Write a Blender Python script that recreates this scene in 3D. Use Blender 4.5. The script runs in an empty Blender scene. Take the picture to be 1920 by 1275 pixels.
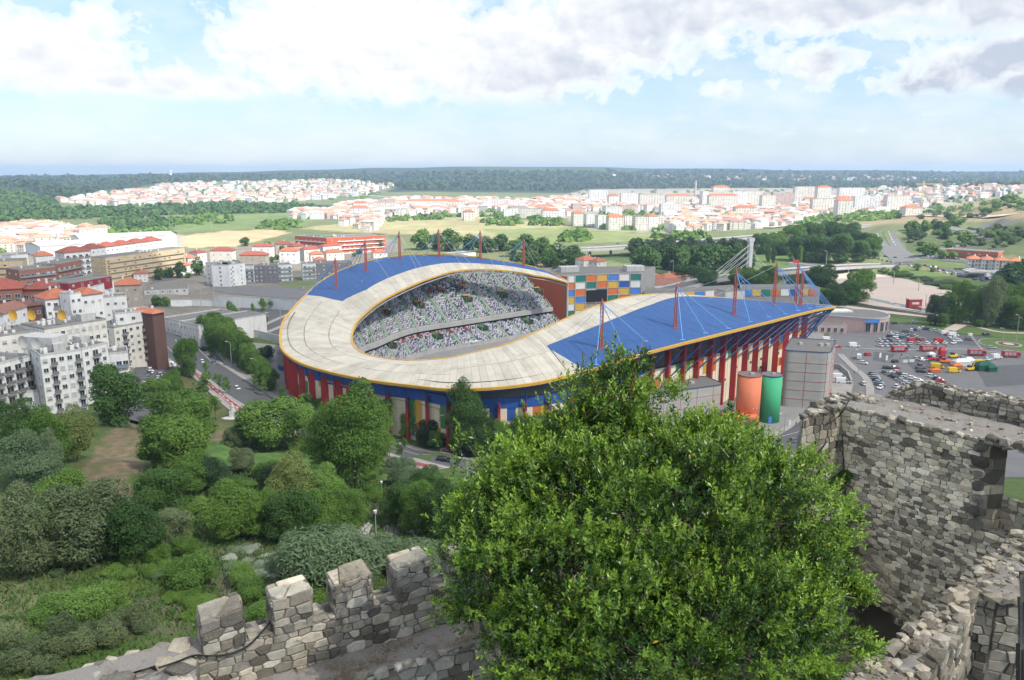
import bpy, bmesh, math, random
import numpy as np
from mathutils import Vector, Matrix
from mathutils.geometry import delaunay_2d_cdt
rnd = random.Random(7)
C = bpy.context.scene.collection
S = bpy.context.scene
R = math.radians
PI = math.pi

# ------------------------------------------------------------ camera, sky, sun, exposure
EYE = 90.0            # the camera stands on the castle keep, 90 m above the stadium plaza
FOC = 1440.0
PITCH = R(12.47)
cam = bpy.data.cameras.new('camera'); camo = bpy.data.objects.new('camera', cam); C.objects.link(camo)
cam.sensor_width = 36; cam.lens = 36*FOC/1920; cam.clip_start = 0.3; cam.clip_end = 40000
camo.location = (0, 0, EYE); camo.rotation_euler = (PI/2-PITCH, 0, 0)
S.camera = camo
S.view_settings.view_transform = 'Standard'; S.view_settings.look = 'None'
S.view_settings.gamma = 1; S.view_settings.use_curve_mapping = False
S.view_settings.exposure = 1.15
S.render.engine = 'CYCLES'
cy = S.cycles
cy.use_denoising = True; cy.max_bounces = 6; cy.diffuse_bounces = 3; cy.glossy_bounces = 2
cy.transmission_bounces = 3; cy.transparent_max_bounces = 6; cy.volume_bounces = 1
cy.use_adaptive_sampling = True; cy.adaptive_threshold = 0.02; cy.caustics_reflective = False; cy.caustics_refractive = False
SUN_EL, SUN_AZ = R(50), math.atan2(0.80, -0.60)      # from behind and right of the camera
sd = bpy.data.lights.new('sun', 'SUN'); sd.energy = 3.6; sd.angle = R(0.53); sd.color = (1, 0.95, 0.88)
so = bpy.data.objects.new('sun', sd); C.objects.link(so)
SUNV = Vector((math.sin(SUN_AZ)*math.cos(SUN_EL), math.cos(SUN_AZ)*math.cos(SUN_EL), math.sin(SUN_EL)))
so.rotation_euler = SUNV.to_track_quat('Z', 'Y').to_euler(); so.location = (0, 0, 300)

# ------------------------------------------------------------ node helper
class NT:
    def __init__(s, tree):
        s.t = tree; s.n = tree.nodes; s.l = tree.links
    def node(s, typ, **kw):
        n = s.n.new(typ)
        for k, v in kw.items():
            if k.startswith('i_'):
                k = k[2:]; k = int(k) if k.isdigit() else k.replace('_', ' ')
                s.set(n.inputs[k], v)
            else: setattr(n, k, v)
        return n
    def set(s, sock, v):
        if hasattr(v, 'is_output') or hasattr(v, 'links'): s.l.new(v, sock)
        else:
            if isinstance(v, tuple) and len(v) == 3 and sock.type == 'RGBA': v = v+(1,)
            sock.default_value = v
    def math(s, op, a, b=None, c=None, clamp=False):
        n = s.n.new('ShaderNodeMath'); n.operation = op; n.use_clamp = clamp
        s.set(n.inputs[0], a)
        if b is not None: s.set(n.inputs[1], b)
        if c is not None: s.set(n.inputs[2], c)
        return n.outputs[0]
    def vmath(s, op, a, b=None):
        n = s.n.new('ShaderNodeVectorMath'); n.operation = op
        s.set(n.inputs[0], a)
        if b is not None: s.set(n.inputs[1], b)
        return n.outputs[0]
    def ramp(s, f, pts, interp='LINEAR'):
        n = s.n.new('ShaderNodeValToRGB'); s.set(n.inputs[0], f); cr = n.color_ramp; cr.interpolation = interp
        while len(cr.elements) < len(pts): cr.elements.new(0.5)
        for e, (p, c) in zip(cr.elements, pts):
            e.position = p
            e.color = (c, c, c, 1) if not isinstance(c, tuple) else c+(1,)
        return n.outputs[0]
    def mix(s, f, a, b, mode='MIX'):
        n = s.n.new('ShaderNodeMix'); n.data_type = 'RGBA'; n.blend_type = mode
        s.set(n.inputs[0], f); s.set(n.inputs[6], a); s.set(n.inputs[7], b)
        return n.outputs[2]
    def noise(s, scale, vec=None, detail=3, rough=0.55, dist=0.0):
        n = s.n.new('ShaderNodeTexNoise'); n.inputs['Scale'].default_value = scale
        n.inputs['Detail'].default_value = detail; n.inputs['Roughness'].default_value = rough; n.inputs['Distortion'].default_value = dist
        if vec is not None: s.l.new(vec, n.inputs['Vector'])
        return n.outputs[0]
    def pos(s): return s.node('ShaderNodeNewGeometry').outputs['Position']
    def objco(s): return s.node('ShaderNodeTexCoord').outputs['Object']
    def scale(s, v, xyz):
        n = s.n.new('ShaderNodeMapping'); s.l.new(v, n.inputs[0]); n.inputs['Scale'].default_value = xyz; return n.outputs[0]
    def rand(s): return s.node('ShaderNodeObjectInfo').outputs['Random']
    def attr(s, name): return s.node('ShaderNodeAttribute', attribute_name=name).outputs['Color']
    def bump(s, h, strength, dist):
        n = s.n.new('ShaderNodeBump'); s.l.new(h, n.inputs['Height']); n.inputs['Strength'].default_value = strength
        n.inputs['Distance'].default_value = dist; return n.outputs[0]

MATS = {}
def material(name, col, rough=0.8, bump=None, metal=0.0, spec=0.3, trans=None, sub=None):
    """col: a colour, or a function of NT giving a colour socket; bump: function of NT giving a normal socket"""
    if name in MATS: return MATS[name]
    m = bpy.data.materials.new(name); m.use_nodes = True; t = NT(m.node_tree)
    b = t.n['Principled BSDF']; out = t.n['Material Output']
    c = col(t) if callable(col) else col
    t.set(b.inputs['Base Color'], c)
    r = rough(t) if callable(rough) else rough
    t.set(b.inputs['Roughness'], r); b.inputs['Metallic'].default_value = metal
    b.inputs['Specular IOR Level'].default_value = spec
    if bump: t.l.new(bump(t), b.inputs['Normal'])
    if trans:
        tr = t.node('ShaderNodeBsdfTranslucent'); t.set(tr.inputs[0], c)
        mx = t.node('ShaderNodeMixShader'); mx.inputs[0].default_value = trans
        t.l.new(b.outputs[0], mx.inputs[1]); t.l.new(tr.outputs[0], mx.inputs[2]); t.l.new(mx.outputs[0], out.inputs[0])
    MATS[name] = m; return m

def weathered(base, amt=0.25, scale=0.5, streak=True, rnd_amt=0.0, dirt=(0.16, 0.15, 0.13)):
    """paint or plaster with grime blotches and vertical run marks"""
    def f(t):
        p = t.pos()
        n1 = t.noise(scale, p, 4, 0.6)
        k = t.ramp(n1, [(0.42, 0.0), (0.75, 1.0)])
        c = t.mix(t.math('MULTIPLY', k, amt), base, dirt)
        if streak:
            n2 = t.noise(1.0, t.scale(p, (1.3, 1.3, 0.12)), 3, 0.6)
            c = t.mix(t.math('MULTIPLY', t.ramp(n2, [(0.5, 0.0), (0.72, 1.0)]), amt*1.2), c, dirt)
        if rnd_amt:
            v = t.math('MULTIPLY_ADD', t.rand(), rnd_amt, 1-rnd_amt/2)
            c = t.mix(1.0, c, t.ramp(v, [(0.0, 0.0), (1.0, 1.0)]), 'MULTIPLY') if False else t.vmath('SCALE', c) if False else _mul(t, c, v)
        return c
    return f
def _mul(t, c, v):
    n = t.n.new('ShaderNodeVectorMath'); n.operation = 'SCALE'; t.l.new(c, n.inputs[0]) if hasattr(c, 'links') else setattr(n.inputs[0], 'default_value', c[:3])
    t.set(n.inputs['Scale'], v); return n.outputs[0]

# ------------------------------------------------------------ mesh builder
class MB:
    def __init__(s): s.v = []; s.f = []; s.m = []; s.c = None
    def add(s, vs, fs, mi=0):
        o = len(s.v); s.v += [tuple(v) for v in vs]
        for f in fs: s.f.append(tuple(o+i for i in f)); s.m.append(mi)
        return s
    def box(s, c, d, rz=0.0, mi=0, z0=None):
        """c centre (or base centre when z0 is given), d full sizes"""
        x, y, z = d[0]/2, d[1]/2, d[2]/2
        cx, cy = c[0], c[1]; cz = c[2] if z0 is None else z0+z
        ca, sa = math.cos(rz), math.sin(rz); vs = []
        for k in (-z, z):
            for i, j in ((-x, -y), (x, -y), (x, y), (-x, y)): vs.append((cx+i*ca-j*sa, cy+i*sa+j*ca, cz+k))
        return s.add(vs, [(3, 2, 1, 0), (4, 5, 6, 7), (0, 1, 5, 4), (1, 2, 6, 5), (2, 3, 7, 6), (3, 0, 4, 7)], mi)
    def prism(s, poly, z0, z1, mi=0, mtop=None):
        n = len(poly); a = sum(poly[i][0]*poly[(i+1) % n][1]-poly[(i+1) % n][0]*poly[i][1] for i in range(n))
        if a < 0: poly = poly[::-1]
        zb = z0 if callable(z0) else (lambda x, y: z0)
        zt = z1 if callable(z1) else (lambda x, y: z1)
        vs = [(p[0], p[1], zb(*p[:2])) for p in poly]+[(p[0], p[1], zt(*p[:2])) for p in poly]
        s.add(vs, [tuple(range(n-1, -1, -1))]+[(i, (i+1) % n, n+(i+1) % n, n+i) for i in range(n)], mi)
        o = len(s.v)-2*n; s.f.append(tuple(range(o+n, o+2*n))); s.m.append(mi if mtop is None else mtop)
        return s
    def tube(s, pts, r, n=6, mi=0, caps=True):
        pts = [Vector(p) for p in pts]; rs = r if isinstance(r, (list, tuple)) else [r]*len(pts); vs = []
        for i, p in enumerate(pts):
            d = (pts[min(i+1, len(pts)-1)]-pts[max(i-1, 0)])
            d = d.normalized() if d.length > 1e-9 else Vector((0, 0, 1))
            a = d.cross(Vector((0, 0, 1)));  a = a.normalized() if a.length > 1e-3 else Vector((1, 0, 0)); b = d.cross(a)
            for k in range(n):
                t = 2*PI*k/n+PI/4; vs.append(p+a*(math.cos(t)*rs[i])+b*(math.sin(t)*rs[i]))
        fs = [(i*n+k, (i+1)*n+k, (i+1)*n+(k+1) % n, i*n+(k+1) % n) for i in range(len(pts)-1) for k in range(n)]
        if caps: fs += [tuple(range(n)), tuple(range(len(vs)-1, len(vs)-n-1, -1))]
        return s.add(vs, fs, mi)
    def cyl(s, c, r, h, n=16, mi=0, mtop=None, r2=None):
        r2 = r if r2 is None else r2
        vs = [(c[0]+rr*math.cos(2*PI*k/n), c[1]+rr*math.sin(2*PI*k/n), c[2]+z) for z, rr in ((0, r), (h, r2)) for k in range(n)]
        s.add(vs, [(k, (k+1) % n, n+(k+1) % n, n+k) for k in range(n)]+[tuple(range(n-1, -1, -1))], mi)
        o = len(s.v)-2*n; s.f.append(tuple(range(o+n, o+2*n))); s.m.append(mi if mtop is None else mtop); return s
    def mesh(s, name, mats, smooth=False, col=None):
        me = bpy.data.meshes.new(name)
        me.from_pydata(s.v, [], s.f)
        for m in (mats if isinstance(mats, (list, tuple)) else [mats]): me.materials.append(m)
        if any(s.m): me.polygons.foreach_set('material_index', s.m)
        if smooth: me.polygons.foreach_set('use_smooth', [True]*len(s.f))
        me.update(); return me
    def build(s, name, mats, parent=None, smooth=False, **props):
        if parent is not None and not any(s_ for s_ in (0,)):
            o = root_of(parent).location
            if o.length > 0: s.v = [(x-o.x, y-o.y, z-o.z) for x, y, z in s.v]
        return link(name, s.mesh(name, mats, smooth), parent, **props)
def root_of(o):
    while o.parent: o = o.parent
    return o
def link(name, me, parent=None, **props):
    o = bpy.data.objects.new(name, me); C.objects.link(o)
    if parent: o.parent = parent
    for k, v in props.items(): o[k] = v
    return o
def thing(name, label, cat, loc=(0, 0, 0), rz=0, group=None):
    o = bpy.data.objects.new(name, None); C.objects.link(o); o.empty_display_size = 0.3
    o.location = loc; o.rotation_euler = (0, 0, rz); o['label'] = label; o['category'] = cat
    if group: o['group'] = group
    return o
def tag(o, label, cat, group=None):
    o['label'] = label; o['category'] = cat
    if group: o['group'] = group
    return o
def kids(o): return KIDS.get(o.name, o.children)
KIDS = {}
def dup(o, loc=None, rz=None, sc=None, label=None, group=None, parent=None, swap=None):
    """a copy of a thing with copies of its parts and sub-parts; swap maps a part's material"""
    c = o.copy(); C.objects.link(c)
    if parent is not None: c.parent = parent
    if loc is not None: c.location = loc
    if rz is not None: c.rotation_euler = (0, 0, rz)
    if sc is not None: c.scale = sc if isinstance(sc, tuple) else (sc, sc, sc)
    if label: c['label'] = label
    if group: c['group'] = group
    if o.name not in KIDS: KIDS[o.name] = list(o.children)
    for ch in KIDS[o.name]: dup(ch, parent=c)
    return c

# ------------------------------------------------------------ lines of sight: a place seen in the survey photograph, given its height or distance
def ray(px, py):
    x = (px-960)/FOC; y = (637.5-py)/FOC
    return (x, math.cos(PITCH)+y*math.sin(PITCH), -math.sin(PITCH)+y*math.cos(PITCH))
def at(px, py, z):
    d = ray(px, py); t = (z-EYE)/d[2]; return Vector((d[0]*t, d[1]*t, z))
def atD(px, py, D):
    d = ray(px, py); t = D/d[1]; return Vector((d[0]*t, D, EYE+d[2]*t))
def proj(v):
    x, y, z = v[0], v[1], v[2]-EYE
    zc = y*math.cos(PITCH)-z*math.sin(PITCH); yc = y*math.sin(PITCH)+z*math.cos(PITCH)
    return 960+FOC*x/zc, 637.5-FOC*yc/zc
# ------------------------------------------------------------ terrain heights (controls: px, py, distance) in polar form
_ctl = []
def cD(px, py, D): v = atD(px, py, D); _ctl.append((px, math.log(D), v.z))
def cz(px, D, z): _ctl.append((px, math.log(D), z))
def cP(px, py, z): v = at(px, py, z); _ctl.append((px, math.log(max(v.y, 1)), z))
for px in (-600, -200, 100, 300, 600):
    for D, z in ((12, 70), (22, 69), (40, 57.5), (56, 50.5), (80, 43), (110, 35.5)): cz(px, D, z)
for px in (900, 1300, 1700, 2100, 2600):
    for D, z in ((12, 68), (24, 68), (36, 66), (50, 58), (80, 43), (120, 27), (170, 12), (215, 3)): cz(px, D, z)
for px, D, z in ((-600, 150, 34), (-200, 150, 33), (60, 150, 31), (200, 150, 28), (330, 150, 27), (450, 150, 25), (600, 150, 24), (760, 150, 23),
                 (-200, 190, 27), (60, 190, 25), (230, 185, 22.5), (380, 190, 18), (520, 190, 15), (700, 190, 12.5), (850, 190, 12),
                 (-200, 230, 23), (40, 225, 21), (170, 225, 20), (300, 230, 14), (430, 230, 9), (520, 222, 7.5), (650, 215, 8), (800, 210, 8),
                 (-200, 300, 18), (60, 290, 17), (200, 290, 14), (300, 290, 9), (380, 280, 4), (450, 270, 3), (520, 250, 4.5), (600, 238, 5), (700, 226, 5.6), (830, 218, 5.6), (950, 214, 5.4), (1100, 214, 4.6), (1300, 240, 1.5),
                 (60, 400, 12), (200, 400, 8), (330, 400, 4), (-300, 400, 14), (60, 520, 6), (-300, 520, 8), (250, 520, 3)): cz(px, D, z)
for px, D in ((480, 300), (560, 262), (600, 255), (700, 242), (780, 236), (880, 233), (980, 231), (1100, 233), (1250, 262), (1450, 255), (1600, 250), (1900, 260), (2300, 260),
              (400, 380), (600, 400), (800, 300), (1000, 300), (1200, 330), (1400, 330), (1700, 330), (2100, 350), (400, 500), (700, 520), (1000, 500), (1300, 500), (1600, 500), (1900, 500), (2400, 550)): cz(px, D, 0)
for px in range(-1200, 3200, 300):
    for D in (700, 1000, 1350, 1800): cz(px, D, 0 if px < 1600 or D > 1400 else 4)
# left: wooded hill, then the town climbing the slope behind the fields
for px, py, D in ((-600, 350, 2000), (-200, 352, 2000), (30, 362, 1950), (90, 380, 1850), (60, 342, 2900), (-300, 340, 2900)): cD(px, py, D)
for px, py, D in ((120, 392, 2000), (200, 386, 2100), (380, 382, 2200), (250, 360, 3000), (120, 365, 3000), (330, 340, 4000), (320, 331, 4600), (420, 352, 3400), (550, 375, 2500), (600, 352, 3300), (520, 336, 4400), (680, 360, 3000), (740, 345, 3600)): cD(px, py, D)
for px, py in ((-1200, 330), (-600, 331), (0, 331), (100, 329), (250, 327), (400, 323), (600, 320), (640, 317), (700, 314.5), (900, 312.5), (1060, 313), (1300, 316), (1600, 319), (1920, 321), (2400, 322), (3200, 322)):
    cD(px, py, 6200); cD(px, py+5, 9500); cD(px, py+6, 13500)
for px, py, D in ((800, 345, 3800), (900, 357, 3300), (1000, 356, 3400), (1200, 352, 3600), (1500, 350, 3700), (1800, 346, 3900), (2400, 346, 3900), (900, 326, 4800), (1200, 330, 4800), (1500, 335, 4900), (1900, 333, 5200)): cD(px, py, D)
# right: rocky slope above the highway, the town plateau behind
for px, py, D in ((1920, 362, 1300), (2100, 350, 1250), (2500, 345, 1250), (1840, 378, 1350), (1740, 400, 1300), (1640, 409, 1300), (1920, 402, 1000), (1760, 416, 1000), (1980, 400, 900), (1560, 398, 1800), (1500, 382, 2200), (1700, 370, 2200), (1900, 350, 2400), (1400, 376, 2500), (1600, 362, 2800), (1800, 350, 3000), (1250, 372, 2600), (1100, 372, 2600)): cD(px, py, D)
for px, D, z in ((1920, 640, 8), (1800, 640, 4), (1920, 760, 14), (1800, 780, 8), (1650, 760, 2), (2100, 700, 14)): cz(px, D, z)
_ct = np.array(_ctl)
NA, ND = 300, 330
A0, A1 = -1500.0, 3400.0
L0, L1 = math.log(9.0), math.log(14500.0)
def _field(px, L):
    cx = _ct[:, 0]/170.0; cl = _ct[:, 1]*5.5
    d2 = (px[..., None]/170.0-cx)**2+(L[..., None]*5.5-cl)**2
    w = 1.0/(d2+0.06)**2.2
    return (w*_ct[:, 2]).sum(-1)/w.sum(-1)
_pxs = np.linspace(A0, A1, NA); _Ls = np.linspace(L0, L1, ND)
HG = _field(*np.meshgrid(_pxs, _Ls, indexing='ij'))      # [NA, ND]
def _px_of(x, y): return 960+FOC*x/(y*0.9764+18.0)
def _hash(i): return (math.sin(i*127.1)*43758.5453) % 1.0
def h(x, y):
    y = max(y, 9.5)
    a = (_px_of(x, y)-A0)/(A1-A0)*(NA-1); l = (math.log(y)-L0)/(L1-L0)*(ND-1)
    a = min(max(a, 0), NA-1.001); l = min(max(l, 0), ND-1.001)
    i, j = int(a), int(l); u, v = a-i, l-j
    return (HG[i, j]*(1-u)+HG[i+1, j]*u)*(1-v)+(HG[i, j+1]*(1-u)+HG[i+1, j+1]*u)*v
def gp(px, py):
    """the ground point seen at this place of the survey photograph"""
    d = ray(px, py); t = 14.0; last = t
    while t < 16000:
        x, y, z = d[0]*t, d[1]*t, EYE+d[2]*t
        if y > 20 and z < h(x, y): break
        last = t; t *= 1.012
    lo, hi = last, t
    for _ in range(14):
        m = (lo+hi)/2
        if EYE+d[2]*m < h(d[0]*m, d[1]*m): hi = m
        else: lo = m
    return Vector((d[0]*hi, d[1]*hi, h(d[0]*hi, d[1]*hi)))
def inpoly(px, py, poly):
    c = False; n = len(poly); j = n-1
    for i in range(n):
        if (poly[i][1] > py) != (poly[j][1] > py) and px < (poly[j][0]-poly[i][0])*(py-poly[i][1])/(poly[j][1]-poly[i][1])+poly[i][0]: c = not c
        j = i
    return c
def G2(pts): return [gp(*p) for p in pts]
def drape(poly, step, off):
    """triangulated sheet laid on the ground, poly in world xy"""
    pts = []; n = len(poly)
    for i in range(n):
        a, b = Vector(poly[i][:2]), Vector(poly[(i+1) % n][:2]); k = max(1, int((b-a).length/step))
        for q in range(k): pts.append(a.lerp(b, q/k))
    nb = len(pts); edges = [(i, (i+1) % nb) for i in range(nb)]
    xs = [p.x for p in pts]; ys = [p.y for p in pts]; P2 = [(p.x, p.y) for p in pts]
    x = min(xs)+step*0.5
    while x < max(xs):
        y = min(ys)+step*0.5
        while y < max(ys):
            if inpoly(x, y, P2): pts.append(Vector((x, y)))
            y += step
        x += step
    vs, _, fs, *_ = delaunay_2d_cdt(pts, edges, [], 1, 1e-4)
    fo = []
    for f in fs:
        cx = sum(vs[i].x for i in f)/len(f); cy_ = sum(vs[i].y for i in f)/len(f)
        if inpoly(cx, cy_, P2): fo.append(tuple(f))
    return [(v.x, v.y, h(v.x, v.y)+off) for v in vs], fo
def sheet(name, poly, mat, step=6.0, off=0.1, **props):
    v, f = drape(poly, step, off); mb = MB().add(v, f)
    return mb.build(name, mat, None, **(props or {'kind': 'structure'}))
def ribbon(path, w0, w1=None):
    """polygon outline of a strip along a path, w0 to the left, w1 to the right"""
    w1 = -w0 if w1 is None else w1; L = []; Rr = []
    for i, p in enumerate(path):
        a = Vector(path[max(i-1, 0)][:2]); b = Vector(path[min(i+1, len(path)-1)][:2]); d = (b-a).normalized(); n = Vector((-d.y, d.x))
        q = Vector(p[:2]); L.append(q+n*w0); Rr.append(q+n*w1)
    return L, Rr
def smooth(path, k=4):
    """Catmull-Rom through the points"""
    P = [Vector(p) for p in path]; out = []
    for i in range(len(P)-1):
        a, b, c, d = P[max(i-1, 0)], P[i], P[i+1], P[min(i+2, len(P)-1)]
        for q in range(k):
            t = q/k; out.append(0.5*((2*b)+(c-a)*t+(2*a-5*b+4*c-d)*t*t+(3*b-3*c+d-a)*t**3))
    out.append(P[-1]); return out
def strip(name, path, w0, w1, mat, off=0.1, thick=0.0, zf=None, parent=None, **props):
    L, Rr = ribbon(path, w0, w1); zf = zf or (lambda x, y, i: h(x, y)); mb = MB(); vs = []; n = len(L)
    for i in range(n):
        a, b = L[i], Rr[i]
        vs += [(a.x, a.y, zf(a.x, a.y, i)+off), (b.x, b.y, zf(b.x, b.y, i)+off)]
        if thick: vs += [(a.x, a.y, zf(a.x, a.y, i)+off-thick), (b.x, b.y, zf(b.x, b.y, i)+off-thick)]
    k = 4 if thick else 2; fs = []
    for i in range(n-1):
        o, p = i*k, i*k+k; fs.append((o, o+1, p+1, p))
        if thick: fs += [(o+2, o, p, p+2), (o+1, o+3, p+3, p+1), (o+3, o+2, p+2, p+3)]
    if thick: fs += [(0, 2, 3, 1), (n*4-4, n*4-3, n*4-1, n*4-2)]
    mb.add(vs, fs); return mb.build(name, mat, parent, **(props or {'kind': 'structure'}))
# ------------------------------------------------------------ sky
W = bpy.data.worlds.new('World'); S.world = W; W.use_nodes = True
t = NT(W.node_tree); bg = t.n['Background']
sky = t.node('ShaderNodeTexSky', sky_type='NISHITA'); sky.sun_disc = False; sky.sun_elevation = SUN_EL; sky.sun_rotation = SUN_AZ
sky.air_density = 1.0; sky.dust_density = 0.6; sky.ozone_density = 1.2; sky.altitude = 100
dirv = t.vmath('NORMALIZE', t.node('ShaderNodeTexCoord').outputs['Generated'])
sx = t.node('ShaderNodeSeparateXYZ'); t.l.new(dirv, sx.inputs[0])
az = t.math('MULTIPLY', t.math('ARCTAN2', sx.outputs[0], sx.outputs[1]), 57.29578)
el = t.math('MULTIPLY', t.math('ARCSINE', sx.outputs[2]), 57.29578)
cx_ = t.node('ShaderNodeCombineXYZ'); t.set(cx_.inputs[0], az); t.set(cx_.inputs[1], el)
ae = cx_.outputs[0]
# clouds: (azimuth, elevation, half width, half height, strength) in degrees
def deg(px, py): return math.degrees(math.atan((px-960)/FOC)), math.degrees(math.atan((637.5-py)/FOC))-math.degrees(PITCH)
BL = [(60, 130, 230, 75, 1.1), (215, 100, 85, 80, 0.8), (330, 172, 330, 34, 0.9), (540, 95, 130, 85, 1.1), (700, 70, 260, 130, 1.2), (950, 110, 290, 95, 1.2),
      (1150, 40, 260, 110, 1.1), (1500, 20, 420, 62, 1.2), (1850, 30, 240, 90, 1.1), (1500, 130, 120, 55, 0.75), (1330, 175, 60, 30, 0.62),
      (1680, 175, 95, 34, 0.75), (1850, 150, 170, 80, 0.95), (1850, 215, 120, 25, 0.5), (600, 20, 120, 22, 0.3), (900, 130, 220, 60, 0.7)]
fld = None
wob = t.noise(0.16, ae, 2, 0.5)
for bx, by, bw, bh, st in BL:
    a, e = deg(bx, by); aw = math.degrees(bw/FOC); eh = math.degrees(bh/FOC)
    q = t.vmath('MULTIPLY', t.vmath('SUBTRACT', ae, (a, e, 0)), (1/aw, 1/eh, 0))
    ln = t.n.new('ShaderNodeVectorMath'); ln.operation = 'LENGTH'; t.l.new(q, ln.inputs[0])
    g = t.math('MULTIPLY', t.math('SUBTRACT', 1.25, ln.outputs['Value'], clamp=True), st)
    fld = g if fld is None else t.math('SMOOTH_MAX', fld, g, 0.25)
# outside the frame the same broken cumulus goes on
rest = t.noise(0.045, t.scale(ae, (1, 2.2, 1)), 3, 0.5)
inaz = t.math('LESS_THAN', t.math('ABSOLUTE', az), 40); inel = t.math('LESS_THAN', el, 14)
out_ = t.math('SUBTRACT', 1, t.math('MULTIPLY', inaz, inel))
restf = t.math('MULTIPLY', t.ramp(rest, [(0.40, 0.0), (0.62, 1.0)]), out_)
fld = t.math('MAXIMUM', fld, restf)
n_big = t.noise(0.55, t.scale(ae, (1, 1.25, 1)), 7, 0.56, 0.3)
n_off = t.noise(0.55, t.vmath('ADD', t.scale(ae, (1, 1.25, 1)), (0.25, 0.4, 0.0)), 7, 0.56, 0.3)
f2 = t.math('ADD', fld, t.math('MULTIPLY', t.math('SUBTRACT', n_big, 0.5), 1.5))
mask = t.ramp(f2, [(0.32, 0.0), (0.48, 0.55), (0.80, 1.0)], 'EASE')
basee = t.math('ADD', el, t.math('MULTIPLY', t.math('SUBTRACT', wob, 0.5), 1.6))
floor_ = t.ramp(t.math('MULTIPLY', basee, 0.1), [(0.395, 0.0), (0.52, 1.0)])
mask = t.math('MULTIPLY', mask, floor_)
# thin low puffs and haze banks near the horizon
low = t.math('MULTIPLY', t.ramp(t.noise(0.3, t.scale(ae, (1, 3.0, 1)), 6, 0.6), [(0.52, 0.0), (0.72, 0.5)]), t.ramp(t.math('MULTIPLY', el, 0.1), [(0.08, 0.0), (0.2, 1.0), (0.34, 1.0), (0.42, 0.0)]))
mask = t.math('MAXIMUM', mask, low)
veil = t.ramp(t.noise(0.12, t.scale(ae, (1, 2.5, 1)), 5, 0.6), [(0.42, 0.0), (0.72, 0.5)])
mask = t.math('MAXIMUM', mask, veil)
# light and shade in the clouds: bases and the right hand bank greyer
r1 = t.noise(0.26, t.scale(ae, (1, 1.5, 1)), 4, 0.5, 0.2); r2 = t.noise(0.26, t.vmath('ADD', t.scale(ae, (1, 1.5, 1)), (0.5, 0.9, 0.0)), 4, 0.5, 0.2)
relief = t.math('ADD', t.math('MULTIPLY', t.math('SUBTRACT', r2, r1), 1.5), t.math('MULTIPLY', t.math('SUBTRACT', n_off, n_big), 0.7))
thick = t.ramp(f2, [(0.5, 0.0), (1.6, 1.0)])
right = t.ramp(t.math('MULTIPLY_ADD', az, 0.0125, 0.5), [(0.42, 0.0), (0.62, 0.8), (0.85, 1.0)])
based = t.ramp(t.math('MULTIPLY', el, 0.01), [(0.042, 1.0), (0.062, 0.55), (0.095, 0.2), (0.13, 0.15), (0.6, 0.3)])
dark = t.math('ADD', t.math('MULTIPLY', t.math('MULTIPLY', thick, t.math('MULTIPLY_ADD', right, 0.55, 0.62)), based), t.math('MULTIPLY', right, t.math('MULTIPLY', thick, 0.55)))
dark = t.math('SUBTRACT', t.math('ADD', dark, relief), 0.1, clamp=True)
ccol = t.mix(dark, (5.0, 5.05, 5.1), (2.75, 3.05, 3.6))
blue = t.mix(t.ramp(t.math('MULTIPLY', el, 0.05), [(0.0, 0.62), (0.35, 0.5), (0.7, 0.18)]), sky.outputs[0], (1.95, 2.65, 3.7))
fin = t.mix(mask, blue, ccol)
t.set(bg.inputs[0], fin); bg.inputs[1].default_value = 0.1
W.cycles.sampling_method = 'MANUAL'; W.cycles.sample_map_resolution = 1024

# ------------------------------------------------------------ the cloud added overhead, out of view, to keep the near side of the valley in shade
def shade_cloud():
    r_ = random.Random(5); Hc = 820.0
    c = Vector((0, 195, 0))+Vector((SUNV.x, SUNV.y, 0))*(Hc/SUNV.z); ph = [r_.uniform(0, 6.28) for _ in range(8)]
    rings, seg = 10, 64; vs = [(c.x, c.y, Hc+90)]; fs = []
    def rad(a): return 1+0.10*math.sin(2*a+ph[0])+0.09*math.sin(3*a+ph[1])+0.06*math.sin(5*a+ph[2])+0.05*math.sin(9*a+ph[3])+0.03*math.sin(17*a+ph[4])
    for k in range(1, 2*rings):
        s = math.sin(PI*k/(2*rings)); zc = math.cos(PI*k/(2*rings))
        for q in range(seg):
            a = 2*PI*q/seg; rr = rad(a)*s
            z = (95 if zc > 0 else 30)*zc*(1+0.5*math.sin(a*5+k)*s)
            vs.append((c.x+760*rr*math.cos(a), c.y+490*rr*math.sin(a), Hc+z))
    vs.append((c.x, c.y, Hc-30)); n = 2*rings-1
    fs += [(0, 1+q, 1+(q+1) % seg) for q in range(seg)]
    for k in range(n-1): fs += [(1+k*seg+q, 1+(k+1)*seg+q, 1+(k+1)*seg+(q+1) % seg, 1+k*seg+(q+1) % seg) for q in range(seg)]
    e = len(vs)-1; fs += [(e, 1+(n-1)*seg+(q+1) % seg, 1+(n-1)*seg+q) for q in range(seg)]
    m = bpy.data.materials.new('unseen_cloud'); m.use_nodes = True; t = NT(m.node_tree); o = t.n['Material Output']; t.n.remove(t.n['Principled BSDF'])
    tr = t.node('ShaderNodeBsdfTranslucent'); tr.inputs[0].default_value = (.95, .95, .95, 1)
    tp = t.node('ShaderNodeBsdfTransparent'); mx = t.node('ShaderNodeMixShader'); mx.inputs[0].default_value = CLOUD_LEAK
    t.l.new(tr.outputs[0], mx.inputs[1]); t.l.new(tp.outputs[0], mx.inputs[2]); t.l.new(mx.outputs[0], o.inputs[0])
    MB().add(vs, fs).build('unseen_cloud', m, None, True, kind='structure')
CLOUD_LEAK = 0.62
shade_cloud()
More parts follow.
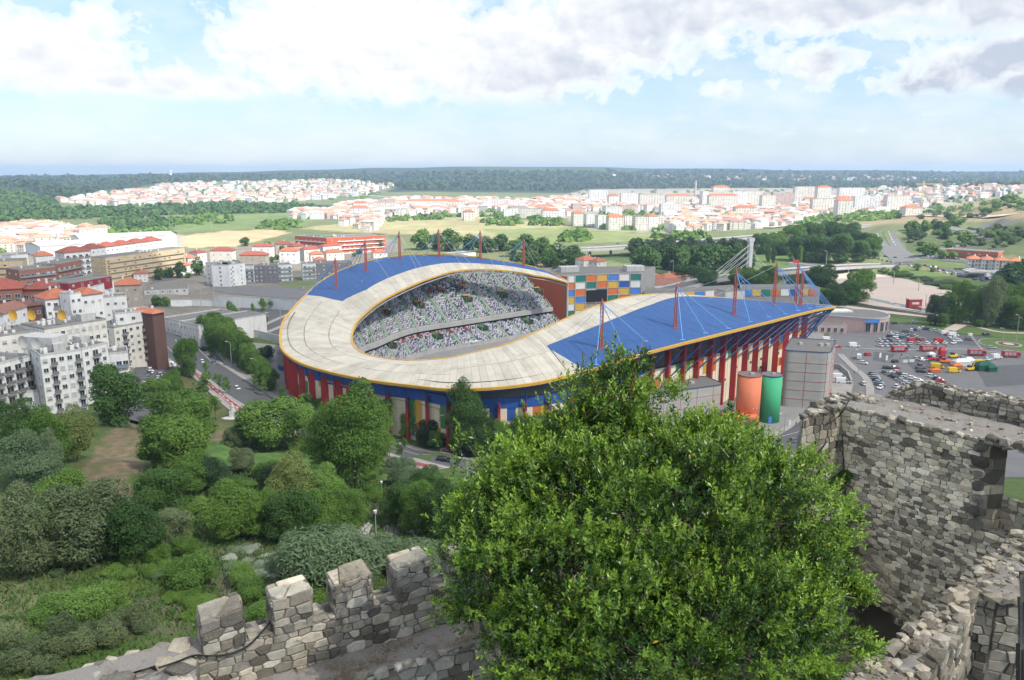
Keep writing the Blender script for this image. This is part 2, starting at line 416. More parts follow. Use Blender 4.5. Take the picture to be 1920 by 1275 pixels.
# ------------------------------------------------------------ the ground sheet with its land cover
def ground():
    na, nd = 460, 470
    pxs = np.linspace(A0, A1, na); Ls = np.linspace(L0, L1, nd)
    PX, LL = np.meshgrid(pxs, Ls, indexing='ij'); Y = np.exp(LL); Z = _field(PX, LL)
    X = (PX-960)/FOC*(Y*0.9764+18.0)
    # forest relief on the far hills
    zc = Y*math.cos(PITCH)-(Z-EYE)*math.sin(PITCH); yc = Y*math.sin(PITCH)+(Z-EYE)*math.cos(PITCH)
    U = 960+FOC*X/zc; V = 637.5-FOC*yc/zc
    col = np.zeros(PX.shape+(3,)); far = Y > 560
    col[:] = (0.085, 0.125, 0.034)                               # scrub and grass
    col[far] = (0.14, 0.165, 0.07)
    def poly(pts, c, cond=None):
        m = np.zeros(PX.shape, bool); j = len(pts)-1
        for i in range(len(pts)):
            xi, yi = pts[i]; xj, yj = pts[j]
            with np.errstate(divide='ignore', invalid='ignore'):
                m ^= ((yi > V) != (yj > V)) & (U < (xj-xi)*(V-yi)/(yj-yi+1e-12)+xi)
            j = i
        if cond is not None: m &= cond
        col[m] = c
    forest = (0.024, 0.040, 0.024)  # forest green darkened so cloud shadow on far hills is in the colour
    r5 = Y > 3000
    col[r5] = forest
    col[(Y > 3000) & (np.sin(X*0.0021+1)+np.sin(Y*0.0013+X*0.0007) > 1.1)] = (0.05, 0.075, 0.03)
    poly([(-900, 335), (20, 352), (105, 372), (110, 395), (60, 402), (-900, 404)], forest)
    poly([(-900, 330), (350, 330), (380, 345), (110, 372), (0, 372), (-900, 372)], forest)
    pale = (0.34, 0.30, 0.24); town = (0.30, 0.27, 0.22)
    poly([(110, 372), (330, 342), (470, 338), (620, 335), (760, 345), (690, 372), (560, 380), (400, 385), (180, 390)], (0.15, 0.17, 0.08))
    poly([(-900, 404), (300, 392), (470, 380), (620, 385), (600, 400), (330, 398), (0, 412), (-900, 420)], (0.035, 0.06, 0.024))
    poly([(640, 385), (760, 372), (1000, 378), (1100, 355), (1500, 352), (1920, 352), (2600, 352), (2600, 400), (1920, 400), (1700, 404), (1480, 425), (1250, 438), (1100, 430), (1060, 408), (850, 400), (700, 412), (560, 408)], town)
    poly([(0, 425), (330, 432), (360, 462), (200, 475), (-900, 478), (-900, 440)], (0.36, 0.33, 0.28))
    poly([(-900, 470), (340, 470), (560, 452), (720, 440), (760, 470), (640, 500), (520, 530), (560, 560), (0, 800), (-900, 900)], (0.20, 0.18, 0.145))
    # fields
    poly([(330, 410), (560, 398), (620, 402), (560, 425), (450, 430), (330, 436)], (0.15, 0.205, 0.07))
    poly([(340, 442), (420, 433), (520, 430), (545, 437), (505, 446), (440, 462), (350, 464)], (0.48, 0.36, 0.21))
    poly([(560, 428), (700, 412), (900, 404), (960, 410), (1060, 424), (1110, 440), (1000, 452), (900, 445), (760, 440), (640, 435)], (0.34, 0.31, 0.16))
    poly([(900, 430), (1060, 426), (1250, 440), (1240, 452), (1000, 458)], (0.20, 0.235, 0.09))
    poly([(940, 470), (1000, 455), (1060, 500), (1000, 500), (960, 498)], (0.16, 0.16, 0.05))
    poly([(1090, 480), (1380, 470), (1400, 520), (1250, 545), (1210, 500)], (0.06, 0.10, 0.03))
    poly([(1560, 425), (1730, 395), (1850, 372), (2600, 340), (2600, 410), (1920, 412)], (0.25, 0.20, 0.11))
    poly([(1690, 445), (1920, 418), (2600, 400), (2600, 520), (1900, 480), (1700, 475)], (0.085, 0.11, 0.04))
    # castle slope: garden
    poly([(215, 795), (262, 795), (270, 880), (240, 900), (262, 960), (200, 985), (150, 900), (185, 830)], (0.20, 0.145, 0.09))
    poly([(180, 830), (150, 900), (110, 900), (150, 860)], (0.10, 0.11, 0.04))
    poly([(185, 920), (262, 925), (300, 1000), (240, 985)], (0.17, 0.10, 0.065))
    poly([(372, 720), (480, 760), (470, 790), (400, 830), (370, 800), (370, 760)], (0.105, 0.115, 0.04))
    poly([(340, 690), (385, 700), (420, 760), (370, 770), (330, 720)], (0.10, 0.10, 0.04))
    poly([(385, 808), (430, 805), (420, 825), (380, 830)], (0.19, 0.15, 0.09))
    poly([(370, 830), (430, 830), (600, 850), (600, 890), (430, 880)], (0.09, 0.17, 0.035))
    poly([(0, 1060), (180, 1050), (130, 1110), (60, 1170), (0, 1200), (-900, 1200), (-900, 1060)], (0.15, 0.165, 0.07))
    poly([(130, 1070), (350, 1040), (380, 1085), (250, 1110), (130, 1150)], (0.11, 0.16, 0.03))
    poly([(330, 1040), (520, 1015), (520, 1110), (420, 1120), (380, 1060)], (0.18, 0.155, 0.105))
    poly([(230, 1130), (380, 1110), (400, 1180), (200, 1200)], (0.13, 0.125, 0.07))
    poly([(400, 930), (900, 925), (900, 1020), (660, 1010), (500, 1030), (400, 1000)], (0.10, 0.10, 0.05))
    poly([(560, 1000), (900, 985), (900, 1040), (700, 1020)], (0.20, 0.17, 0.11))
    # walled court at the foot of the keep
    col[(Y < 38) & (PX > 900)] = (0.13, 0.11, 0.08)
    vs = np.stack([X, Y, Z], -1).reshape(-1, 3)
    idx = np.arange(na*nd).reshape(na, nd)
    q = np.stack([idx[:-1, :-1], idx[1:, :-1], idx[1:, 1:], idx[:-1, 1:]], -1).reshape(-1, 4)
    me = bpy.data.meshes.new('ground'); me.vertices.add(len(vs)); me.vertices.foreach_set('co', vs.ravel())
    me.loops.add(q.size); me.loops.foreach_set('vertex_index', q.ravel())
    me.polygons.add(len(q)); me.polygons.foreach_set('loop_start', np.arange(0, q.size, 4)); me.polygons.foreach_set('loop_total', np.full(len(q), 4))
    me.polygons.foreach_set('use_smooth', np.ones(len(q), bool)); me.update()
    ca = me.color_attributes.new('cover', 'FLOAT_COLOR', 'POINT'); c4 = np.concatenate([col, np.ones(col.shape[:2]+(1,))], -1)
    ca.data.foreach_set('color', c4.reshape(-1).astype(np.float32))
    def gc(t):
        p = t.pos(); c = t.attr('cover')
        n1 = t.noise(0.35, p, 5, 0.65); n2 = t.noise(0.035, p, 4, 0.6); n3 = t.noise(0.004, p, 5, 0.6); n4 = t.noise(2.6, p, 3, 0.6)
        v = t.math('MULTIPLY', t.math('MULTIPLY_ADD', n1, 1.3, 0.35), t.math('MULTIPLY', t.math('MULTIPLY_ADD', n2, 1.0, 0.5), t.math('MULTIPLY_ADD', n3, 0.9, 0.55)))
        v = t.math('MULTIPLY', v, t.math('MULTIPLY_ADD', n4, 0.9, 0.55))
        c = _mul(t, c, v)
        g = t.mix(t.ramp(t.noise(0.22, p, 4, 0.6), [(0.45, 0.0), (0.62, 0.55)]), c, (0.05, 0.10, 0.018))
        near = t.math('LESS_THAN', t.node('ShaderNodeSeparateXYZ', i_0=p).outputs[1], 230)
        return t.mix(near, c, g)
    link('ground', me, kind='structure'); me.materials.append(material('ground', gc, 0.95, lambda t: t.bump(t.noise(3.0, t.pos(), 4), 0.9, 0.25)))
ground()

# ------------------------------------------------------------ haze over the valley
def haze():
    m = bpy.data.materials.new('haze'); m.use_nodes = True; t = NT(m.node_tree); t.n.remove(t.n['Principled BSDF'])
    v = t.node('ShaderNodeVolumePrincipled'); v.inputs['Color'].default_value = (0.55, 0.73, 1.0, 1); v.inputs['Density'].default_value = HAZE
    v.inputs['Anisotropy'].default_value = 0.2
    t.l.new(v.outputs[0], t.n['Material Output'].inputs['Volume'])
    MB().box((0, 7000, 0), (40000, 17000, 156), z0=-6).build('haze', m, None, kind='stuff')
HAZE = 9.5e-5
haze()
# ------------------------------------------------------------ stadium
def _cream(t):
    p = t.objco(); q = t.pos()
    v = t.math('MULTIPLY_ADD', t.rand(), 0.2, 0.92)
    n1 = t.noise(0.16, q, 5, 0.65); n2 = t.noise(1.1, q, 4, 0.6)
    c = t.mix(t.ramp(n1, [(0.45, 0.0), (0.72, 0.7)]), (0.53, 0.485, 0.395), (0.36, 0.325, 0.26))
    c = t.mix(t.ramp(n2, [(0.55, 0.0), (0.75, 0.45)]), c, (0.24, 0.225, 0.19))
    return _mul(t, c, v)
M_CREAM = material('roof_cream', _cream, 0.7)
M_BLUE = material('roof_blue', lambda t: t.mix(t.ramp(t.noise(0.25, t.pos(), 5, 0.6), [(0.4, 0.0), (0.75, 0.35)]), (0.036, 0.100, 0.265), (0.060, 0.130, 0.26)), 0.62, lambda t: t.bump(t.noise(6, t.pos(), 2), 0.25, 0.05))
M_YEL = material('edge_yellow', weathered((0.62, 0.36, 0.045), 0.3, 0.8, False), 0.6)
M_RED = material('pillar_red', weathered((0.45, 0.03, 0.025), 0.18, 0.4), 0.6)
M_MAST = material('mast_red', weathered((0.42, 0.10, 0.085), 0.35, 0.6), 0.6)
M_DBLUE = material('fascia_blue', weathered((0.02, 0.09, 0.36), 0.15, 0.3, True), 0.55)
M_STRUT = material('strut_blue', (0.02, 0.055, 0.17), 0.5)
M_CABLE = material('cable_blue', (0.16, 0.36, 0.72), 0.5)
M_WCABLE = material('cable_white', (0.55, 0.58, 0.6), 0.5)
M_CONC = material('concrete', weathered((0.30, 0.29, 0.275), 0.45, 0.15), 0.85)
M_CONCL = material('concrete_light', weathered((0.40, 0.39, 0.37), 0.35, 0.12), 0.85)
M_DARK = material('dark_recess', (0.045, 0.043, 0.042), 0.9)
M_PCREAM = material('panel_cream', weathered((0.80, 0.72, 0.53), 0.12, 0.2), 0.75)
PCOL = {'red': (0.42, 0.03, 0.035), 'blue': (0.022, 0.09, 0.36), 'yellow': (0.60, 0.37, 0.05), 'green': (0.05, 0.26, 0.09), 'orange': (0.60, 0.15, 0.03), 'white': (0.66, 0.66, 0.64)}
PM = {k: material('panel_'+k, weathered(v, 0.12, 0.3), 0.65) for k, v in PCOL.items()}
PM['cream'] = M_PCREAM
M_TEAL = material('panel_teal', weathered((0.01, 0.17, 0.13), 0.1, 0.3), 0.65)
M_LBLUE = material('panel_light_blue', weathered((0.06, 0.20, 0.55), 0.1, 0.3), 0.65)
M_OWALL = material('end_wall_orange', weathered((0.52, 0.11, 0.035), 0.25, 0.1), 0.75)
M_TRACK = material('track', weathered((0.24, 0.12, 0.08), 0.3, 0.1, False), 0.9)
M_TURF = material('pitch_turf', (0.05, 0.14, 0.03), 0.95)
M_GREENP = material('aisle_green', weathered((0.06, 0.21, 0.085), 0.3, 0.4, False), 0.75)
M_SEAT = [material('seat_'+n, c, 0.5) for n, c in (('white', (0.72, 0.72, 0.74)), ('lilac', (0.40, 0.40, 0.55)), ('charcoal', (0.03, 0.03, 0.035)), ('navy', (0.035, 0.05, 0.14)), ('grey', (0.2, 0.2, 0.22)))]

ST = [((1063, 527, 30), (1066, 530, 30), .6), ((1025, 508, 34), (1030, 520, 32.5), .6), ((985, 497, 38), (1000, 515, 34.5), .6), ((940, 489, 41), (970, 509, 36), .6),
      ((900, 483, 43), (930, 505, 37.3), .65), ((860, 480, 44), (890, 504, 38), .62), ((820, 478, 44), (850, 508, 37.8), .62), ((785, 478.5, 43.6), (815, 518, 37), .6),
      ((750, 480, 43), (785, 529, 35.6), .62), ((690, 490, 41), (745, 547, 33.5), .66), ((640, 507, 37), (710, 566, 31), .7), ((600, 530, 32), (683, 588, 27), .62),
      ((575, 553, 28), (668, 604, 25), .6), ((545, 585, 24), (660, 622, 23), 0), ((530, 610, 21), (658, 636, 21.5), 0), ((527, 640, 19), (661, 648, 21), 0),
      ((535, 660, 19), (672, 658, 21), 0), ((565, 680, 19), (690, 666, 21), 0), ((620, 697, 19), (720, 672, 21.5), 0), ((700, 713, 20), (760, 676, 22.3), 0),
      ((780, 723, 21), (805, 675, 23.2), 0), ((840, 729, 22), (850, 670, 24), 0), ((920, 727, 23), (900, 658, 26), 0), ((1000, 718, 24), (945, 647, 28.3), 0),
      ((1060, 705, 25), (985, 633, 30.3), .62), ((1100, 695, 26), (1020, 617, 32.3), .62), ((1180, 670, 29), (1075, 592, 35.5), .62), ((1260, 648, 31), (1125, 572, 38), .65),
      ((1340, 628, 32), (1180, 557, 40), .72), ((1420, 608, 32), (1250, 551, 39.7), .86), ((1500, 588, 31), (1340, 557, 37), .95), ((1535, 580, 30.5), (1440, 565, 33.5), 1.0),
      ((1565, 575, 30), (1561, 573, 30.2), 1.0)]
OUT = [at(*s[0]) for s in ST]; INN = [at(*s[1]) for s in ST]; NS = len(ST)
def cr(P, t):
    t = min(max(t, 0), NS-1-1e-6); i = int(t); u = t-i; a, b, c, d = P[max(i-1, 0)], P[i], P[i+1], P[min(i+2, NS-1)]
    return 0.5*((2*b)+(c-a)*u+(2*a-5*b+4*c-d)*u*u+(3*b-3*c+d-a)*u**3)
def oc(t): return cr(OUT, t)
def ic(t): return cr(INN, t)
def roof(t, s, dz=0.0):
    a, b = oc(t), ic(t); p = a.lerp(b, s); p.z += 1.1*math.sin(PI*s)*min(1, (b-a).length/25)+dz; return p
def bl(t):
    """lower and upper limit of the blue sheet at station t"""
    if 11.6 <= t <= 12: lo = (t-11.6)/0.4*0.0
    i = min(int(t), NS-2); hi = ST[i][2]*(1-(t-i))+ST[i+1][2]*(t-i) if ST[i][2] and ST[i+1][2] else (ST[i][2] or ST[i+1][2])
    if t < 11.3: return 0.0, hi
    if t <= 12.0: f = (t-11.3)/0.7; return 0.0, 0.67*(1-f)
    if t < 24.25: return 0.0, 0.0
    if t < 25.0: f = (t-24.25)/0.75; return 0.62*(1-f), 0.62
    return 0.0, hi
stad = thing('stadium', 'open stadium with cream and blue sweeping roof, red masts and coloured facade', 'stadium', (at(850, 700, 0).x, 330, 0))
def patch(name, t0, t1, s0a, s1a, s0b, s1b, mat, th=0.35, n=3, g=0.05, dz=0.0):
    """roof panel between stations t0, t1; s ranges given at both ends"""
    va = []
    for k in range(n+1):
        for tt, sa, sb in ((t0+g*(t1-t0), s0a, s1a), (t1-g*(t1-t0), s0b, s1b)): va.append(roof(tt, sa+(sb-sa)*k/n, dz))
    vs = va+[v-Vector((0, 0, th)) for v in va]; m = len(va); fs = []
    for k in range(n):
        o = 2*k; fs += [(o, o+1, o+3, o+2), (m+o+1, m+o, m+o+2, m+o+3), (o+2, m+o+2, m+o, o), (o+1, m+o+1, m+o+3, o+3)]
    fs += [(0, m, m+1, 1), (m-2, m-1, 2*m-1, 2*m-2)]
    return MB().add(vs, fs).build(name, mat, stad)
def roofs():
    kk = [4]*12+[5]*12+[5]*4+[4]*4
    for i in range(NS-1):
        for q in range(kk[i]):
            t0, t1 = i+q/kk[i], i+(q+1)/kk[i]; e = 1e-4
            la, ha = bl(t0+e); lb, hb = bl(t1-e)
            if ha-la > 0.02 or hb-lb > 0.02:
                patch('blue_roof_sheet', t0, t1, la, ha, lb, hb, M_BLUE, g=0.008, n=4)
                if la > 0.02 or lb > 0.02: patch('roof_panel', t0, t1, 0, la, 0, lb, M_CREAM, g=0.012)
                if ha < 0.98: patch('roof_panel', t0, t1, ha+.006, 1, hb+.006, 1, M_CREAM, g=0.012)
            else:
                sp = (0, .345, .7, 1) if 12 <= i <= 20 else (0, .5, 1)
                for a, b in zip(sp[:-1], sp[1:]): patch('roof_panel', t0, t1, a+.004, b-.004, a+.004, b-.004, M_CREAM, g=0.012, n=2, dz=rnd.uniform(-.03, .03))
    N = 220
    def rail(name, f, dz, r, mat, t0=0, t1=NS-1, n=4, off=0.0):
        pts = []
        for k in range(N+1):
            t = t0+(t1-t0)*k/N; a, b = oc(t), ic(t); d = (a-b).normalized(); p = f(t)+d*off; pts.append((p.x, p.y, p.z+dz))
        MB().tube(pts, r, n).build(name, mat, stad)
    rail('yellow_edge', oc, -0.1, 0.62, M_YEL, off=0.5)
    rail('yellow_edge', ic, -0.2, 0.5, M_YEL, off=-0.45)
    rail('lower_rail', ic, -1.9, 0.34, M_CONCL, 0, 14, off=0.2)
    rail('blue_edge_beam', oc, -1.3, 0.55, M_DBLUE, 13, NS-1, off=-1.0)
    # lattice of the roof edge, seen over the seats
    mb = MB()
    for k in range(150):
        t = 0.2+14*k/150; a = ic(t); b = ic(t+14/150); d = (oc(t)-a).normalized()*0.9
        mb.tube([a+Vector((0, 0, -.5))+d, b+Vector((0, 0, -1.9))], 0.09, 3, caps=False); mb.tube([a+Vector((0, 0, -1.9)), b+Vector((0, 0, -.5))+d], 0.09, 3, caps=False)
    mb.build('edge_lattice', M_STRUT, stad, kind='stuff')
    # roof underside
    vs = []; fs = []; n = 160
    for k in range(n+1):
        t = (NS-1)*k/n; vs += [roof(t, .03, -1.1), roof(t, .5, -2.2), roof(t, .97, -1.1)]
    for k in range(n): o = 3*k; fs += [(o, o+1, o+4, o+3), (o+1, o+2, o+5, o+4)]
    MB().add(vs, fs).build('roof_soffit', material('soffit', weathered((0.30, 0.20, 0.18), .3, .2, False), .9), stad)
roofs()
def inward(t, d):
    a, b = oc(t), ic(t); v = Vector((b.x-a.x, b.y-a.y, 0)); v.normalize(); return Vector((a.x, a.y, 0))+v*d, v
def fdist(t): return 3.2+5.5*min(1, max(0, (t-24)/4))
T0F, T1F = 13.0, 31.3
def facade():
    # arc length table along the facade
    tab = [(T0F, 0.0)]; prev = inward(T0F, fdist(T0F))[0]; n = 500
    for k in range(1, n+1):
        t = T0F+(T1F-T0F)*k/n; p = inward(t, fdist(t))[0]; tab.append((t, tab[-1][1]+(p-prev).length)); prev = p
    L = tab[-1][1]; nb = int(L/8.3)
    def tl(s):
        for (ta, a), (tb, b) in zip(tab[:-1], tab[1:]):
            if b >= s: return ta+(tb-ta)*(s-a)/max(b-a, 1e-6)
        return T1F
    ts = [tl(L*k/nb) for k in range(nb+1)]
    def top(t): return 12.8+2.4*min(1, max(0, (t-18)/2))+5.8*min(1, max(0, (t-24.5)/2.5))
    # the wall behind the panels
    N = 140; vs = []; fs = []
    for k in range(N+1):
        t = T0F+(T1F-T0F)*k/N; p, v = inward(t, fdist(t)+0.35); q, _ = inward(t, fdist(t)+0.8)
        vs += [(p.x, p.y, -1), (p.x, p.y, top(t)), (q.x, q.y, top(t)), (q.x, q.y, -1)]
    for k in range(N): o = 4*k; fs += [(o, o+4, o+5, o+1), (o+1, o+5, o+6, o+2), (o+2, o+6, o+7, o+3)]
    MB().add(vs, fs).build('facade_wall', M_CONC, stad)
    # recess under the roof: dark on the grandstand, blue band round the curve
    vs = []; fs = []; vb = []; fb = []
    for k in range(N+1):
        t = T0F+(T1F-T0F)*k/N; p, v = inward(t, fdist(t)+(3.0 if t > 25.2 else 1.2)); z = oc(t).z
        vs += [(p.x, p.y, top(t)-.5), (p.x, p.y, z+1)]
        if t < 26.6:
            b, _ = inward(t, fdist(t)-0.15); c, _ = inward(t, fdist(t)+0.9); zb = top(t)+0.003
            hb = min(3.3, z-1.3-zb) if t > 19 else 2.6+(t-13)*.35
            vb += [(b.x, b.y, zb), (b.x, b.y, zb+hb), (c.x, c.y, zb+hb), (c.x, c.y, zb)]
    for k in range(N): fs.append((2*k, 2*k+2, 2*k+3, 2*k+1))
    for k in range(len(vb)//4-1): o = 4*k; fb += [(o, o+4, o+5, o+1), (o+1, o+5, o+6, o+2), (o, o+3, o+7, o+4)]
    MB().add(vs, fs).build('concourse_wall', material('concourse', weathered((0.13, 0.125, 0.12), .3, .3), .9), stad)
    MB().add(vb, fb).build('blue_band', M_DBLUE, stad)
    r_ = random.Random(21); cols = ['red', 'blue', 'yellow', 'green', 'orange']
    for b in range(nb):
        ta, tb = ts[b], ts[b+1]
        for c in range(3):
            t0, t1 = ta+(tb-ta)*c/3, ta+(tb-ta)*(c+1)/3; zt = top((t0+t1)/2); z = 0.0
            while z < zt-.5:
                col = 'cream' if r_.random() < 0.70 else r_.choice(cols)
                hh = r_.choice((3.6, 7.2, 7.2)) if col == 'cream' else (3.6 if r_.random() < .8 else 7.2)
                z1 = min(z+hh, zt)
                if zt-z1 < 1.2: z1 = zt
                p, v = inward(t0+.004, fdist(t0)); q, w = inward(t1-.004, fdist(t1)); e = v*0.3
                vs = [(p.x, p.y, z+.03), (q.x, q.y, z+.03), (q.x, q.y, z1-.03), (p.x, p.y, z1-.03)]
                vs += [(x+e.x, y+e.y, zz) for x, y, zz in vs]
                pn = MB().add(vs, [(0, 1, 2, 3), (0, 3, 7, 4), (1, 5, 6, 2), (3, 2, 6, 7), (0, 4, 5, 1)]).build('facade_panel', PM[col], stad)
                if col == 'cream' and r_.random() < .12 and b > nb*.45:      # small windows
                    mb = MB(); ang = math.atan2(q.y-p.y, q.x-p.x); mm = (p+q)/2-v*.04
                    mb.box((mm.x, mm.y, z+2.2), (1.3, .12, .9), ang); mb.build('window', M_DARK, pn)
                z = z1
    for k in range(nb+1):
        t = ts[k]; p, v = inward(t, fdist(t)-0.9); zr = oc(t).z-1.9
        if t < 16.6: zr = min(zr, 16.5)
        if 16.6 <= t < 20 : zr = 15.5
        if 20 <= t < 25: zr = top(t)+2.2
        ang = math.atan2(v.y, v.x)+PI/2; mb = MB(); wd = 2.5; hw = 0.42
        # slab with a rounded head
        prof = [(-wd/2, -.5), (wd/2, -.5), (wd/2, zr-1.2)]+[(wd/2*math.cos(a*PI/6), zr-1.2+1.2*math.sin(a*PI/6)) for a in range(1, 6)]+[(-wd/2, zr-1.2)]
        vs = [(p.x+v.x*a+v.y*s*hw, p.y+v.y*a-v.x*s*hw, z) for s in (-1, 1) for a, z in prof]; n = len(prof)
        mb.add(vs, [tuple(range(n)), tuple(range(2*n-1, n-1, -1))]+[(i, n+i, n+(i+1) % n, (i+1) % n) for i in range(n)])
        mb.build('pillar', M_RED, stad)
        if t < 18.5:                     # twin fins at the corner
            for s in (1.6, 3.2):
                t2 = t+0.0; d = Vector((-v.y, v.x, 0))*s
                vs2 = [(x+d.x, y+d.y, z) for x, y, z in vs]
                MB().add(vs2, [tuple(range(n)), tuple(range(2*n-1, n-1, -1))]+[(i, n+i, n+(i+1) % n, (i+1) % n) for i in range(n)]).build('pillar', M_RED, stad)
        t2 = min(t+(ts[1]-ts[0])*(1.7 if t < 24 else 1.2), NS-1.02); e = oc(t2) if t > 24 else roof(t, 0.02, -.8)
        s0 = p-v*1.1+Vector((0, 0, zr-12 if t > 25 else zr-3.5))
        MB().tube([s0, e-Vector((0, 0, .9))], 0.24, 6).build('strut', M_STRUT, stad)
        if t > 27: MB().tube([p-v*1.1+Vector((0, 0, zr-7)), oc(min(t2+.25, NS-1.02))-Vector((0, 0, .9))], 0.15, 5).build('strut', M_STRUT, stad)
    for k in range(5):
        t = T1F-0.05*k; p, v = inward(t, fdist(t)); MB().tube([p+Vector((0, 0, 24-3.2*k)), OUT[-1]-Vector((k*1.2, k*1.1, .8))], 0.26, 6).build('strut', M_STRUT, stad)
    # yellow drain pipes below the blue band
    for a, b in ((17.6, 18.3), (18.6, 19.7), (19.9, 20.7)):
        pts = []
        for k in range(7): p, v = inward(a+(b-a)*k/6, fdist(20)-.6); pts.append((p.x, p.y, 14.0))
        pts = [(pts[0][0], pts[0][1], 9.5)]+pts+[(pts[-1][0], pts[-1][1], 9.5)]
        MB().tube(pts, 0.16, 5).build('drain_pipe', M_YEL, stad)
    return ts
FTS = facade()
# ---- masts and cables
def find(fn, ar, br, px, py, n=60):
    best = None
    for i in range(n+1):
        for j in range(n+1):
            a = ar[0]+(ar[1]-ar[0])*i/n; b = br[0]+(br[1]-br[0])*j/n; q = proj(fn(a, b)); d = (q[0]-px)**2+(q[1]-py)**2
            if best is None or d < best[0]: best = (d, a, b)
    _, a, b = best; da = (ar[1]-ar[0])/n; db = (br[1]-br[0])/n
    for _ in range(5):
        cand = [(a+i*da/2, b+j*db/2) for i in (-1, 0, 1) for j in (-1, 0, 1)]
        a, b = min(((min(max(x, ar[0]), ar[1]), min(max(y, br[0]), br[1])) for x, y in cand), key=lambda c: (proj(fn(*c))[0]-px)**2+(proj(fn(*c))[1]-py)**2); da /= 2; db /= 2
    return fn(a, b)
def rp(px, py, near): return find(roof, (23, 31.98) if near else (0.02, 13), (0, 1), px, py)
def up(p, py):
    lo, hi = p.z, p.z+60
    for _ in range(30):
        m = (lo+hi)/2
        if proj((p.x, p.y, m))[1] > py: lo = m
        else: hi = m
    return Vector((p.x, p.y, lo))
def mast(base, top, near, cables, thin, wd=0.95):
    b = rp(base[0], base[1], near); tp = up(b, top); lean = Vector((0, 0, 0))
    mb = MB()
    for s in (-1, 1): mb.tube([b+Vector((s*.42, 0, -1)), tp+Vector((s*.36, 0, -1.2))], [.34, .28], 6)
    hgt = tp.z-b.z; k = int(hgt/1.4)
    for q in range(k): z = b.z+1+q*1.4; mb.box((b.x, b.y, z), (.75, .25, .3))
    m = mb.build('mast', M_MAST, stad)
    MB().cyl((tp.x, tp.y, tp.z-1.6), .62, 2.0, 8, r2=.12).build('mast_head', M_MAST, m)
    MB().box((b.x, b.y, b.z-.2), (2.2, 1.6, .6)).build('mast_foot', M_MAST if near else M_MAST, m)
    for px, py in cables:
        e = rp(px, py, near); MB().tube([tp-Vector((0, 0, 1.2)), e+Vector((0, 0, .25))], .17 if near else .14, 5).build('cable', M_CABLE, stad)
        MB().box((e.x, e.y, e.z+.1), (1.8, 1.0, .25)).build('cable_foot', M_CABLE, stad)
    for px, py in thin:
        e = rp(px, py, near); MB().tube([tp-Vector((0, 0, 1.2)), e+Vector((0, 0, .1))], .055, 4).build('cable', M_WCABLE, stad)
mast((1127, 652), 562, 1, [(1117, 684), (1169, 655), (1210, 640)], [(1040, 640), (1065, 640)])
mast((1266, 614), 532, 1, [(1280, 638), (1323, 626), (1365, 616)], [(1150, 590), (1170, 580)])
mast((1376, 588), 505, 1, [(1406, 604), (1441, 596), (1472, 590)], [(1240, 565)])
mast((1451, 572), 492, 1, [(1496, 583), (1518, 579), (1533, 576)], [(1330, 560)])
mast((1491, 570), 492, 1, [(1540, 576), (1548, 576), (1553, 575), (1558, 574)], [])
mast((1501, 571), 508, 1, [], [])
mast((631, 540), 483, 0, [(576, 553), (583, 547), (600, 531)], [])
mast((687, 508), 450, 0, [(640, 508), (651, 504), (662, 500), (672, 496)], [(745, 545)])
mast((750, 488), 434, 0, [(704, 489), (714, 488), (728, 484)], [(790, 522), (800, 515)])
mast((823, 481), 430, 0, [(776, 480), (797, 479)], [(866, 497), (885, 495)])
mast((901, 485), 433, 0, [(852, 480), (873, 481)], [(925, 499), (950, 502)])
mast((982, 498), 447, 0, [(935, 489), (960, 493)], [(1010, 512), (1030, 517)])
# ---- bowl: far stand and closed end
TB0 = 0.35; _vend = Vector((-.64, .77, 0)); _i = ic(9); _u9 = .77*_i.x+.64*_i.y
def bowl(t, r):
    """r 0 front rail .. 1 mid beam .. 2 top row"""
    i, v = Vector(ic(t)), None; a = oc(t); v = Vector((a.x-i.x, a.y-i.y, 0)); ln = v.length; v.normalize()
    w = 1-min(1, max(0, (t-6)/5.0)); w = w*w*(3-2*w)
    if w > 0:       # the straight of the far stand
        u = 298.3-(298.3-_u9)*(t-TB0)/(9-TB0); i = i.lerp(Vector((.77*u-.64*323.5, .64*u+.77*323.5, i.z)), w); v = v.lerp(Vector((-.64, .77, 0)), w).normalized(); ln = ln*(1-w)+42*w
    fr = 12.5 if t < 12 else 12.5-9.5*min(1, (t-12)/4)
    dep = max(26, min(34, ln-8)) if t < 12 else max(8, min(26, ln-10))
    f = Vector((i.x, i.y, 0))-v*fr; m = Vector((i.x, i.y, 0))-v*0.5
    zt = min(12+dep*.74, a.z-2.6)*(1-w)+w*35.0 if w > 0 else min(12+dep*.72, a.z-3.2)
    if r <= 1: p = f.lerp(m, r); p.z = 2.2+6.2*r
    else: p = m+v*dep*(r-1); p.z = 12+(zt-12)*(r-1)
    return p

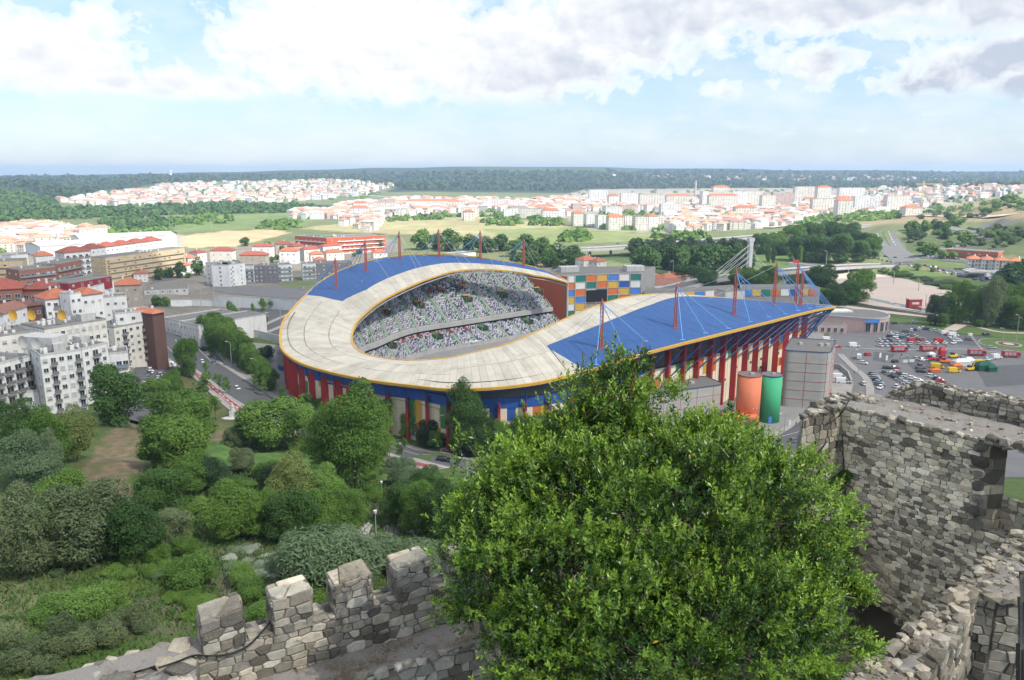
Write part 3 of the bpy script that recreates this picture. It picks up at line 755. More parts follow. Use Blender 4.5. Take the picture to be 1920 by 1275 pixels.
def bowl_build():
    N = 150; TE = 18.0
    def bs(name, r0, r1, mat, nr, dz=0):
        vs = []; fs = []
        for k in range(N+1):
            t = TB0+(TE-TB0)*k/N
            for q in range(nr+1): p = bowl(t, r0+(r1-r0)*q/nr); vs.append((p.x, p.y, p.z+dz))
        w = nr+1
        for k in range(N):
            for q in range(nr): o = k*w+q; fs.append((o, o+w, o+w+1, o+1))
        return MB().add(vs, fs).build(name, mat, stad)
    bs('lower_terrace', 0, 1.0, M_CONC, 2); bs('upper_terrace', 1.001, 2, M_CONC, 4)
    # front rail wall, mid beam and the dark gap under it
    def wall(name, r, z0, z1, mat, off=0.0, th=.5, t1=TE):
        vs = []; fs = []
        for k in range(N+1):
            t = TB0+(t1-TB0)*k/N; p = bowl(t, r); q = bowl(t, r+.04 if r < 1 else r+.02); d = Vector((p.x-q.x, p.y-q.y, 0)).normalized()
            a = Vector((p.x, p.y, 0))+d*off; b = a-d*th; vs += [(a.x, a.y, z0), (a.x, a.y, z1), (b.x, b.y, z1), (b.x, b.y, z0)]
        for k in range(N): o = 4*k; fs += [(o+4, o, o+1, o+5), (o+1, o+2, o+6, o+5), (o, o+4, o+7, o+3)]
        return MB().add(vs, fs).build(name, mat, stad)
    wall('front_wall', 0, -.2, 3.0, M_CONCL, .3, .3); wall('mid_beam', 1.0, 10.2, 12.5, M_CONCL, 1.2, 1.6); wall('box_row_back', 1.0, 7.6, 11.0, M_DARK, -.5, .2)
    # seats
    r_ = random.Random(3); mb = MB(); vents = []
    lower = [(733, 649), (820, 632), (905, 617), (990, 604)]; upper = [(722, 588), (786, 574), (876, 562), (942, 554), (1009, 547)]
    vl = [find(bowl, (TB0, 15), (0, .97), *p) for p in lower]; vu = [find(bowl, (TB0, 15), (1.02, 2), *p) for p in upper]
    aisles = [TB0+.15+.82*k for k in range(20)]
    segs = [[] for _ in M_SEAT]
    for r0, r1, rows in ((0.06, 0.97, 13), (1.03, 1.97, 30)):
        for q in range(rows):
            r = r0+(r1-r0)*q/(rows-1); t = TB0
            while t < 16.5:
                p = bowl(t, r); p2 = bowl(t+.02, r); stp = 0.62/max((p2-p).length, .01)*.02; t += stp
                dn = 0.09*max(1, stp/.05)
                if any(abs(t-a) < dn for a in aisles[(0 if r0 < 1 else 0)::1]) : continue
                if any((p.xy-w.xy).length < (3.4 if r0 < 1 else 3.0) for w in (vl if r0 < 1 else vu)): continue
                if r0 > 1 and abs(r-1.42) < .012: continue
                u = r_.random(); m = 0 if u < .47 else 1 if u < .62 else 2 if u < .82 else 3 if u < .92 else 4
                segs[m].append((p.x, p.y, p.z, math.atan2(p2.y-p.y, p2.x-p.x)))
    for mi, L in enumerate(segs):
        for x, y, z, a in L: 
            ca, sa = math.cos(a)*.25, math.sin(a)*.25; 
            o = [(x-ca, y-sa), (x+ca, y+sa)]; bx, by = -sa*1.7, ca*1.7
            v = [(o[0][0], o[0][1], z+.1), (o[1][0], o[1][1], z+.1), (o[1][0], o[1][1], z+.45), (o[0][0], o[0][1], z+.45), (o[1][0]+bx, o[1][1]+by, z+.5), (o[0][0]+bx, o[0][1]+by, z+.5), (o[1][0]+bx, o[1][1]+by, z+1.0), (o[0][0]+bx, o[0][1]+by, z+1.0)]
            mb.add(v, [(0, 1, 2, 3), (3, 2, 4, 5), (5, 4, 6, 7)], mi)
    mb.build('seats', M_SEAT, stad, kind='stuff')
    def strip_on(name, t, w, r0, r1, mat, dz):
        vs = []; fs = []; n = 6
        for k in range(n+1):
            r = r0+(r1-r0)*k/n; p = bowl(t, r); q = bowl(t+.03, r); d = (q-p).normalized()*w/2; vs += [p-d+Vector((0, 0, dz)), p+d+Vector((0, 0, dz)), p-d+Vector((0, 0, dz-.5)), p+d+Vector((0, 0, dz-.5))]
        for k in range(n): o = 4*k; fs += [(o, o+1, o+5, o+4), (o+2, o, o+4, o+6), (o+1, o+3, o+7, o+5)]
        fs += [(0, 2, 3, 1)]
        MB().add(vs, fs).build(name, mat, stad)
    for a in aisles:
        strip_on('stair', a, 1.5, 0.02, .98, M_GREENP, .16); strip_on('stair', a, 1.5, 1.02, 1.98, M_GREENP, .16)
    for ps, g, wc in ((vl, M_GREENP, M_GREENP), (vu, M_GREENP, material('vomitory_brown', (0.28, 0.11, 0.035), .8))):
        for p in ps:
            q = find(bowl, (TB0, 15), (0, 2), *proj(p)); e = _vend; f = Vector((-e.y, e.x, 0)); ang = math.atan2(f.y, f.x)
            b = Vector((p.x, p.y, 0)); mb = MB()
            for s in (-2.1, 2.1): c = b+f*s; mb.box((c.x, c.y, p.z+.4), (.5, 4.6, 2.4), ang)
            c = b+e*2.2; mb.box((c.x, c.y, p.z+1.2), (4.6, .5, 2.4), ang)
            v = mb.build('vomitory', g, stad)
            MB().box((b.x, b.y, p.z-.1), (3.7, 4.2, 1.5), ang).build('passage_floor', M_DARK, v)
            c = b+e*1.8; MB().box((c.x, c.y, p.z+.9), (3.4, .4, 1.7), ang).build('passage_back', wc if ps is vu else material('passage_ochre', (0.20, 0.15, 0.05), .9), v)
            if ps is vu:
                c = b+e*1.5; MB().box((c.x, c.y, p.z+2.4), (3.9, 1.4, .35), ang).build('canopy', PM['yellow'], v)
                c = b+f*(-1.0)+e*.6; MB().box((c.x, c.y, p.z+.8), (1.6, 3.0, 1.3), ang).build('side_wall', wc, v)
    # boxes with dark red seats under the beam
    for k in range(6):
        t0 = 9.3-k*.75; vs = []
        for tt in (t0, t0-.68):
            for r in (.80, .985): p = bowl(tt, r); vs.append((p.x, p.y, p.z+.75))
        vs += [(x, y, z-.6) for x, y, z in vs]
        MB().add(vs, [(0, 2, 3, 1), (0, 4, 6, 2), (1, 5, 4, 0), (2, 6, 7, 3)]).build('box_seating', material('box_red', weathered((0.16, 0.03, 0.035), .3, 1, False), .8), stad)
    # coloured block of seats high up
    cc = find(bowl, (TB0, 15), (1.3, 2), 838, 545); mbs = []; names = list(PM)
    for a in range(9):
        for b in range(4):
            p = find(bowl, (TB0, 15), (1.3, 2), 806+a*8.4, 551-b*3.6-a*.9, 26); MB().box((p.x, p.y, p.z+.9), (2.0, .8, .8), .8).build('coloured_seat_block', [PM['red'], PM['orange'], PM['yellow'], PM['white'], PM['blue'], M_DARK, M_DARK][r_.randrange(7)], stad)
    # white dugout roof by the track
    d = at(889, 637, 4.0); mb = MB(); mb.box((d.x, d.y, 3.2), (6, 3, .3), .85); mb.box((d.x+1, d.y+1, 1.6), (5, .3, 2.8), .85); mb.build('dugout_roof', PM['white'], stad)
    # end wall
    p0, p1 = bowl(TB0, 0), bowl(TB0, 2); d = (p1-p0); d.z = 0; d.normalize(); n_ = Vector((d.y, -d.x, 0)); 
    n_ = n_ if n_.dot(Vector((.77, .64, 0))) > 0 else -n_
    e = at(1060, 600, 3); e.z = 0; a = e; b = a-Vector((0.64, -0.77, 0))*44; off = Vector((.77, .64, 0))*.5
    vs = [a-off, b-off, b-off, a-off, a+off, b+off, b+off, a+off]; zs = [-1, -1, 30.0, 29.0, -1, -1, 30.0, 29.0]
    MB().add([(v.x, v.y, z) for v, z in zip(vs, zs)], [(0, 1, 2, 3), (7, 6, 5, 4), (3, 2, 6, 7), (0, 3, 7, 4), (1, 5, 6, 2)]).build('end_wall', M_OWALL, stad)
    MB().box((a.x+.9, a.y-.6, 14), (1.0, 1.0, 31), .6).build('end_column', M_CONCL, stad)
bowl_build()
def pitch():
    A = Vector((.77, .64, 0)); Pp = Vector((.64, -.77, 0)); c0 = A*240+Pp*-262
    def ring(a, b, z, name, mat, dz):
        vs = []
        for k in range(48):
            q = 2*PI*k/48; cu, cv = math.cos(q), math.sin(q); vs.append(c0+A*(a*math.copysign(abs(cu)**.8, cu))+Pp*(b*math.copysign(abs(cv)**.7, cv))+Vector((0, 0, z)))
        MB().add(vs, [tuple(range(48))]).build(name, mat, stad)
    ring(100, 52, .06, 'running_track', M_TRACK, 0); ring(72, 34, .09, 'pitch', M_TURF, 0)
    for k in range(5):
        pts = [];
        for q in range(97):
            w = 2*PI*q/96; cu, cv = math.cos(w), math.sin(w); pts.append(c0+A*((99-k*2.4)*math.copysign(abs(cu)**.8, cu))+Pp*((51-k*2.4)*math.copysign(abs(cv)**.7, cv))+Vector((0, 0, .1)))
        MB().tube(pts, .07, 3, caps=False).build('lane_line', PM['white'], stad)
    # near grandstand under its roof
    vs = []; fs = []
    for k in range(41):
        t = 21+10.3*k/40; a, _ = inward(t, fdist(t)+3.4); i = ic(t); vs += [(a.x, a.y, min(24, oc(t).z-6)), (i.x*.9+a.x*.1, i.y*.9+a.y*.1, 2.5), (a.x, a.y, 0)]
    for k in range(40): o = 3*k; fs += [(o, o+1, o+4, o+3)]
    MB().add(vs, fs).build('near_terrace', M_CONC, stad)
pitch()
# ---- stair towers standing against the stadium
def rounded(pts, r, n=5):
    out = []; m = len(pts)
    for i in range(m):
        p, a, b = Vector(pts[i]), Vector(pts[i-1]), Vector(pts[(i+1) % m]); da, db = (a-p).normalized(), (b-p).normalized()
        for k in range(n+1):
            u = k/n; q = (p+da*r).lerp(p, u).lerp(p.lerp(p+db*r, u), u); out.append((q.x, q.y))
    return out
M_ROOFG = material('roof_grey', weathered((0.17, 0.165, 0.155), .35, .3, False), .95)
M_REDL = material('red_joint', (0.42, 0.07, 0.06), .7)
def stair_tower(poly, hgt, label, rowh, cols, r=2.6):
    c = sum((Vector(p) for p in poly), Vector((0, 0)))/len(poly); T = thing('stair_tower', label, 'tower', (c.x, c.y, 0))
    rp_ = rounded(poly, r); m = material('tower_concrete', lambda t: t.mix(t.ramp(t.math('FRACT', t.math('MULTIPLY', t.node('ShaderNodeSeparateXYZ', i_0=t.pos()).outputs[2], 1/ rowh)), [(0.0, .0), (.5, .5), (1.0, .15)]), t.mix(t.ramp(t.noise(.4, t.pos(), 4), [(.4, 0.), (.7, .5)]), (0.42, 0.41, 0.385), (0.33, 0.32, 0.295)), (0.33, 0.32, 0.29)), .85)
    body = MB().prism(rp_, -1, hgt).build('shaft', m, T)
    inn_ = [(c.x+(x-c.x)*.97, c.y+(y-c.y)*.97) for x, y in rp_]
    MB().prism(inn_, hgt+.003, hgt+.05).build('roof_deck', M_ROOFG, T)
    mb = MB(); n = len(rp_)
    mb.tube([(x, y, hgt+.1) for x, y in rp_]+[(rp_[0][0], rp_[0][1], hgt+.1)], .22, 4, caps=False); mb.build('parapet', material('parapet_blue', (0.05, 0.08, 0.16), .7), T)
    out = [(c.x+(x-c.x)*1.004, c.y+(y-c.y)*1.004) for x, y in rp_]
    z = rowh
    while z < hgt-1: MB().tube([(x, y, z) for x, y in out]+[(out[0][0], out[0][1], z)], .07, 4, caps=False).build('joint', M_REDL, T); z += rowh
    L = 0
    per = [0]
    for i in range(n): per.append(per[-1]+(Vector(out[(i+1) % n])-Vector(out[i])).length)
    k = 0; s = 2.0
    while s < per[-1]:
        i = max(j for j in range(n) if per[j] <= s); f = (s-per[i])/(per[i+1]-per[i]); q = Vector(out[i]).lerp(Vector(out[(i+1) % n]), f)
        MB().tube([(q.x, q.y, 0), (q.x, q.y, hgt)], .07, 4).build('joint', M_REDL, T); s += cols
    for k in range(4):
        f = rnd.uniform(-.5, .5), rnd.uniform(-.5, .5); b = Vector(poly[0])*(.5-f[0])*.5+Vector(poly[1])*(.5+f[0])*.5+Vector(poly[2])*(.5+f[0])*.5+Vector(poly[3])*(.5-f[0])*.5
        b = c+(b-c)*1.0; MB().box((c.x+(Vector(poly[1])-Vector(poly[0])).x*f[0]*.8, c.y+(Vector(poly[1])-Vector(poly[0])).y*f[0]*.8+f[1]*2, 0), (1.6, 1.2, .9), .3, z0=hgt+.05).build('roof_vent', M_CONCL, T)
    return T
tw = stair_tower([(104.5, 286.5), (120.5, 282.5), (131.5, 304), (115, 309)], 22.5, 'tall grey concrete stair tower with red joints at the right end of the stadium', 3.6, 7.5)
MB().add([(127.5, 295.9, 1), (129.6, 300.1, 1), (129.6, 300.1, 3.6), (127.5, 295.9, 3.6), (127.3, 296, 1), (129.4, 300.2, 1), (129.4, 300.2, 3.6), (127.3, 296, 3.6)], [(0, 1, 2, 3), (3, 2, 6, 7), (0, 3, 7, 4), (1, 5, 6, 2), (0, 4, 5, 1)]).build('red_sign', M_REDL, tw)
stair_tower([(47, 255), (77, 268), (72.5, 280), (42, 266)], 14.2, 'long low grey stair block with rounded corners behind the big tree', 3.6, 7.0, 3.5)
def drum(px0, px1, x, y, r, hgt, mat, rim, label):
    T = thing('stair_drum', label, 'tower', (x, y, 0)); b = MB().cyl((x, y, -1), r, hgt+1, 40).build('drum_wall', mat, T, False)
    b.data.polygons.foreach_set('use_smooth', [len(p.vertices) == 4 for p in b.data.polygons])
    MB().cyl((x, y, hgt+.003), r*.97, .06, 40).build('roof_deck', M_ROOFG, T)
    MB().tube([(x+r*math.cos(a*PI/20), y+r*math.sin(a*PI/20), hgt+.05) for a in range(41)], .18, 4, caps=False).build('rim', rim, T)
    MB().box((x+.6, y-.4, hgt+.4), (1.6, .7, .7), .3).build('roof_vent', M_CONCL, T); return T
M_ODR = material('drum_orange', weathered((0.72, 0.21, 0.10), .18, .15), .7); M_GDR = material('drum_green', weathered((0.05, 0.42, 0.19), .15, .15), .7)
do = drum(0, 0, 85.6, 267, 4.2, 18.3, M_ODR, M_REDL, 'orange cylindrical stair drum against the stadium facade')
dg = drum(0, 0, 94.3, 269.5, 3.8, 17.6, M_GDR, M_STRUT, 'green cylindrical stair drum beside the orange one')
MB().box((93.7, 265.75, 1.6), (1.6, .2, 2.4), .1).build('door', M_LBLUE, dg)
for s in (-.6, .6): MB().cyl((86.9+s, 262.98, 6.6), .22, .3, 8).build('lamp', PM['white'], do)
kp = thing('ticket_kiosk', 'low orange ticket block with dark windows at the foot of the orange drum', 'kiosk', (82, 260, 0))
MB().prism([(75, 259), (87.5, 259.5), (88, 264), (76, 266)], -1, 4.6).build('wall', M_ODR, kp)
for k in range(4):
    MB().box((81+k*1.5, 259.15, 2.6), (1.0, .14, .8), .04).build('window', M_DARK, kp)
    MB().box((81+k*1.5, 259.15, 3.7), (1.1, .12, .28), .04).build('sign_letters', M_DARK, kp)
MB().box((74.5, 257.5, 1.2), (4, 2.5, 3), .2).build('red_sign', M_REDL, kp)
# ------------------------------------------------------------ roads, plaza, car parks
M_ASPH = material('asphalt', weathered((0.105, 0.105, 0.108), 0.35, 0.12, False, dirt=(0.07, 0.07, 0.07)), 0.9, lambda t: t.bump(t.noise(14, t.pos(), 2), .3, .02))
M_ASPHL = material('asphalt_worn', weathered((0.16, 0.158, 0.155), 0.4, 0.1, False, dirt=(0.10, 0.10, 0.10)), 0.9)
M_PAVE = material('pavement', weathered((0.33, 0.31, 0.28), 0.35, 0.3, False), 0.9)
M_PLAZA = material('plaza', weathered((0.25, 0.245, 0.235), 0.35, 0.15, False), 0.9)
M_BIKE = material('cycle_lane_red', weathered((0.32, 0.055, 0.06), 0.3, 0.8, False), 0.85)
M_LINE = material('road_paint', weathered((0.62, 0.62, 0.60), 0.35, 2.0, False), 0.7)
M_SAND = material('sand_lot', weathered((0.50, 0.41, 0.34), 0.4, 0.04, False, dirt=(0.36, 0.31, 0.26)), 0.95)
M_GRASS = material('mown_grass', lambda t: t.mix(t.noise(.3, t.pos(), 5, .7), (0.05, 0.11, 0.02), (0.13, 0.17, 0.045)), .95)
M_STEM = material('retaining_stone', weathered((0.30, 0.28, 0.25), .5, .5), .9)
sheet('plaza', G2([(500, 742), (560, 768), (640, 790), (745, 812), (870, 828), (1000, 836), (1200, 838), (1440, 842), (1500, 820), (1560, 760), (1545, 700), (1545, 620), (1240, 545), (1060, 500), (700, 500), (560, 570), (525, 640)]), M_PLAZA, 9, .10)
sheet('road', G2([(1520, 850), (1562, 770), (1552, 700), (1556, 640), (1545, 592), (1620, 597), (1700, 612), (1800, 632), (1920, 648), (2500, 690), (2500, 900), (1600, 900)]), M_ASPHL, 12, .14)
sheet('road', G2([(1545, 590), (1640, 600), (1720, 612), (1800, 628), (1920, 640), (2500, 680), (2500, 700), (1920, 660), (1790, 645), (1700, 625), (1640, 612), (1550, 602)]), M_ASPH, 10, .2)
sheet('plaza', G2([(440, 640), (528, 648), (545, 700), (560, 765), (520, 752), (470, 722), (430, 690), (400, 655), (380, 630), (372, 615)]), M_PLAZA, 6, .1)
def cl(pts, k=5): return smooth([Vector((*gp(*p).xy, 0)) for p in pts], k)
R1 = cl([(300, 600), (322, 632), (352, 660), (398, 695), (447, 730), (500, 762), (560, 793), (640, 820), (740, 845), (830, 862), (900, 878), (1000, 895), (1120, 905), (1250, 890), (1400, 850), (1500, 825), (1570, 770)], 6)
strip('road', R1, 7.2, -7.2, M_ASPH, .22)
def kerbed(name, path, a, b, mat, hgt=.13): return strip(name, path, a, b, mat, .22+hgt, .3)
kerbed('pavement', R1[14:], -7.2, -9.6, M_PAVE); strip('pavement', R1[12:], 9.4, 7.2, M_PAVE, .35, .3)
strip('cycle_lane', R1[16:84], -9.6, -12.2, M_BIKE, .30, .1); kerbed('pavement', R1[14:84], -12.2, -14.6, M_PAVE)
def dashes(path, off, L, gap, w, mat, name='lane_marking', dz=.226, start=0.0):
    seg = [(path[i], path[i+1]) for i in range(len(path)-1)]; s = start; acc = 0; mb = MB()
    for a, b in seg:
        d = (b-a); ln = d.length; 
        if ln < 1e-6: continue
        d.normalize(); n = Vector((-d.y, d.x, 0))
        while s < acc+ln:
            p = a+d*(s-acc)+n*off; q = p+d*L; vs = [p+n*w/2, p-n*w/2, q-n*w/2, q+n*w/2]
            mb.add([(v.x, v.y, h(v.x, v.y)+dz+.02) for v in vs], [(0, 1, 2, 3)]); s += L+gap
        acc += ln
    return mb.build(name, mat, None, kind='structure')
dashes(R1, 0, 4, 5, .35, M_LINE); dashes(R1[16:84], -9.9, 60, 0.1, .25, M_LINE, dz=.31); dashes(R1[16:84], -10.9, 2.2, 3, .45, M_LINE, dz=.31); dashes(R1[16:84], -11.9, 60, .1, .25, M_LINE, dz=.31)
dashes(R1, 6.6, 60, .1, .2, M_LINE); dashes(R1, -6.6, 60, .1, .2, M_LINE)
# side street with parked cars by the white flats
strip('road', cl([(318, 640), (305, 668), (285, 700), (262, 740), (240, 790)]), 6.5, -6.5, M_ASPH, .2)
sheet('road', G2([(270, 536), (300, 528), (395, 512), (395, 545), (440, 552), (640, 568), (640, 552), (560, 540), (470, 537), (430, 536), (400, 533), (372, 512), (385, 500), (360, 492), (340, 505), (300, 518)]), M_ASPHL, 9, .22)
sheet('car_park', G2([(442, 600), (452, 574), (560, 583), (560, 640), (528, 640), (442, 622)]), M_ASPH, 8, .2)
for a, b in (((455, 612), (500, 592)), ((475, 618), (540, 590)), ((500, 624), (548, 604)), ((470, 600), (500, 586))): strip('pavement', cl([a, b], 4), 1.6, -1.6, M_PAVE, .34, .3)
# the right: sandy lot, promenade, lawns, roundabout
sheet('sand_lot', G2([(1505, 522), (1600, 510), (1640, 514), (1730, 530), (1790, 548), (1860, 560), (1920, 572), (2100, 600), (1900, 606), (1790, 600), (1720, 583), (1640, 573), (1590, 563), (1555, 548)]), M_SAND, 12, .2)
sheet('lawn', G2([(1560, 586), (1640, 592), (1760, 606), (1850, 616), (1920, 622), (2300, 640), (2300, 665), (1920, 637), (1800, 626), (1700, 610), (1620, 597)]), M_GRASS, 10, .16)
strip('path', cl([(1560, 572), (1620, 580), (1700, 590), (1780, 598), (1830, 604)]), 4.5, -4.5, M_SAND, .3)
strip('path', cl([(1780, 620), (1805, 608), (1812, 604)]), 3.2, -3.2, M_SAND, .32); strip('path', cl([(1805, 608), (1840, 616), (1880, 624), (1960, 626)]), 1.8, -1.8, M_SAND, .34)
sheet('river', G2([(1560, 556), (1620, 560), (1700, 578), (1800, 600), (1900, 612), (2200, 630), (2200, 622), (1900, 605), (1800, 594), (1700, 572), (1600, 552)]), material('river_water', (0.03, 0.045, 0.035), .12), 12, .24)
def disc(name, px, py, rx, mat, off, zc=0, n=48, thick=.3):
    c = gp(px, py); vs = []
    for k in range(n): a = 2*PI*k/n; x, y = c.x+rx*math.cos(a), c.y+rx*math.sin(a); vs.append((x, y))
    z = h(c.x, c.y); mb = MB().prism(vs, lambda x, y: h(x, y)+off-thick, lambda x, y: h(x, y)+off); return mb.build(name, mat, None, kind='structure')
disc('pavement', 1898, 647, 15.5, M_PAVE, .34); disc('lawn', 1898, 647, 14.8, M_GRASS, .40); disc('pavement', 1891, 646.5, 6.0, M_PAVE, .46); disc('flower_bed', 1891, 646.5, 4.8, material('flower_bed', (0.10, .045, .05), .9), .52); disc('gravel_bed', 1891, 646.5, 2.6, M_SAND, .60)
# ---- service ramp and curved kerb beside the grey tower
sheet('pavement', G2([(1556, 700), (1575, 690), (1592, 700), (1600, 722), (1592, 750), (1560, 765)]), M_PAVE, 5, .3)
strip('pavement', cl([(1575, 665), (1600, 690), (1625, 712), (1632, 745), (1625, 790)]), 1.6, -1.6, M_PAVE, .34, .3)
strip('lane_marking', cl([(1560, 655), (1600, 653), (1680, 656), (1800, 655), (1900, 665)]), .25, -.25, M_LINE, .2)
# highway, bridge and viaduct to the right
V1 = smooth([at(1045, 468, 9), at(1120, 466, 9), at(1200, 461, 9.5), at(1300, 453, 10), at(1390, 446, 10.5), at(1480, 437, 11), at(1600, 425, 12), at(1750, 418, 12), at(1920, 411, 14), at(2300, 396, 18)], 6)
def deck(label, name, path, hw, zoff, mat, posts, rail=1.0, cat='bridge'):
    T = thing(name, label, cat, (path[0].x, path[0].y, 0)); zf = lambda x, y, i: path[i].z
    strip('deck', path, hw, -hw, mat, 0, 1.6, zf, T)
    for s in (1, -1): strip('parapet', path, s*hw+.15, s*hw-.15, M_CONCL, rail, rail+1.2, zf, T)
    strip('carriageway', path, hw*.86, -hw*.86, M_ASPH, .06, 0, zf, T)
    for i in posts:
        p = path[i]; MB().box((p.x, p.y, 0), (2.2, 2.2, p.z-1.6+3), .3, z0=-3).build('pier', M_CONC, T)
    return T
M_DECKL = material('deck_pale', weathered((0.46, 0.45, 0.43), .2, .1), .8)
deck('long pale road viaduct crossing the valley behind the tree belt', 'viaduct', V1, 10, 0, M_DECKL, range(2, len(V1)-6, 3), 1.2)
B1 = smooth([at(1170, 560, 4), at(1260, 540, 5), at(1340, 522, 6), at(1430, 512, 6.5), at(1530, 503, 6), at(1620, 498, 5), at(1665, 497, 3.5)], 6)
br = deck('cable-stayed road bridge with one white pylon, seen behind the grandstand masts', 'bridge', B1, 8, 0, M_DECKL, [26, 29, 32], 1.0)
def pylon():
    b = at(1404, 508, 5); b = Vector((b.x, b.y, 0)); top = up(b, 446); w = material('pylon_white', weathered((0.62, 0.62, 0.60), .15, .1), .6)
    MB().box((b.x, b.y, 0), (3.4, 3.4, top.z+2), .35, z0=-2).build('pylon', w, br)
    MB().box((b.x, b.y, top.z-1.5), (5.5, 3.6, 3), .35).build('pylon_head', w, br)
    for k, (px, py) in enumerate([(1325, 523), (1338, 521), (1350, 520), (1362, 518)]):
        MB().tube([(b.x, b.y, top.z-5-k*5), at(px, py, 5.5)], .13, 5).build('stay_cable', w, br)
        MB().tube([(b.x, b.y, top.z-5-k*5), at(px+8, py+2, 5.5)], .13, 5).build('stay_cable', w, br)
    for k, (px, py) in enumerate([(1432, 512), (1446, 511), (1460, 510), (1475, 509)]):
        MB().tube([(b.x, b.y, top.z-5-k*5), at(px, py, 6)], .11, 5).build('stay_cable', w, br)
pylon()
H1 = cl([(1655, 436), (1660, 447), (1668, 460), (1680, 475), (1692, 484), (1702, 492)], 6)
strip('road', H1, 13, -13, M_ASPHL, .3); strip('verge', H1, .9, -.9, M_GRASS, .42); dashes(H1, 6, 8, 6, .7, M_LINE, dz=.31); dashes(H1, -6, 8, 6, .7, M_LINE, dz=.31)
strip('road', cl([(1640, 498), (1700, 494), (1760, 500), (1800, 508), (1860, 522), (1920, 540), (2100, 580)]), 10, -10, M_ASPH, .34)
strip('road', cl([(1700, 480), (1760, 486), (1830, 494), (1920, 510), (2100, 540)]), 7, -7, M_ASPH, .36)
strip('road', cl([(1775, 478), (1740, 482), (1722, 478)]), 5, -5, M_ASPHL, .38)
strip('road', cl([(2050, 405), (1920, 414), (1858, 421), (1842, 430), (1850, 440), (1836, 450), (1800, 462), (1740, 472)], 6), 7, -7, M_ASPHL, .5)
strip('road', cl([(1760, 424), (1800, 430), (1830, 438), (1838, 446), (1800, 458)], 6), 5, -5, M_ASPHL, .55)
sheet('verge', G2([(1660, 512), (1700, 502), (1790, 520), (1900, 545), (2000, 580), (1900, 575), (1790, 548), (1720, 530)]), M_GRASS, 12, .25)
sheet('verge', G2([(1700, 490), (1760, 490), (1820, 500), (1800, 506), (1730, 498)]), M_GRASS, 12, .5)
sheet('sports_field', G2([(1365, 496), (1420, 470), (1550, 470), (1560, 492), (1480, 505)]), M_GRASS, 14, .3)
# far country roads and the pale town road
strip('road', cl([(600, 360), (800, 372), (1060, 378)], 6), 8, -8, M_DECKL, .8)
strip('road', cl([(1440, 428), (1560, 412), (1700, 405), (1920, 400)], 6), 8, -8, M_SAND, 1.5)
# ---- retaining walls
def wall_line(label, pts, hgt, th, mat, name='retaining_wall', cap=True, cat='wall', z0=None, group=None):
    P_ = [gp(*p) for p in pts]; T = thing(name, label, cat, P_[0], group=group)
    for a, b in zip(P_[:-1], P_[1:]):
        d = Vector((b.x-a.x, b.y-a.y)); n = Vector((-d.y, d.x)).normalized()*th/2; q = [a.xy+n, a.xy-n, b.xy-n, b.xy+n]
        MB().prism([tuple(v) for v in q], lambda x, y: h(x, y)-1.5, lambda x, y: h(x, y)+hgt).build('wall_panel', mat, T)
        if cap:
            n2 = n*1.25; q = [a.xy+n2, a.xy-n2, b.xy-n2, b.xy+n2]; MB().prism([tuple(v) for v in q], lambda x, y: h(x, y)+hgt+.003, lambda x, y: h(x, y)+hgt+.18).build('coping', M_CONCL, T)
    return T
M_WHITEW = material('white_render', weathered((0.62, 0.63, 0.64), .25, .1), .8)
wall_line('long pale grey retaining wall behind the small car park', [(402, 574), (450, 577), (500, 579), (550, 583), (600, 588)], 7.5, .8, M_WHITEW)
wall_line('slanting pale retaining wall behind the long white office building', [(320, 574), (360, 573), (402, 574)], 4.0, .8, M_WHITEW)
wall_line('pale boundary wall between the car park and the ramp beside the stadium', [(440, 626), (485, 634), (530, 645)], 4.0, .6, M_WHITEW)
wall_line('grey stone boundary wall between the road and the stadium trees', [(560, 768), (640, 792), (700, 806), (760, 818)], 1.8, .6, M_STEM)
wall_line('weathered stone wall beside the blue gate on the stadium side of the road', [(800, 826), (850, 834), (885, 840)], 2.6, .6, M_STEM)
wall_line('pale stone wall along the pavement right of the gate', [(898, 842), (950, 850), (1010, 856), (1100, 860)], 2.4, .6, M_STEM)
wall_line('stone river wall along the edge of the sandy lot', [(1560, 562), (1640, 578), (1720, 590), (1800, 604)], 1.6, 1.2, M_STEM)
wall_line('curved concrete wall of the service ramp by the grey tower', [(1556, 690), (1575, 693), (1590, 706), (1596, 722)], 2.2, .5, M_CONCL)
# ---- blue gate in the road wall
g = gp(788, 822); gt = thing('gate', 'blue metal gate between white posts in the road wall', 'gate', g)
for k in range(-1, 2, 2): MB().box((g.x+k*2.6, g.y+k*.5, 0), (.5, .5, 2.6), z0=g.z).build('post', M_WHITEW, gt)
for k in range(9): MB().box((g.x-2.1+k*.52, g.y-.4+k*.1, 0), (.12, .08, 1.9), z0=g.z+.1).build('bar', M_LBLUE, gt)
for z in (.3, 1.8): MB().box((g.x, g.y, g.z+z), (4.8, .08, .12), .19).build('rail', M_LBLUE, gt)
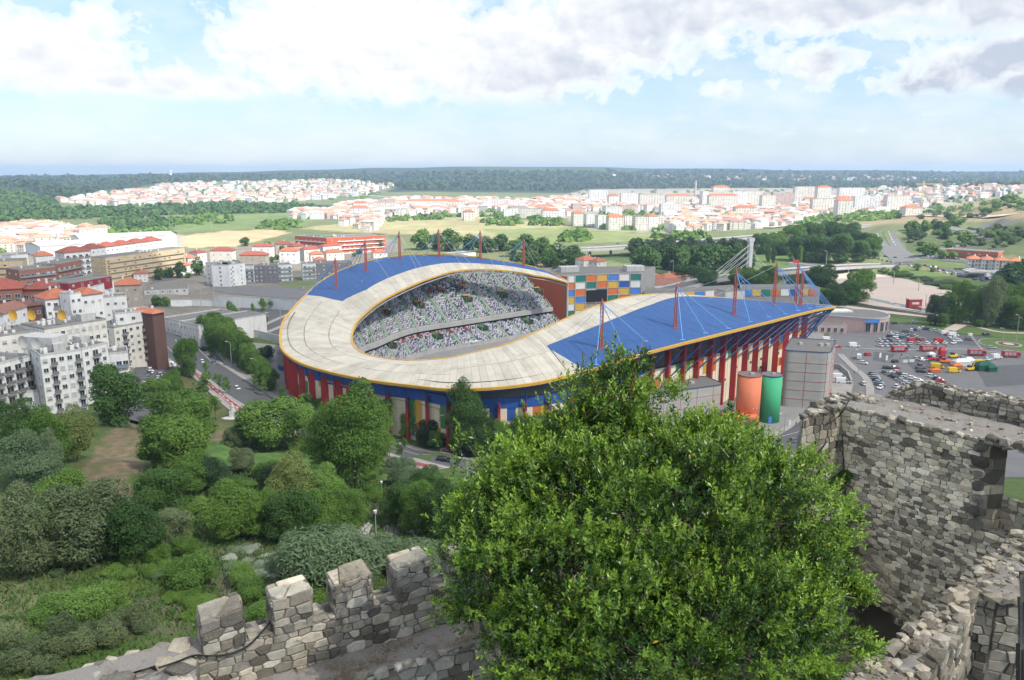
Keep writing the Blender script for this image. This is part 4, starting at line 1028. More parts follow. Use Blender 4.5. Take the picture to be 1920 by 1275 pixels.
# ---- statue at the end of the lawn
g = gp(440, 783); st_ = thing('statue', 'white stone statue on a plinth in a small paved circle', 'statue', g); mw = material('statue_stone', weathered((.58, .57, .54), .2, 1), .7)
MB().prism([(g.x-5, g.y-3), (g.x+6, g.y-3.5), (g.x+8, g.y+2), (g.x, g.y+4)], g.z-1, g.z+.4).build('plinth_base', mw, st_)
MB().box((g.x-.6, g.y, 0), (2.0, 2.0, 2.2), .2, z0=g.z+.4).build('plinth', mw, st_)
vs = []; fs = []; prof = [(.75, 0), (.8, .5), (.6, .9), (.55, 1.3), (.72, 1.7), (.6, 2.0), (.22, 2.2), (.2, 2.3), (.34, 2.5), (.36, 2.7), (.2, 2.95), (.02, 3.0)]
for r, z in prof:
    for k in range(12): a = 2*PI*k/12; vs.append((g.x-.6+r*math.cos(a)*(1.15 if z < 2.1 else 1), g.y+r*math.sin(a)*.8, g.z+2.6+z))
fs = [(i*12+k, i*12+(k+1) % 12, (i+1)*12+(k+1) % 12, (i+1)*12+k) for i in range(len(prof)-1) for k in range(12)]
MB().add(vs, fs).build('figure', mw, st_, True)
# ------------------------------------------------------------ buildings
def tilemat(name, c, c2):
    return material(name, lambda t: _mul(t, t.mix(t.ramp(t.noise(.5, t.pos(), 5, .7), [(.35, 0.), (.7, 1.)]), c, c2), t.math('MULTIPLY_ADD', t.rand(), .3, .85)), .85, lambda t: t.bump(t.noise(5, t.pos(), 2), .4, .1))
M_TILE = tilemat('tile_orange', (0.46, 0.16, 0.085), (0.33, 0.115, 0.065)); M_TILER = tilemat('tile_red', (0.30, 0.085, 0.06), (0.22, 0.065, 0.045)); M_TILEB = tilemat('tile_brown', (0.24, 0.12, 0.085), (0.17, 0.08, 0.06))
WM = {'white': material('wall_white', weathered((0.70, 0.70, 0.68), .22, .12), .85), 'cream': material('wall_cream', weathered((0.67, 0.645, 0.57), .25, .12), .85),
      'ochre': material('wall_ochre', weathered((0.55, 0.43, 0.25), .25, .12), .85), 'brick': material('wall_brick', weathered((0.27, 0.12, 0.08), .2, .2), .85),
      'grey': material('wall_grey', weathered((0.17, 0.17, 0.185), .15, .2), .8), 'pink': material('wall_pink', weathered((0.50, 0.36, 0.33), .15, .15), .85),
      'red': material('wall_red', weathered((0.25, 0.02, 0.03), .15, .2), .7), 'orange': material('wall_orange', weathered((0.50, 0.10, 0.04), .15, .2), .8),
      'stone': material('wall_stone', weathered((0.38, 0.33, 0.27), .35, .3), .9), 'lightgrey': material('wall_lightgrey', weathered((0.50, 0.50, 0.48), .35, .12), .9), 'brown': material('wall_brown', weathered((0.115, 0.06, 0.05), .15, .2), .85)}
M_GLASS = material('glass', (0.035, 0.042, 0.05), 0.15, spec=.6); M_FRAME = material('window_frame', (0.6, 0.6, 0.58), .6); M_SHUT = material('shutter', (0.42, 0.41, 0.38), .8)
M_RAIL = material('balcony_rail', weathered((0.16, 0.155, 0.15), .3, .3), .8); M_GLRAIL = material('glass_rail', (0.20, 0.24, 0.28), .2, spec=.6)
def win_mesh(name, w, hh, style):
    mb = MB(); f = .09
    mb.box((0, -.02, hh-f/2), (w, .14, f), mi=0); mb.box((0, -.05, f/2), (w+.1, .2, f), mi=0); mb.box((-w/2+f/2, -.02, hh/2), (f, .14, hh-2*f), mi=0); mb.box((w/2-f/2, -.02, hh/2), (f, .14, hh-2*f), mi=0)
    if style == 'shut': mb.box((0, -.005, f+(hh-2*f)*.62+.002), (w-2*f, .07, (hh-2*f)*.76), mi=2); mb.box((0, .0, f+(hh-2*f)*.12), (w-2*f, .05, (hh-2*f)*.24), mi=1)
    elif style == 'closed': mb.box((0, -.005, hh/2), (w-2*f, .07, hh-2*f), mi=2)
    else:
        mb.box((0, 0, hh/2), (w-2*f, .05, hh-2*f), mi=1); mb.box((0, -.04, hh/2), (.07, .06, hh-2*f), mi=0)
    return mb.mesh(name, [M_FRAME, M_GLASS, M_SHUT])
WIN = {}
def win(w, hh, style):
    k = (round(w, 1), round(hh, 1), style)
    if k not in WIN: WIN[k] = win_mesh('window', w, hh, style)
    return WIN[k]
def put(name, me, parent, x, y, z, rz, **p):
    o = link(name, me, parent, **p); b = parent.location; o.location = (x-b.x, y-b.y, z-b.z); o.rotation_euler = (0, 0, rz); return o
rb = random.Random(11)
def face(T, a, b, z0, z1, storeys, bays, kind, skip0=0, ww=1.35, wh=1.35, pal=None):
    """windows, doors and balconies on the face from a to b (outside to the right of a->b when walking)"""
    d = (b-a); L = d.length
    if L < 2 or bays < 1: return
    d.normalize(); n = Vector((d.y, -d.x)); rz = math.atan2(d.y, d.x); fh = (z1-z0)/storeys
    for s in range(skip0, storeys):
        zf = z0+s*fh
        if 'band' in kind:
            c = (a+b)/2+n*.5; MB().box((c.x, c.y, 0), (L*.96, 1.0, .18), rz, z0=zf+.02).build('balcony_slab', M_CONCL, T)
            c = (a+b)/2+n*.96; MB().box((c.x, c.y, 0), (L*.96, .1, .95), rz, z0=zf+.2).build('balcony_rail', (pal or M_RAIL), T)
        for k in range(bays):
            p = a+d*(L*(k+.5)/bays); kd = kind
            if kd == 'mix': kd = 'balc' if (k % 3 == 1) else 'win'
            if kd == 'balc':
                bw = L/bays*.8; c = p+n*.55; MB().box((c.x, c.y, 0), (bw, 1.1, .18), rz, z0=zf+.02).build('balcony_slab', M_CONCL, T)
                c = p+n*1.05; MB().box((c.x, c.y, 0), (bw, .1, .95), rz, z0=zf+.2).build('balcony_rail', (pal or M_RAIL), T)
                q = p+n*.03; put('window', win(min(2.2, bw*.8), 2.1, 'open'), T, q.x, q.y, zf+.25, rz)
            elif kd == 'glass': q = p+n*.03; put('window', win(L/bays*.92, fh*.8, 'open'), T, q.x, q.y, zf+fh*.1, rz)
            else:
                q = p+n*.03; hh = 2.0 if 'band' in kind else wh; w_ = min(ww*(1.4 if 'band' in kind else 1), L/bays*.85)
                put('window', win(w_, min(hh, fh*.75), rb.choice(('open', 'shut', 'open', 'closed'))), T, q.x, q.y, zf+(.25 if 'band' in kind else fh*.34), rz)
def frame(a, b, depth):
    """footprint corners from the front line a-b, going back"""
    d = (b-a).normalized(); n = Vector((-d.y, d.x))
    if n.y < 0 and abs(n.y) > .1: n = -n
    return [a, b, b+n*depth, a+n*depth]
def hip(T, F, z, rise, mat, over=.6, gable=False):
    a, b, c, d = [Vector(p) for p in F]; cx = (a+b+c+d)/4
    e = [cx+(p-cx)*(1+over*2/max((p-cx).length*1.4, 1)) for p in (a, b, c, d)]
    L, Wd = (b-a).length, (c-b).length
    if L >= Wd: m1 = (e[0]+e[3])/2; m2 = (e[1]+e[2])/2; ax = (m2-m1).normalized(); ins = 0 if gable else min(Wd/2, L/2*.98)
    else: m1 = (e[0]+e[1])/2; m2 = (e[3]+e[2])/2; ax = (m2-m1).normalized(); ins = 0 if gable else min(L/2, Wd/2*.98)
    r1, r2 = m1+ax*ins, m2-ax*ins
    vs = [(p.x, p.y, z) for p in e]+[(r1.x, r1.y, z+rise), (r2.x, r2.y, z+rise)]+[(p.x, p.y, z-.22) for p in e]
    if L >= Wd: fs = [(0, 1, 5, 4), (1, 2, 5), (2, 3, 4, 5), (3, 0, 4)]
    else: fs = [(0, 1, 4), (1, 2, 5, 4), (2, 3, 5), (3, 0, 4, 5)]
    fs += [(6, 7, 1, 0), (7, 8, 2, 1), (8, 9, 3, 2), (9, 6, 0, 3), (9, 8, 7, 6)]
    return MB().add(vs, fs).build('roof', mat, T)
def block(label, A, B, zr, depth, storeys, bays, wall='white', kind='win', side=2, roof_='flat', zg=None, cat='building', name='apartment_building', pal=None, junk=3, tile=None, skip0=0, group=None, sk='win', ww=1.35, D=None):
    a, b = (at(A[0], A[1], zr).xy, at(B[0], B[1], zr).xy) if D is None else (atD(A[0], A[1], D).xy, atD(B[0], B[1], D+4).xy); F = frame(a, b, depth); c = (F[0]+F[2])/2
    zg = min(h(p.x, p.y) for p in F) if zg is None else zg
    T = thing(name, label, cat, (c.x, c.y, zg), group=group); poly = [tuple(p) for p in F]
    W_ = MB().prism(poly, zg-3, zr).build('wall', WM[wall], T)
    zf = max(h(a.x, a.y), h(b.x, b.y), zg)
    st = max(1, min(storeys, int(round((zr-zf)/2.9)) or 1)) if zr-zf < storeys*2.6 else storeys
    face(T, F[0], F[1], zr-(zr-zf), zr-.3, st, bays, kind, skip0, pal=pal, ww=ww)
    if side:
        face(T, F[1], F[2], zf, zr-.3, st, side, sk, pal=pal); face(T, F[3], F[0], zf, zr-.3, st, side, sk, pal=pal)
    if roof_ == 'flat':
        ins = [c+(p-c)*.985 for p in F]
        for i in range(4):
            p, q = F[i], F[(i+1) % 4]; d = (q-p); mid = (p+q)/2; nn = (c-mid).normalized()*.14
            MB().box(((mid+nn).x, (mid+nn).y, 0), (d.length-(.02 if i % 2 else .6), .28, .7), math.atan2(d.y, d.x), z0=zr+.002).build('parapet', M_CONC if wall != 'white' else WM['lightgrey'], T)
        MB().prism([tuple(c+(p-c)*.97) for p in F], zr+.003, zr+.12).build('roof_deck', M_ROOFG, T)
        for k in range(junk*2 if c.y < 420 else junk):
            u, v = rb.uniform(.15, .85), rb.uniform(.2, .8); p = F[0].lerp(F[1], u).lerp(F[3].lerp(F[2], u), v); big = k == 0 and junk > 2
            s = (rb.uniform(3, 5), rb.uniform(3, 4), 2.4) if big else (rb.uniform(.6, 1.2), rb.uniform(.6, 1.1), rb.uniform(.8, 1.7))
            MB().box((p.x, p.y, 0), s, math.atan2((b-a).y, (b-a).x), z0=zr+.12).build('roof_hut' if big else 'chimney', WM['lightgrey'] if big else WM['white'], T)
            if c.y < 420 and k: MB().tube([(p.x+1.4, p.y, zr), (p.x+1.4, p.y, zr+2.6+rb.random())], .05, 4).box((p.x+1.4, p.y, zr+2.4), (1.1, .06, .06)).box((p.x+1.4, p.y, zr+2.1), (.8, .06, .06)).build('aerial', M_RAIL, T)
    else:
        r = hip(T, F, zr, min(4.2, min(depth, (b-a).length)*.27) if depth < 30 else 2.5, tile or M_TILE, gable=roof_ == 'gable')
        if roof_ == 'gable': pass
        for k in range(min(junk, 2)):
            u, v = rb.uniform(.2, .8), rb.uniform(.35, .65); p = F[0].lerp(F[1], u).lerp(F[3].lerp(F[2], u), v)
            MB().box((p.x, p.y, 0), (.8, .6, min(depth, (b-a).length)*.27+.6), .1, z0=zr+.3).build('chimney', WM['white'], T)
    return T, F
def dish(T, x, y, z, r, mat):
    vs = [(0, 0, 0)]; n = 14
    for k in range(1, 4):
        for q in range(n): a = 2*PI*q/n; vs.append((r*k/3*math.cos(a), .25*r*(k/3)**2*-1, r*k/3*math.sin(a)))
    fs = [(0, 1+q, 1+(q+1) % n) for q in range(n)]+[(1+k*n+q, 1+(k+1)*n+q, 1+(k+1)*n+(q+1) % n, 1+k*n+(q+1) % n) for k in range(2) for q in range(n)]
    mb = MB().add([(x+a*.8-b*.3, y+b, z+r+.8+c) for a, b, c in vs], fs); mb.tube([(x, y, z), (x, y+.2, z+r+.8)], .07, 4); mb.build('satellite_dish', mat, T, True)
# --- white flats on the left
T, F = block('large stained white apartment block, foremost of the left flats, with deep balconies', (75, 669), (152, 658), 38, 15, 6, 5, 'white', 'mix', 2, junk=4)
dish(T, *at(46, 658, 39)[:], 1.9, WM['lightgrey']); dish(T, *at(70, 660, 39), 1.7, WM['lightgrey'])
p = at(84, 648, 39); MB().box((p.x, p.y, 0), (11, 6, 4), -.2, z0=38.2).build('roof_hut', WM['lightgrey'], T)
block('narrow white wing with small windows joined to the foremost white block', (153, 657), (201, 645), 37, 12, 6, 3, 'white', 'mix', 1, junk=3)
block('lower white terrace wing with glass canopy behind the dark green tree', (190, 667), (240, 662), 30, 10, 3, 4, 'white', 'band', 1, junk=1, pal=M_GLRAIL)
block('stepped white flats at the left edge with grey planted balconies', (-60, 700), (60, 668), 36, 16, 5, 6, 'white', 'balc', 1, junk=3)
block('low grey-roofed white house with veranda, lowest of the left flats', (-70, 745), (72, 735), 26, 12, 2, 4, 'white', 'win', 1, junk=1)
block('low white annex with mossy flat roof before the white flats', (78, 752), (122, 748), 23, 8, 1, 2, 'lightgrey', 'win', 1, junk=0)
T, F = block('long cream apartment block with grey flat roof behind the foremost flats', (83, 619), (199, 600), 40, 15, 6, 9, 'cream', 'win', 2, junk=5)
T, F = block('grey-roofed cream block at the left edge with yellow dishes on its roof', (-60, 640), (70, 622), 39, 14, 5, 7, 'cream', 'win', 1, junk=4)
for px in (27, 62, 118): dish(T, *at(px, 605, 41), 1.8, M_YEL)
block('cream block with a column of dark stair windows facing the street', (213, 616), (287, 602), 28.5, 14, 5, 6, 'cream', 'mix', 2, junk=2)
block('white penthouse with grey roof set back on the street corner block', (216, 590), (282, 584), 33, 10, 2, 3, 'white', 'win', 1, zg=29, junk=2)
block('tall dark brown slab of flats under an orange roof at the street corner', (285, 588), (307, 584), 33, 12, 1, 0, 'brown', 'win', 0, 'hip', junk=1)
block('white corner shop with red awning at the foot of the brown slab', (290, 664), (312, 656), 13.5, 5, 1, 2, 'white', 'win', 1, junk=0)
block('white flats with orange hipped roof and green eaves behind the cream blocks', (84, 561), (146, 554), 35, 13, 5, 5, 'white', 'mix', 2, 'hip', junk=2)
block('narrow white tower house with small square windows among orange roofs', (130, 553), (152, 550), 37, 8, 5, 2, 'white', 'win', 1, 'flat', junk=1)
block('white flats with orange roof right of the narrow white tower house', (152, 553), (192, 548), 34, 12, 4, 3, 'white', 'win', 1, 'hip', junk=1)
block('white modern block with a dark red upper storey', (137, 549), (213, 528), 31, 14, 2, 5, 'white', 'win', 1, 'flat', junk=1)
block('dark red metal-clad upper storey set on the white modern block', (128, 532), (209, 518), 34.5, 12, 1, 5, 'red', 'win', 1, 'flat', zg=31.3, junk=0)
block('white flat-roofed house with wide windows left of the orange hipped roof', (179, 560), (237, 556), 25, 12, 3, 4, 'white', 'win', 1, junk=2)
block('cream house with bright orange hipped roof beside the grey garages', (212, 535), (260, 533), 22, 14, 3, 3, 'stone', 'win', 1, 'hip', junk=1)
block('small house with orange roof squeezed behind the cream block', (155, 572), (180, 567), 27, 8, 2, 2, 'white', 'win', 1, 'hip', junk=1)
block('brown brick flats with dark tiled roof at the left edge', (-50, 545), (40, 540), 38, 16, 5, 5, 'brick', 'balc', 1, 'hip', tile=M_TILER, junk=3)
block('brown brick flats with white stair shaft beside the dark tiled roofs', (40, 542), (84, 541), 37, 15, 5, 3, 'brick', 'balc', 1, 'hip', tile=M_TILER, junk=3)
block('pale house with steep brown roof below the brick flats', (6, 588), (50, 574), 33, 10, 3, 3, 'white', 'win', 1, 'gable', tile=M_TILEB, junk=1)
block('brown-roofed house with dormers beside the steep brown roof', (48, 574), (78, 570), 33, 10, 3, 2, 'brown', 'win', 1, 'gable', tile=M_TILEB, junk=1)
block('red brick apartment block with glazed balcony bays', (35, 507), (104, 500), 30, 16, 5, 7, 'brick', 'band', 2, junk=2, pal=M_GLRAIL)
block('right half of the red brick apartments with blue glass balconies', (105, 496), (152, 487), 30, 15, 5, 5, 'brick', 'band', 2, junk=2, pal=M_GLRAIL)
block('ochre apartment block with stair tower behind the brick flats', (-40, 492), (42, 489), 30, 14, 6, 6, 'ochre', 'band', 1, junk=2, pal=WM['ochre'])
block('white terrace of flats with red roofs climbing behind the ochre balconies', (120, 474), (168, 470), 31, 14, 6, 4, 'white', 'balc', 1, 'hip', tile=M_TILER, junk=2)
for k in range(5): block('white flats with stepped red roof, %s from the left in the long terrace' % ['first', 'second', 'third', 'fourth', 'fifth'][k], (170+k*27, 466-k*3.4), (196+k*27, 463-k*3.4), 29-k*.8, 13, 5, 3, 'white', 'win', 1, 'hip', tile=M_TILER, junk=1, group='flats of the long red-roofed terrace')
T, F = block('long ochre balconied apartment block stretching behind the red roofs', (197, 484), (346, 465), 23, 15, 5, 16, 'ochre', 'band', 3, junk=5, pal=WM['ochre'])
block('white building with low flat roof left of the terrace', (20, 480), (52, 477), 26, 12, 3, 3, 'white', 'win', 1, junk=1)
block('white house with orange roof before the pale warehouses', (66, 480), (100, 478), 24, 12, 2, 3, 'white', 'win', 1, 'hip', junk=1)
block('grey workshop with dark flat roof by the road fork', (270, 545), (352, 541), 6, 16, 1, 6, 'lightgrey', 'win', 1, junk=1)
# --- office building by the avenue
block('long white two-storey office building, left wing with arcade', (305, 597), (336, 604), 11.5, 34, 2, 5, 'white', 'win', 3, junk=0, ww=1.1)
block('long white two-storey office building, right wing by the avenue trees', (337, 604), (372, 612), 12, 40, 2, 6, 'white', 'win', 0, junk=0, ww=1.1)
# --- modern flats across the road
block('tall white modern corner block with rounded balconies by the road bend', (385, 494), (428, 498), 17.5, 16, 5, 4, 'white', 'win', 2, junk=3)
block('white side wing with black balconies of the corner block', (429, 498), (447, 492), 17.5, 14, 5, 2, 'white', 'balc', 1, junk=1)
block('modern block with white balconied ends and dark grey middle, left of the pair', (448, 500), (476, 499), 14, 15, 4, 3, 'white', 'band', 1, junk=1, pal=M_GLRAIL)
block('dark grey clad middle of the balconied modern block', (476.3, 499), (519, 499), 14, 15, 4, 5, 'grey', 'win', 0, junk=2)
block('white balconied right end of the modern block', (519.3, 498), (547, 496.5), 14, 15, 4, 3, 'white', 'band', 1, junk=1, pal=M_GLRAIL)
block('white balconied end of the second modern block behind the blue roof', (567, 496), (592, 495), 13.5, 15, 4, 3, 'white', 'band', 1, junk=1, pal=M_GLRAIL)
block('dark grey second modern block half hidden by the blue roof', (592.3, 495), (660, 492), 13.5, 15, 4, 7, 'grey', 'win', 0, junk=2)
hs = [(352, 484, 370, 482, 12, 'white', M_TILE), (370, 474, 387, 472, 13, 'cream', M_TILER), (393, 470, 434, 470, 13, 'cream', M_TILER), (449, 478, 497, 478, 15, 'stone', M_TILER),
      (472, 462, 508, 462, 12, 'white', M_TILER), (516, 458, 548, 457, 12, 'stone', M_TILER), (523, 470, 556, 470, 13, 'white', M_TILE), (550, 462, 572, 460, 12, 'stone', M_TILER),
      (570, 468, 600, 466, 12, 'cream', M_TILER), (582, 477, 607, 476, 10, 'cream', M_TILE), (612, 474, 645, 472, 10, 'cream', M_TILE), (606, 462, 640, 460, 11, 'white', M_TILER),
      (232, 505, 278, 502, 9, 'white', M_TILE), (250, 513, 275, 512, 8, 'white', M_TILE), (308, 482, 340, 480, 10, 'white', M_TILE), (332, 500, 362, 496, 8, 'white', M_TILE),
      (590, 488, 612, 487, 9, 'white', M_TILE), (700, 474, 726, 473, 8, 'white', M_TILE)]
nm = ['behind the ochre balconies', 'left of the white corner block', 'behind the white corner block', 'behind the modern balconied block', 'above the modern balconied block', 'near the orange brick school', 'above the gap between the modern blocks',
      'touching the orange brick school', 'before the orange brick school', 'low in front of the orange brick school', 'right of the low ones at the orange brick school', 'under the orange brick school', 'behind the cream hipped house', 'in front of the garden trees',
      'at the right end of the ochre balconies', 'by the round trees at the road fork', 'between the modern blocks and the blue roof', 'behind the blue roof']
cn = {'white': 'white', 'cream': 'cream', 'stone': 'stone-coloured'}
for (x0, y0, x1, y1, zr, w, tl), n in zip(hs, nm):
    block('%s house with %s hipped roof %s' % (cn[w], 'orange' if tl is M_TILE else 'red', n), (x0, y0), (x1, y1), zr, 11, 2, 3, w, 'win', 2, 'hip', tile=tl, cat='house', name='house', junk=1)
T, F = block('large orange brick school with white bands, left wing', (553, 443), (612, 447), 19, 16, 4, 7, 'orange', 'band', 1, junk=2, pal=WM['white'])
T, F = block('large orange brick school with white bands, main wing with grey roof', (613, 447), (722, 441), 18, 30, 4, 12, 'orange', 'band', 2, junk=4, pal=WM['white'])
T, F = block('white exhibition shed with broad pale roof behind the far stand', (700, 492), (884, 482), 9, 26, 2, 10, 'white', 'win', 2, junk=0)
block('low white shed by the far masts', (850, 478), (892, 474), 9, 16, 1, 3, 'white', 'win', 1, junk=0)
for i, (x0, y0, x1, y1, zr, d, lab) in enumerate([(75, 462, 240, 452, 12, 60, 'broad white warehouse with long pale roof, left of the row'), (150, 448, 330, 440, 14, 70, 'largest white warehouse with a red roof strip, beside the sandy field'),
      (0, 455, 70, 450, 9, 60, 'low white warehouse at the far left edge'), (128, 428, 170, 426, 8, 40, 'small white barn on the edge of the fields'), (20, 428, 60, 427, 8, 40, 'white sheds left of the small barn')]):
    T, F = block(lab, (x0, y0), (x1, y1), zr, d, 1, 8, 'white', 'win', 1, 'gable', tile=WM['lightgrey'], name='warehouse', cat='warehouse', junk=0)
# --- right side
block('cream house with red roof and dark slab beyond the colourful wall', (1095, 488), (1119, 486), 13, 12, 2, 2, 'cream', 'win', 2, 'hip', tile=M_TILE, name='house', cat='house', junk=1)
block('white gabled house joined to the cream one above the colourful wall', (1120, 491), (1137, 489), 12, 10, 3, 2, 'cream', 'win', 2, 'hip', tile=M_TILE, name='house', cat='house', junk=1)
for i, (x0, y0, x1, y1, z, lab) in enumerate([(1215, 517, 1238, 516, 6, 'small white house with red roof behind the grid-panelled building'), (1248, 524, 1275, 521, 5, 'white sheds behind the near roof'), (1222, 535, 1290, 531, 5, 'low houses with wide worn red roof behind the near roof'), (1275, 519, 1300, 516, 6, 'red-roofed cottage left of the pylon cables')]):
    block(lab, (x0, y0), (x1, y1), z, 14, 1, 3, 'white', 'win', 1, 'hip', tile=M_TILEB if i == 2 else M_TILE, name='house', cat='house', junk=1)
T, F = block('long white sports pavilion with dark red front by the playing field', (1478, 494), (1530, 500), 7, 12, 1, 8, 'white', 'band', 0, junk=0, pal=WM['red'])
p = at(1492, 489, 9); MB().box((p.x, p.y, 0), (5, 2, 3), -.2, z0=6.8).build('red_box', PM['red'], T)
for k in range(5):
    block('white terraced house with orange roof, %s from the left behind the filling station' % ['first', 'second', 'third', 'fourth', 'fifth'][k], (1816+k*26, 485+k*1.4), (1841+k*26, 486+k*1.4), 13+h(*at(1840+k*26, 500, 8).xy)*.4, 13, 3, 4, 'white', 'mix', 1, 'hip', name='terraced_house', cat='house', junk=1, group='terraced houses by the filling station')
block('long store with orange sign band and grey flat roof under the hillside', (1775, 468), (1872, 474), 11+3, 24, 1, 10, 'orange', 'band', 1, junk=2, name='store', cat='shop')
T, F = block('filling station building with red fascia', (1806, 505), (1850, 512), 9, 12, 1, 4, 'white', 'win', 1, junk=0, name='filling_station', cat='shop')
p = at(1862, 512, 8); mb = MB().box((p.x, p.y, 9), (42, 16, 1.0), -.15); mb.build('canopy_roof', M_CONCL, T)
for dx in (-14, 0, 14): MB().box((p.x+dx, p.y-dx*.15, 0), (.7, .7, 12), z0=-3).build('canopy_post', M_CONCL, T)
MB().box((p.x-6, p.y-4, 5), (9, 3, 4), -.15).build('red_kiosk', PM['red'], T)
# --- pink pavilion by the car park
def pavilion():
    a, b = at(1598, 606, 9), at(1662, 608, 9); c = at(1604, 620, 0)
    T = thing('pavilion', 'round-fronted pink market pavilion with blue sign and grey roof by the car park', 'building', at(1600, 630, 0))
    p0 = at(1540, 610, 9); p1 = at(1592, 629, 0); cc = at(1620, 616, 0); R_ = 14
    P_ = [at(1545, 597, 9).xy, at(1600, 634, 0).xy]
    c = Vector(at(1628, 620, 0).xy)+Vector((-1, 6)); pts = []
    for k in range(17): q = -PI*.62+PI*.98*k/16; pts.append((c.x+13.5*math.cos(q), c.y+15*math.sin(q)))
    pts += [(c.x-34, c.y+20), (c.x-36, c.y+2)]
    MB().prism(pts, -1, 8.6).build('wall', WM['pink'], T); cen = Vector((c.x-10, c.y+4))
    MB().prism([tuple(cen+(Vector(q)-cen)*.975) for q in pts], 8.603, 8.75).build('roof_deck', M_ROOFG, T)
    MB().tube([(x, y, 8.8) for x, y in pts]+[(*pts[0], 8.8)], .4, 4, caps=False).build('parapet', WM['lightgrey'], T)
    MB().box((c.x-14, c.y+8, 0), (20, 8, .7), .1, z0=8.76).build('rooflight', PM['white'], T)
    for k in range(14):
        q = -PI*.58+PI*.62*k/13; x, y = c.x+13.5*math.cos(q), c.y+15*math.sin(q); nx = math.atan2(math.sin(q)*13.5, math.cos(q)*15)
        if k % 2 == 0: put('window', win(2.6, 5.6, 'open'), T, x+.06*math.cos(nx), y+.06*math.sin(nx), 1.0, nx+PI/2)
    for k in range(6): put('window', win(2.2, 1.6, 'open'), T, c.x-34+k*4.2, c.y+2.0-k*2.3-.06, 5.6, -.5)
    MB().box((c.x-1.5, c.y-15.4, 7.2), (8, .3, 1.7), 0.1).build('blue_sign', M_LBLUE, T)
    for k in range(6): MB().box((c.x-4.2+k*1.05, c.y-15.65+k*.105, 7.2), (.6, .12, .9), .1).build('sign_letters', PM['white'], T)
    T2 = thing('annex', 'low pink annex with grey roof left of the round pavilion', 'building', (c.x-30, c.y-8, 0))
    q = [(c.x-42, c.y-12), (c.x-16, c.y-16.5), (c.x-14.8, c.y-7), (c.x-40, c.y-3)]
    MB().prism(q, -1, 5.0).build('wall', WM['pink'], T2); MB().prism([((x+c.x*0-(c.x-28))*.96+(c.x-28), (y-(c.y-9.5))*.96+(c.y-9.5)) for x, y in q], 5.003, 5.12).build('roof_deck', M_ROOFG, T2)
    for k in range(7): put('window', win(1.8, 2.6, 'open'), T2, c.x-39+k*3.4, c.y-12.6-k*.588-.05, 1.1, -.171)
pavilion()
kq = gp(1713, 575); k_ = thing('kiosk', 'small red kiosk at the near edge of the sandy lot', 'kiosk', kq)
MB().box(kq, (9, 4, 5), .1, z0=kq.z).build('wall', PM['red'], k_); MB().box(kq, (9.6, 4.6, .5), .1, z0=kq.z+5.003).build('roof', WM['pink'], k_); MB().box((kq.x, kq.y-2.1, kq.z+2.6), (5, .15, 1.4), .1).build('sign', WM['white'], k_)
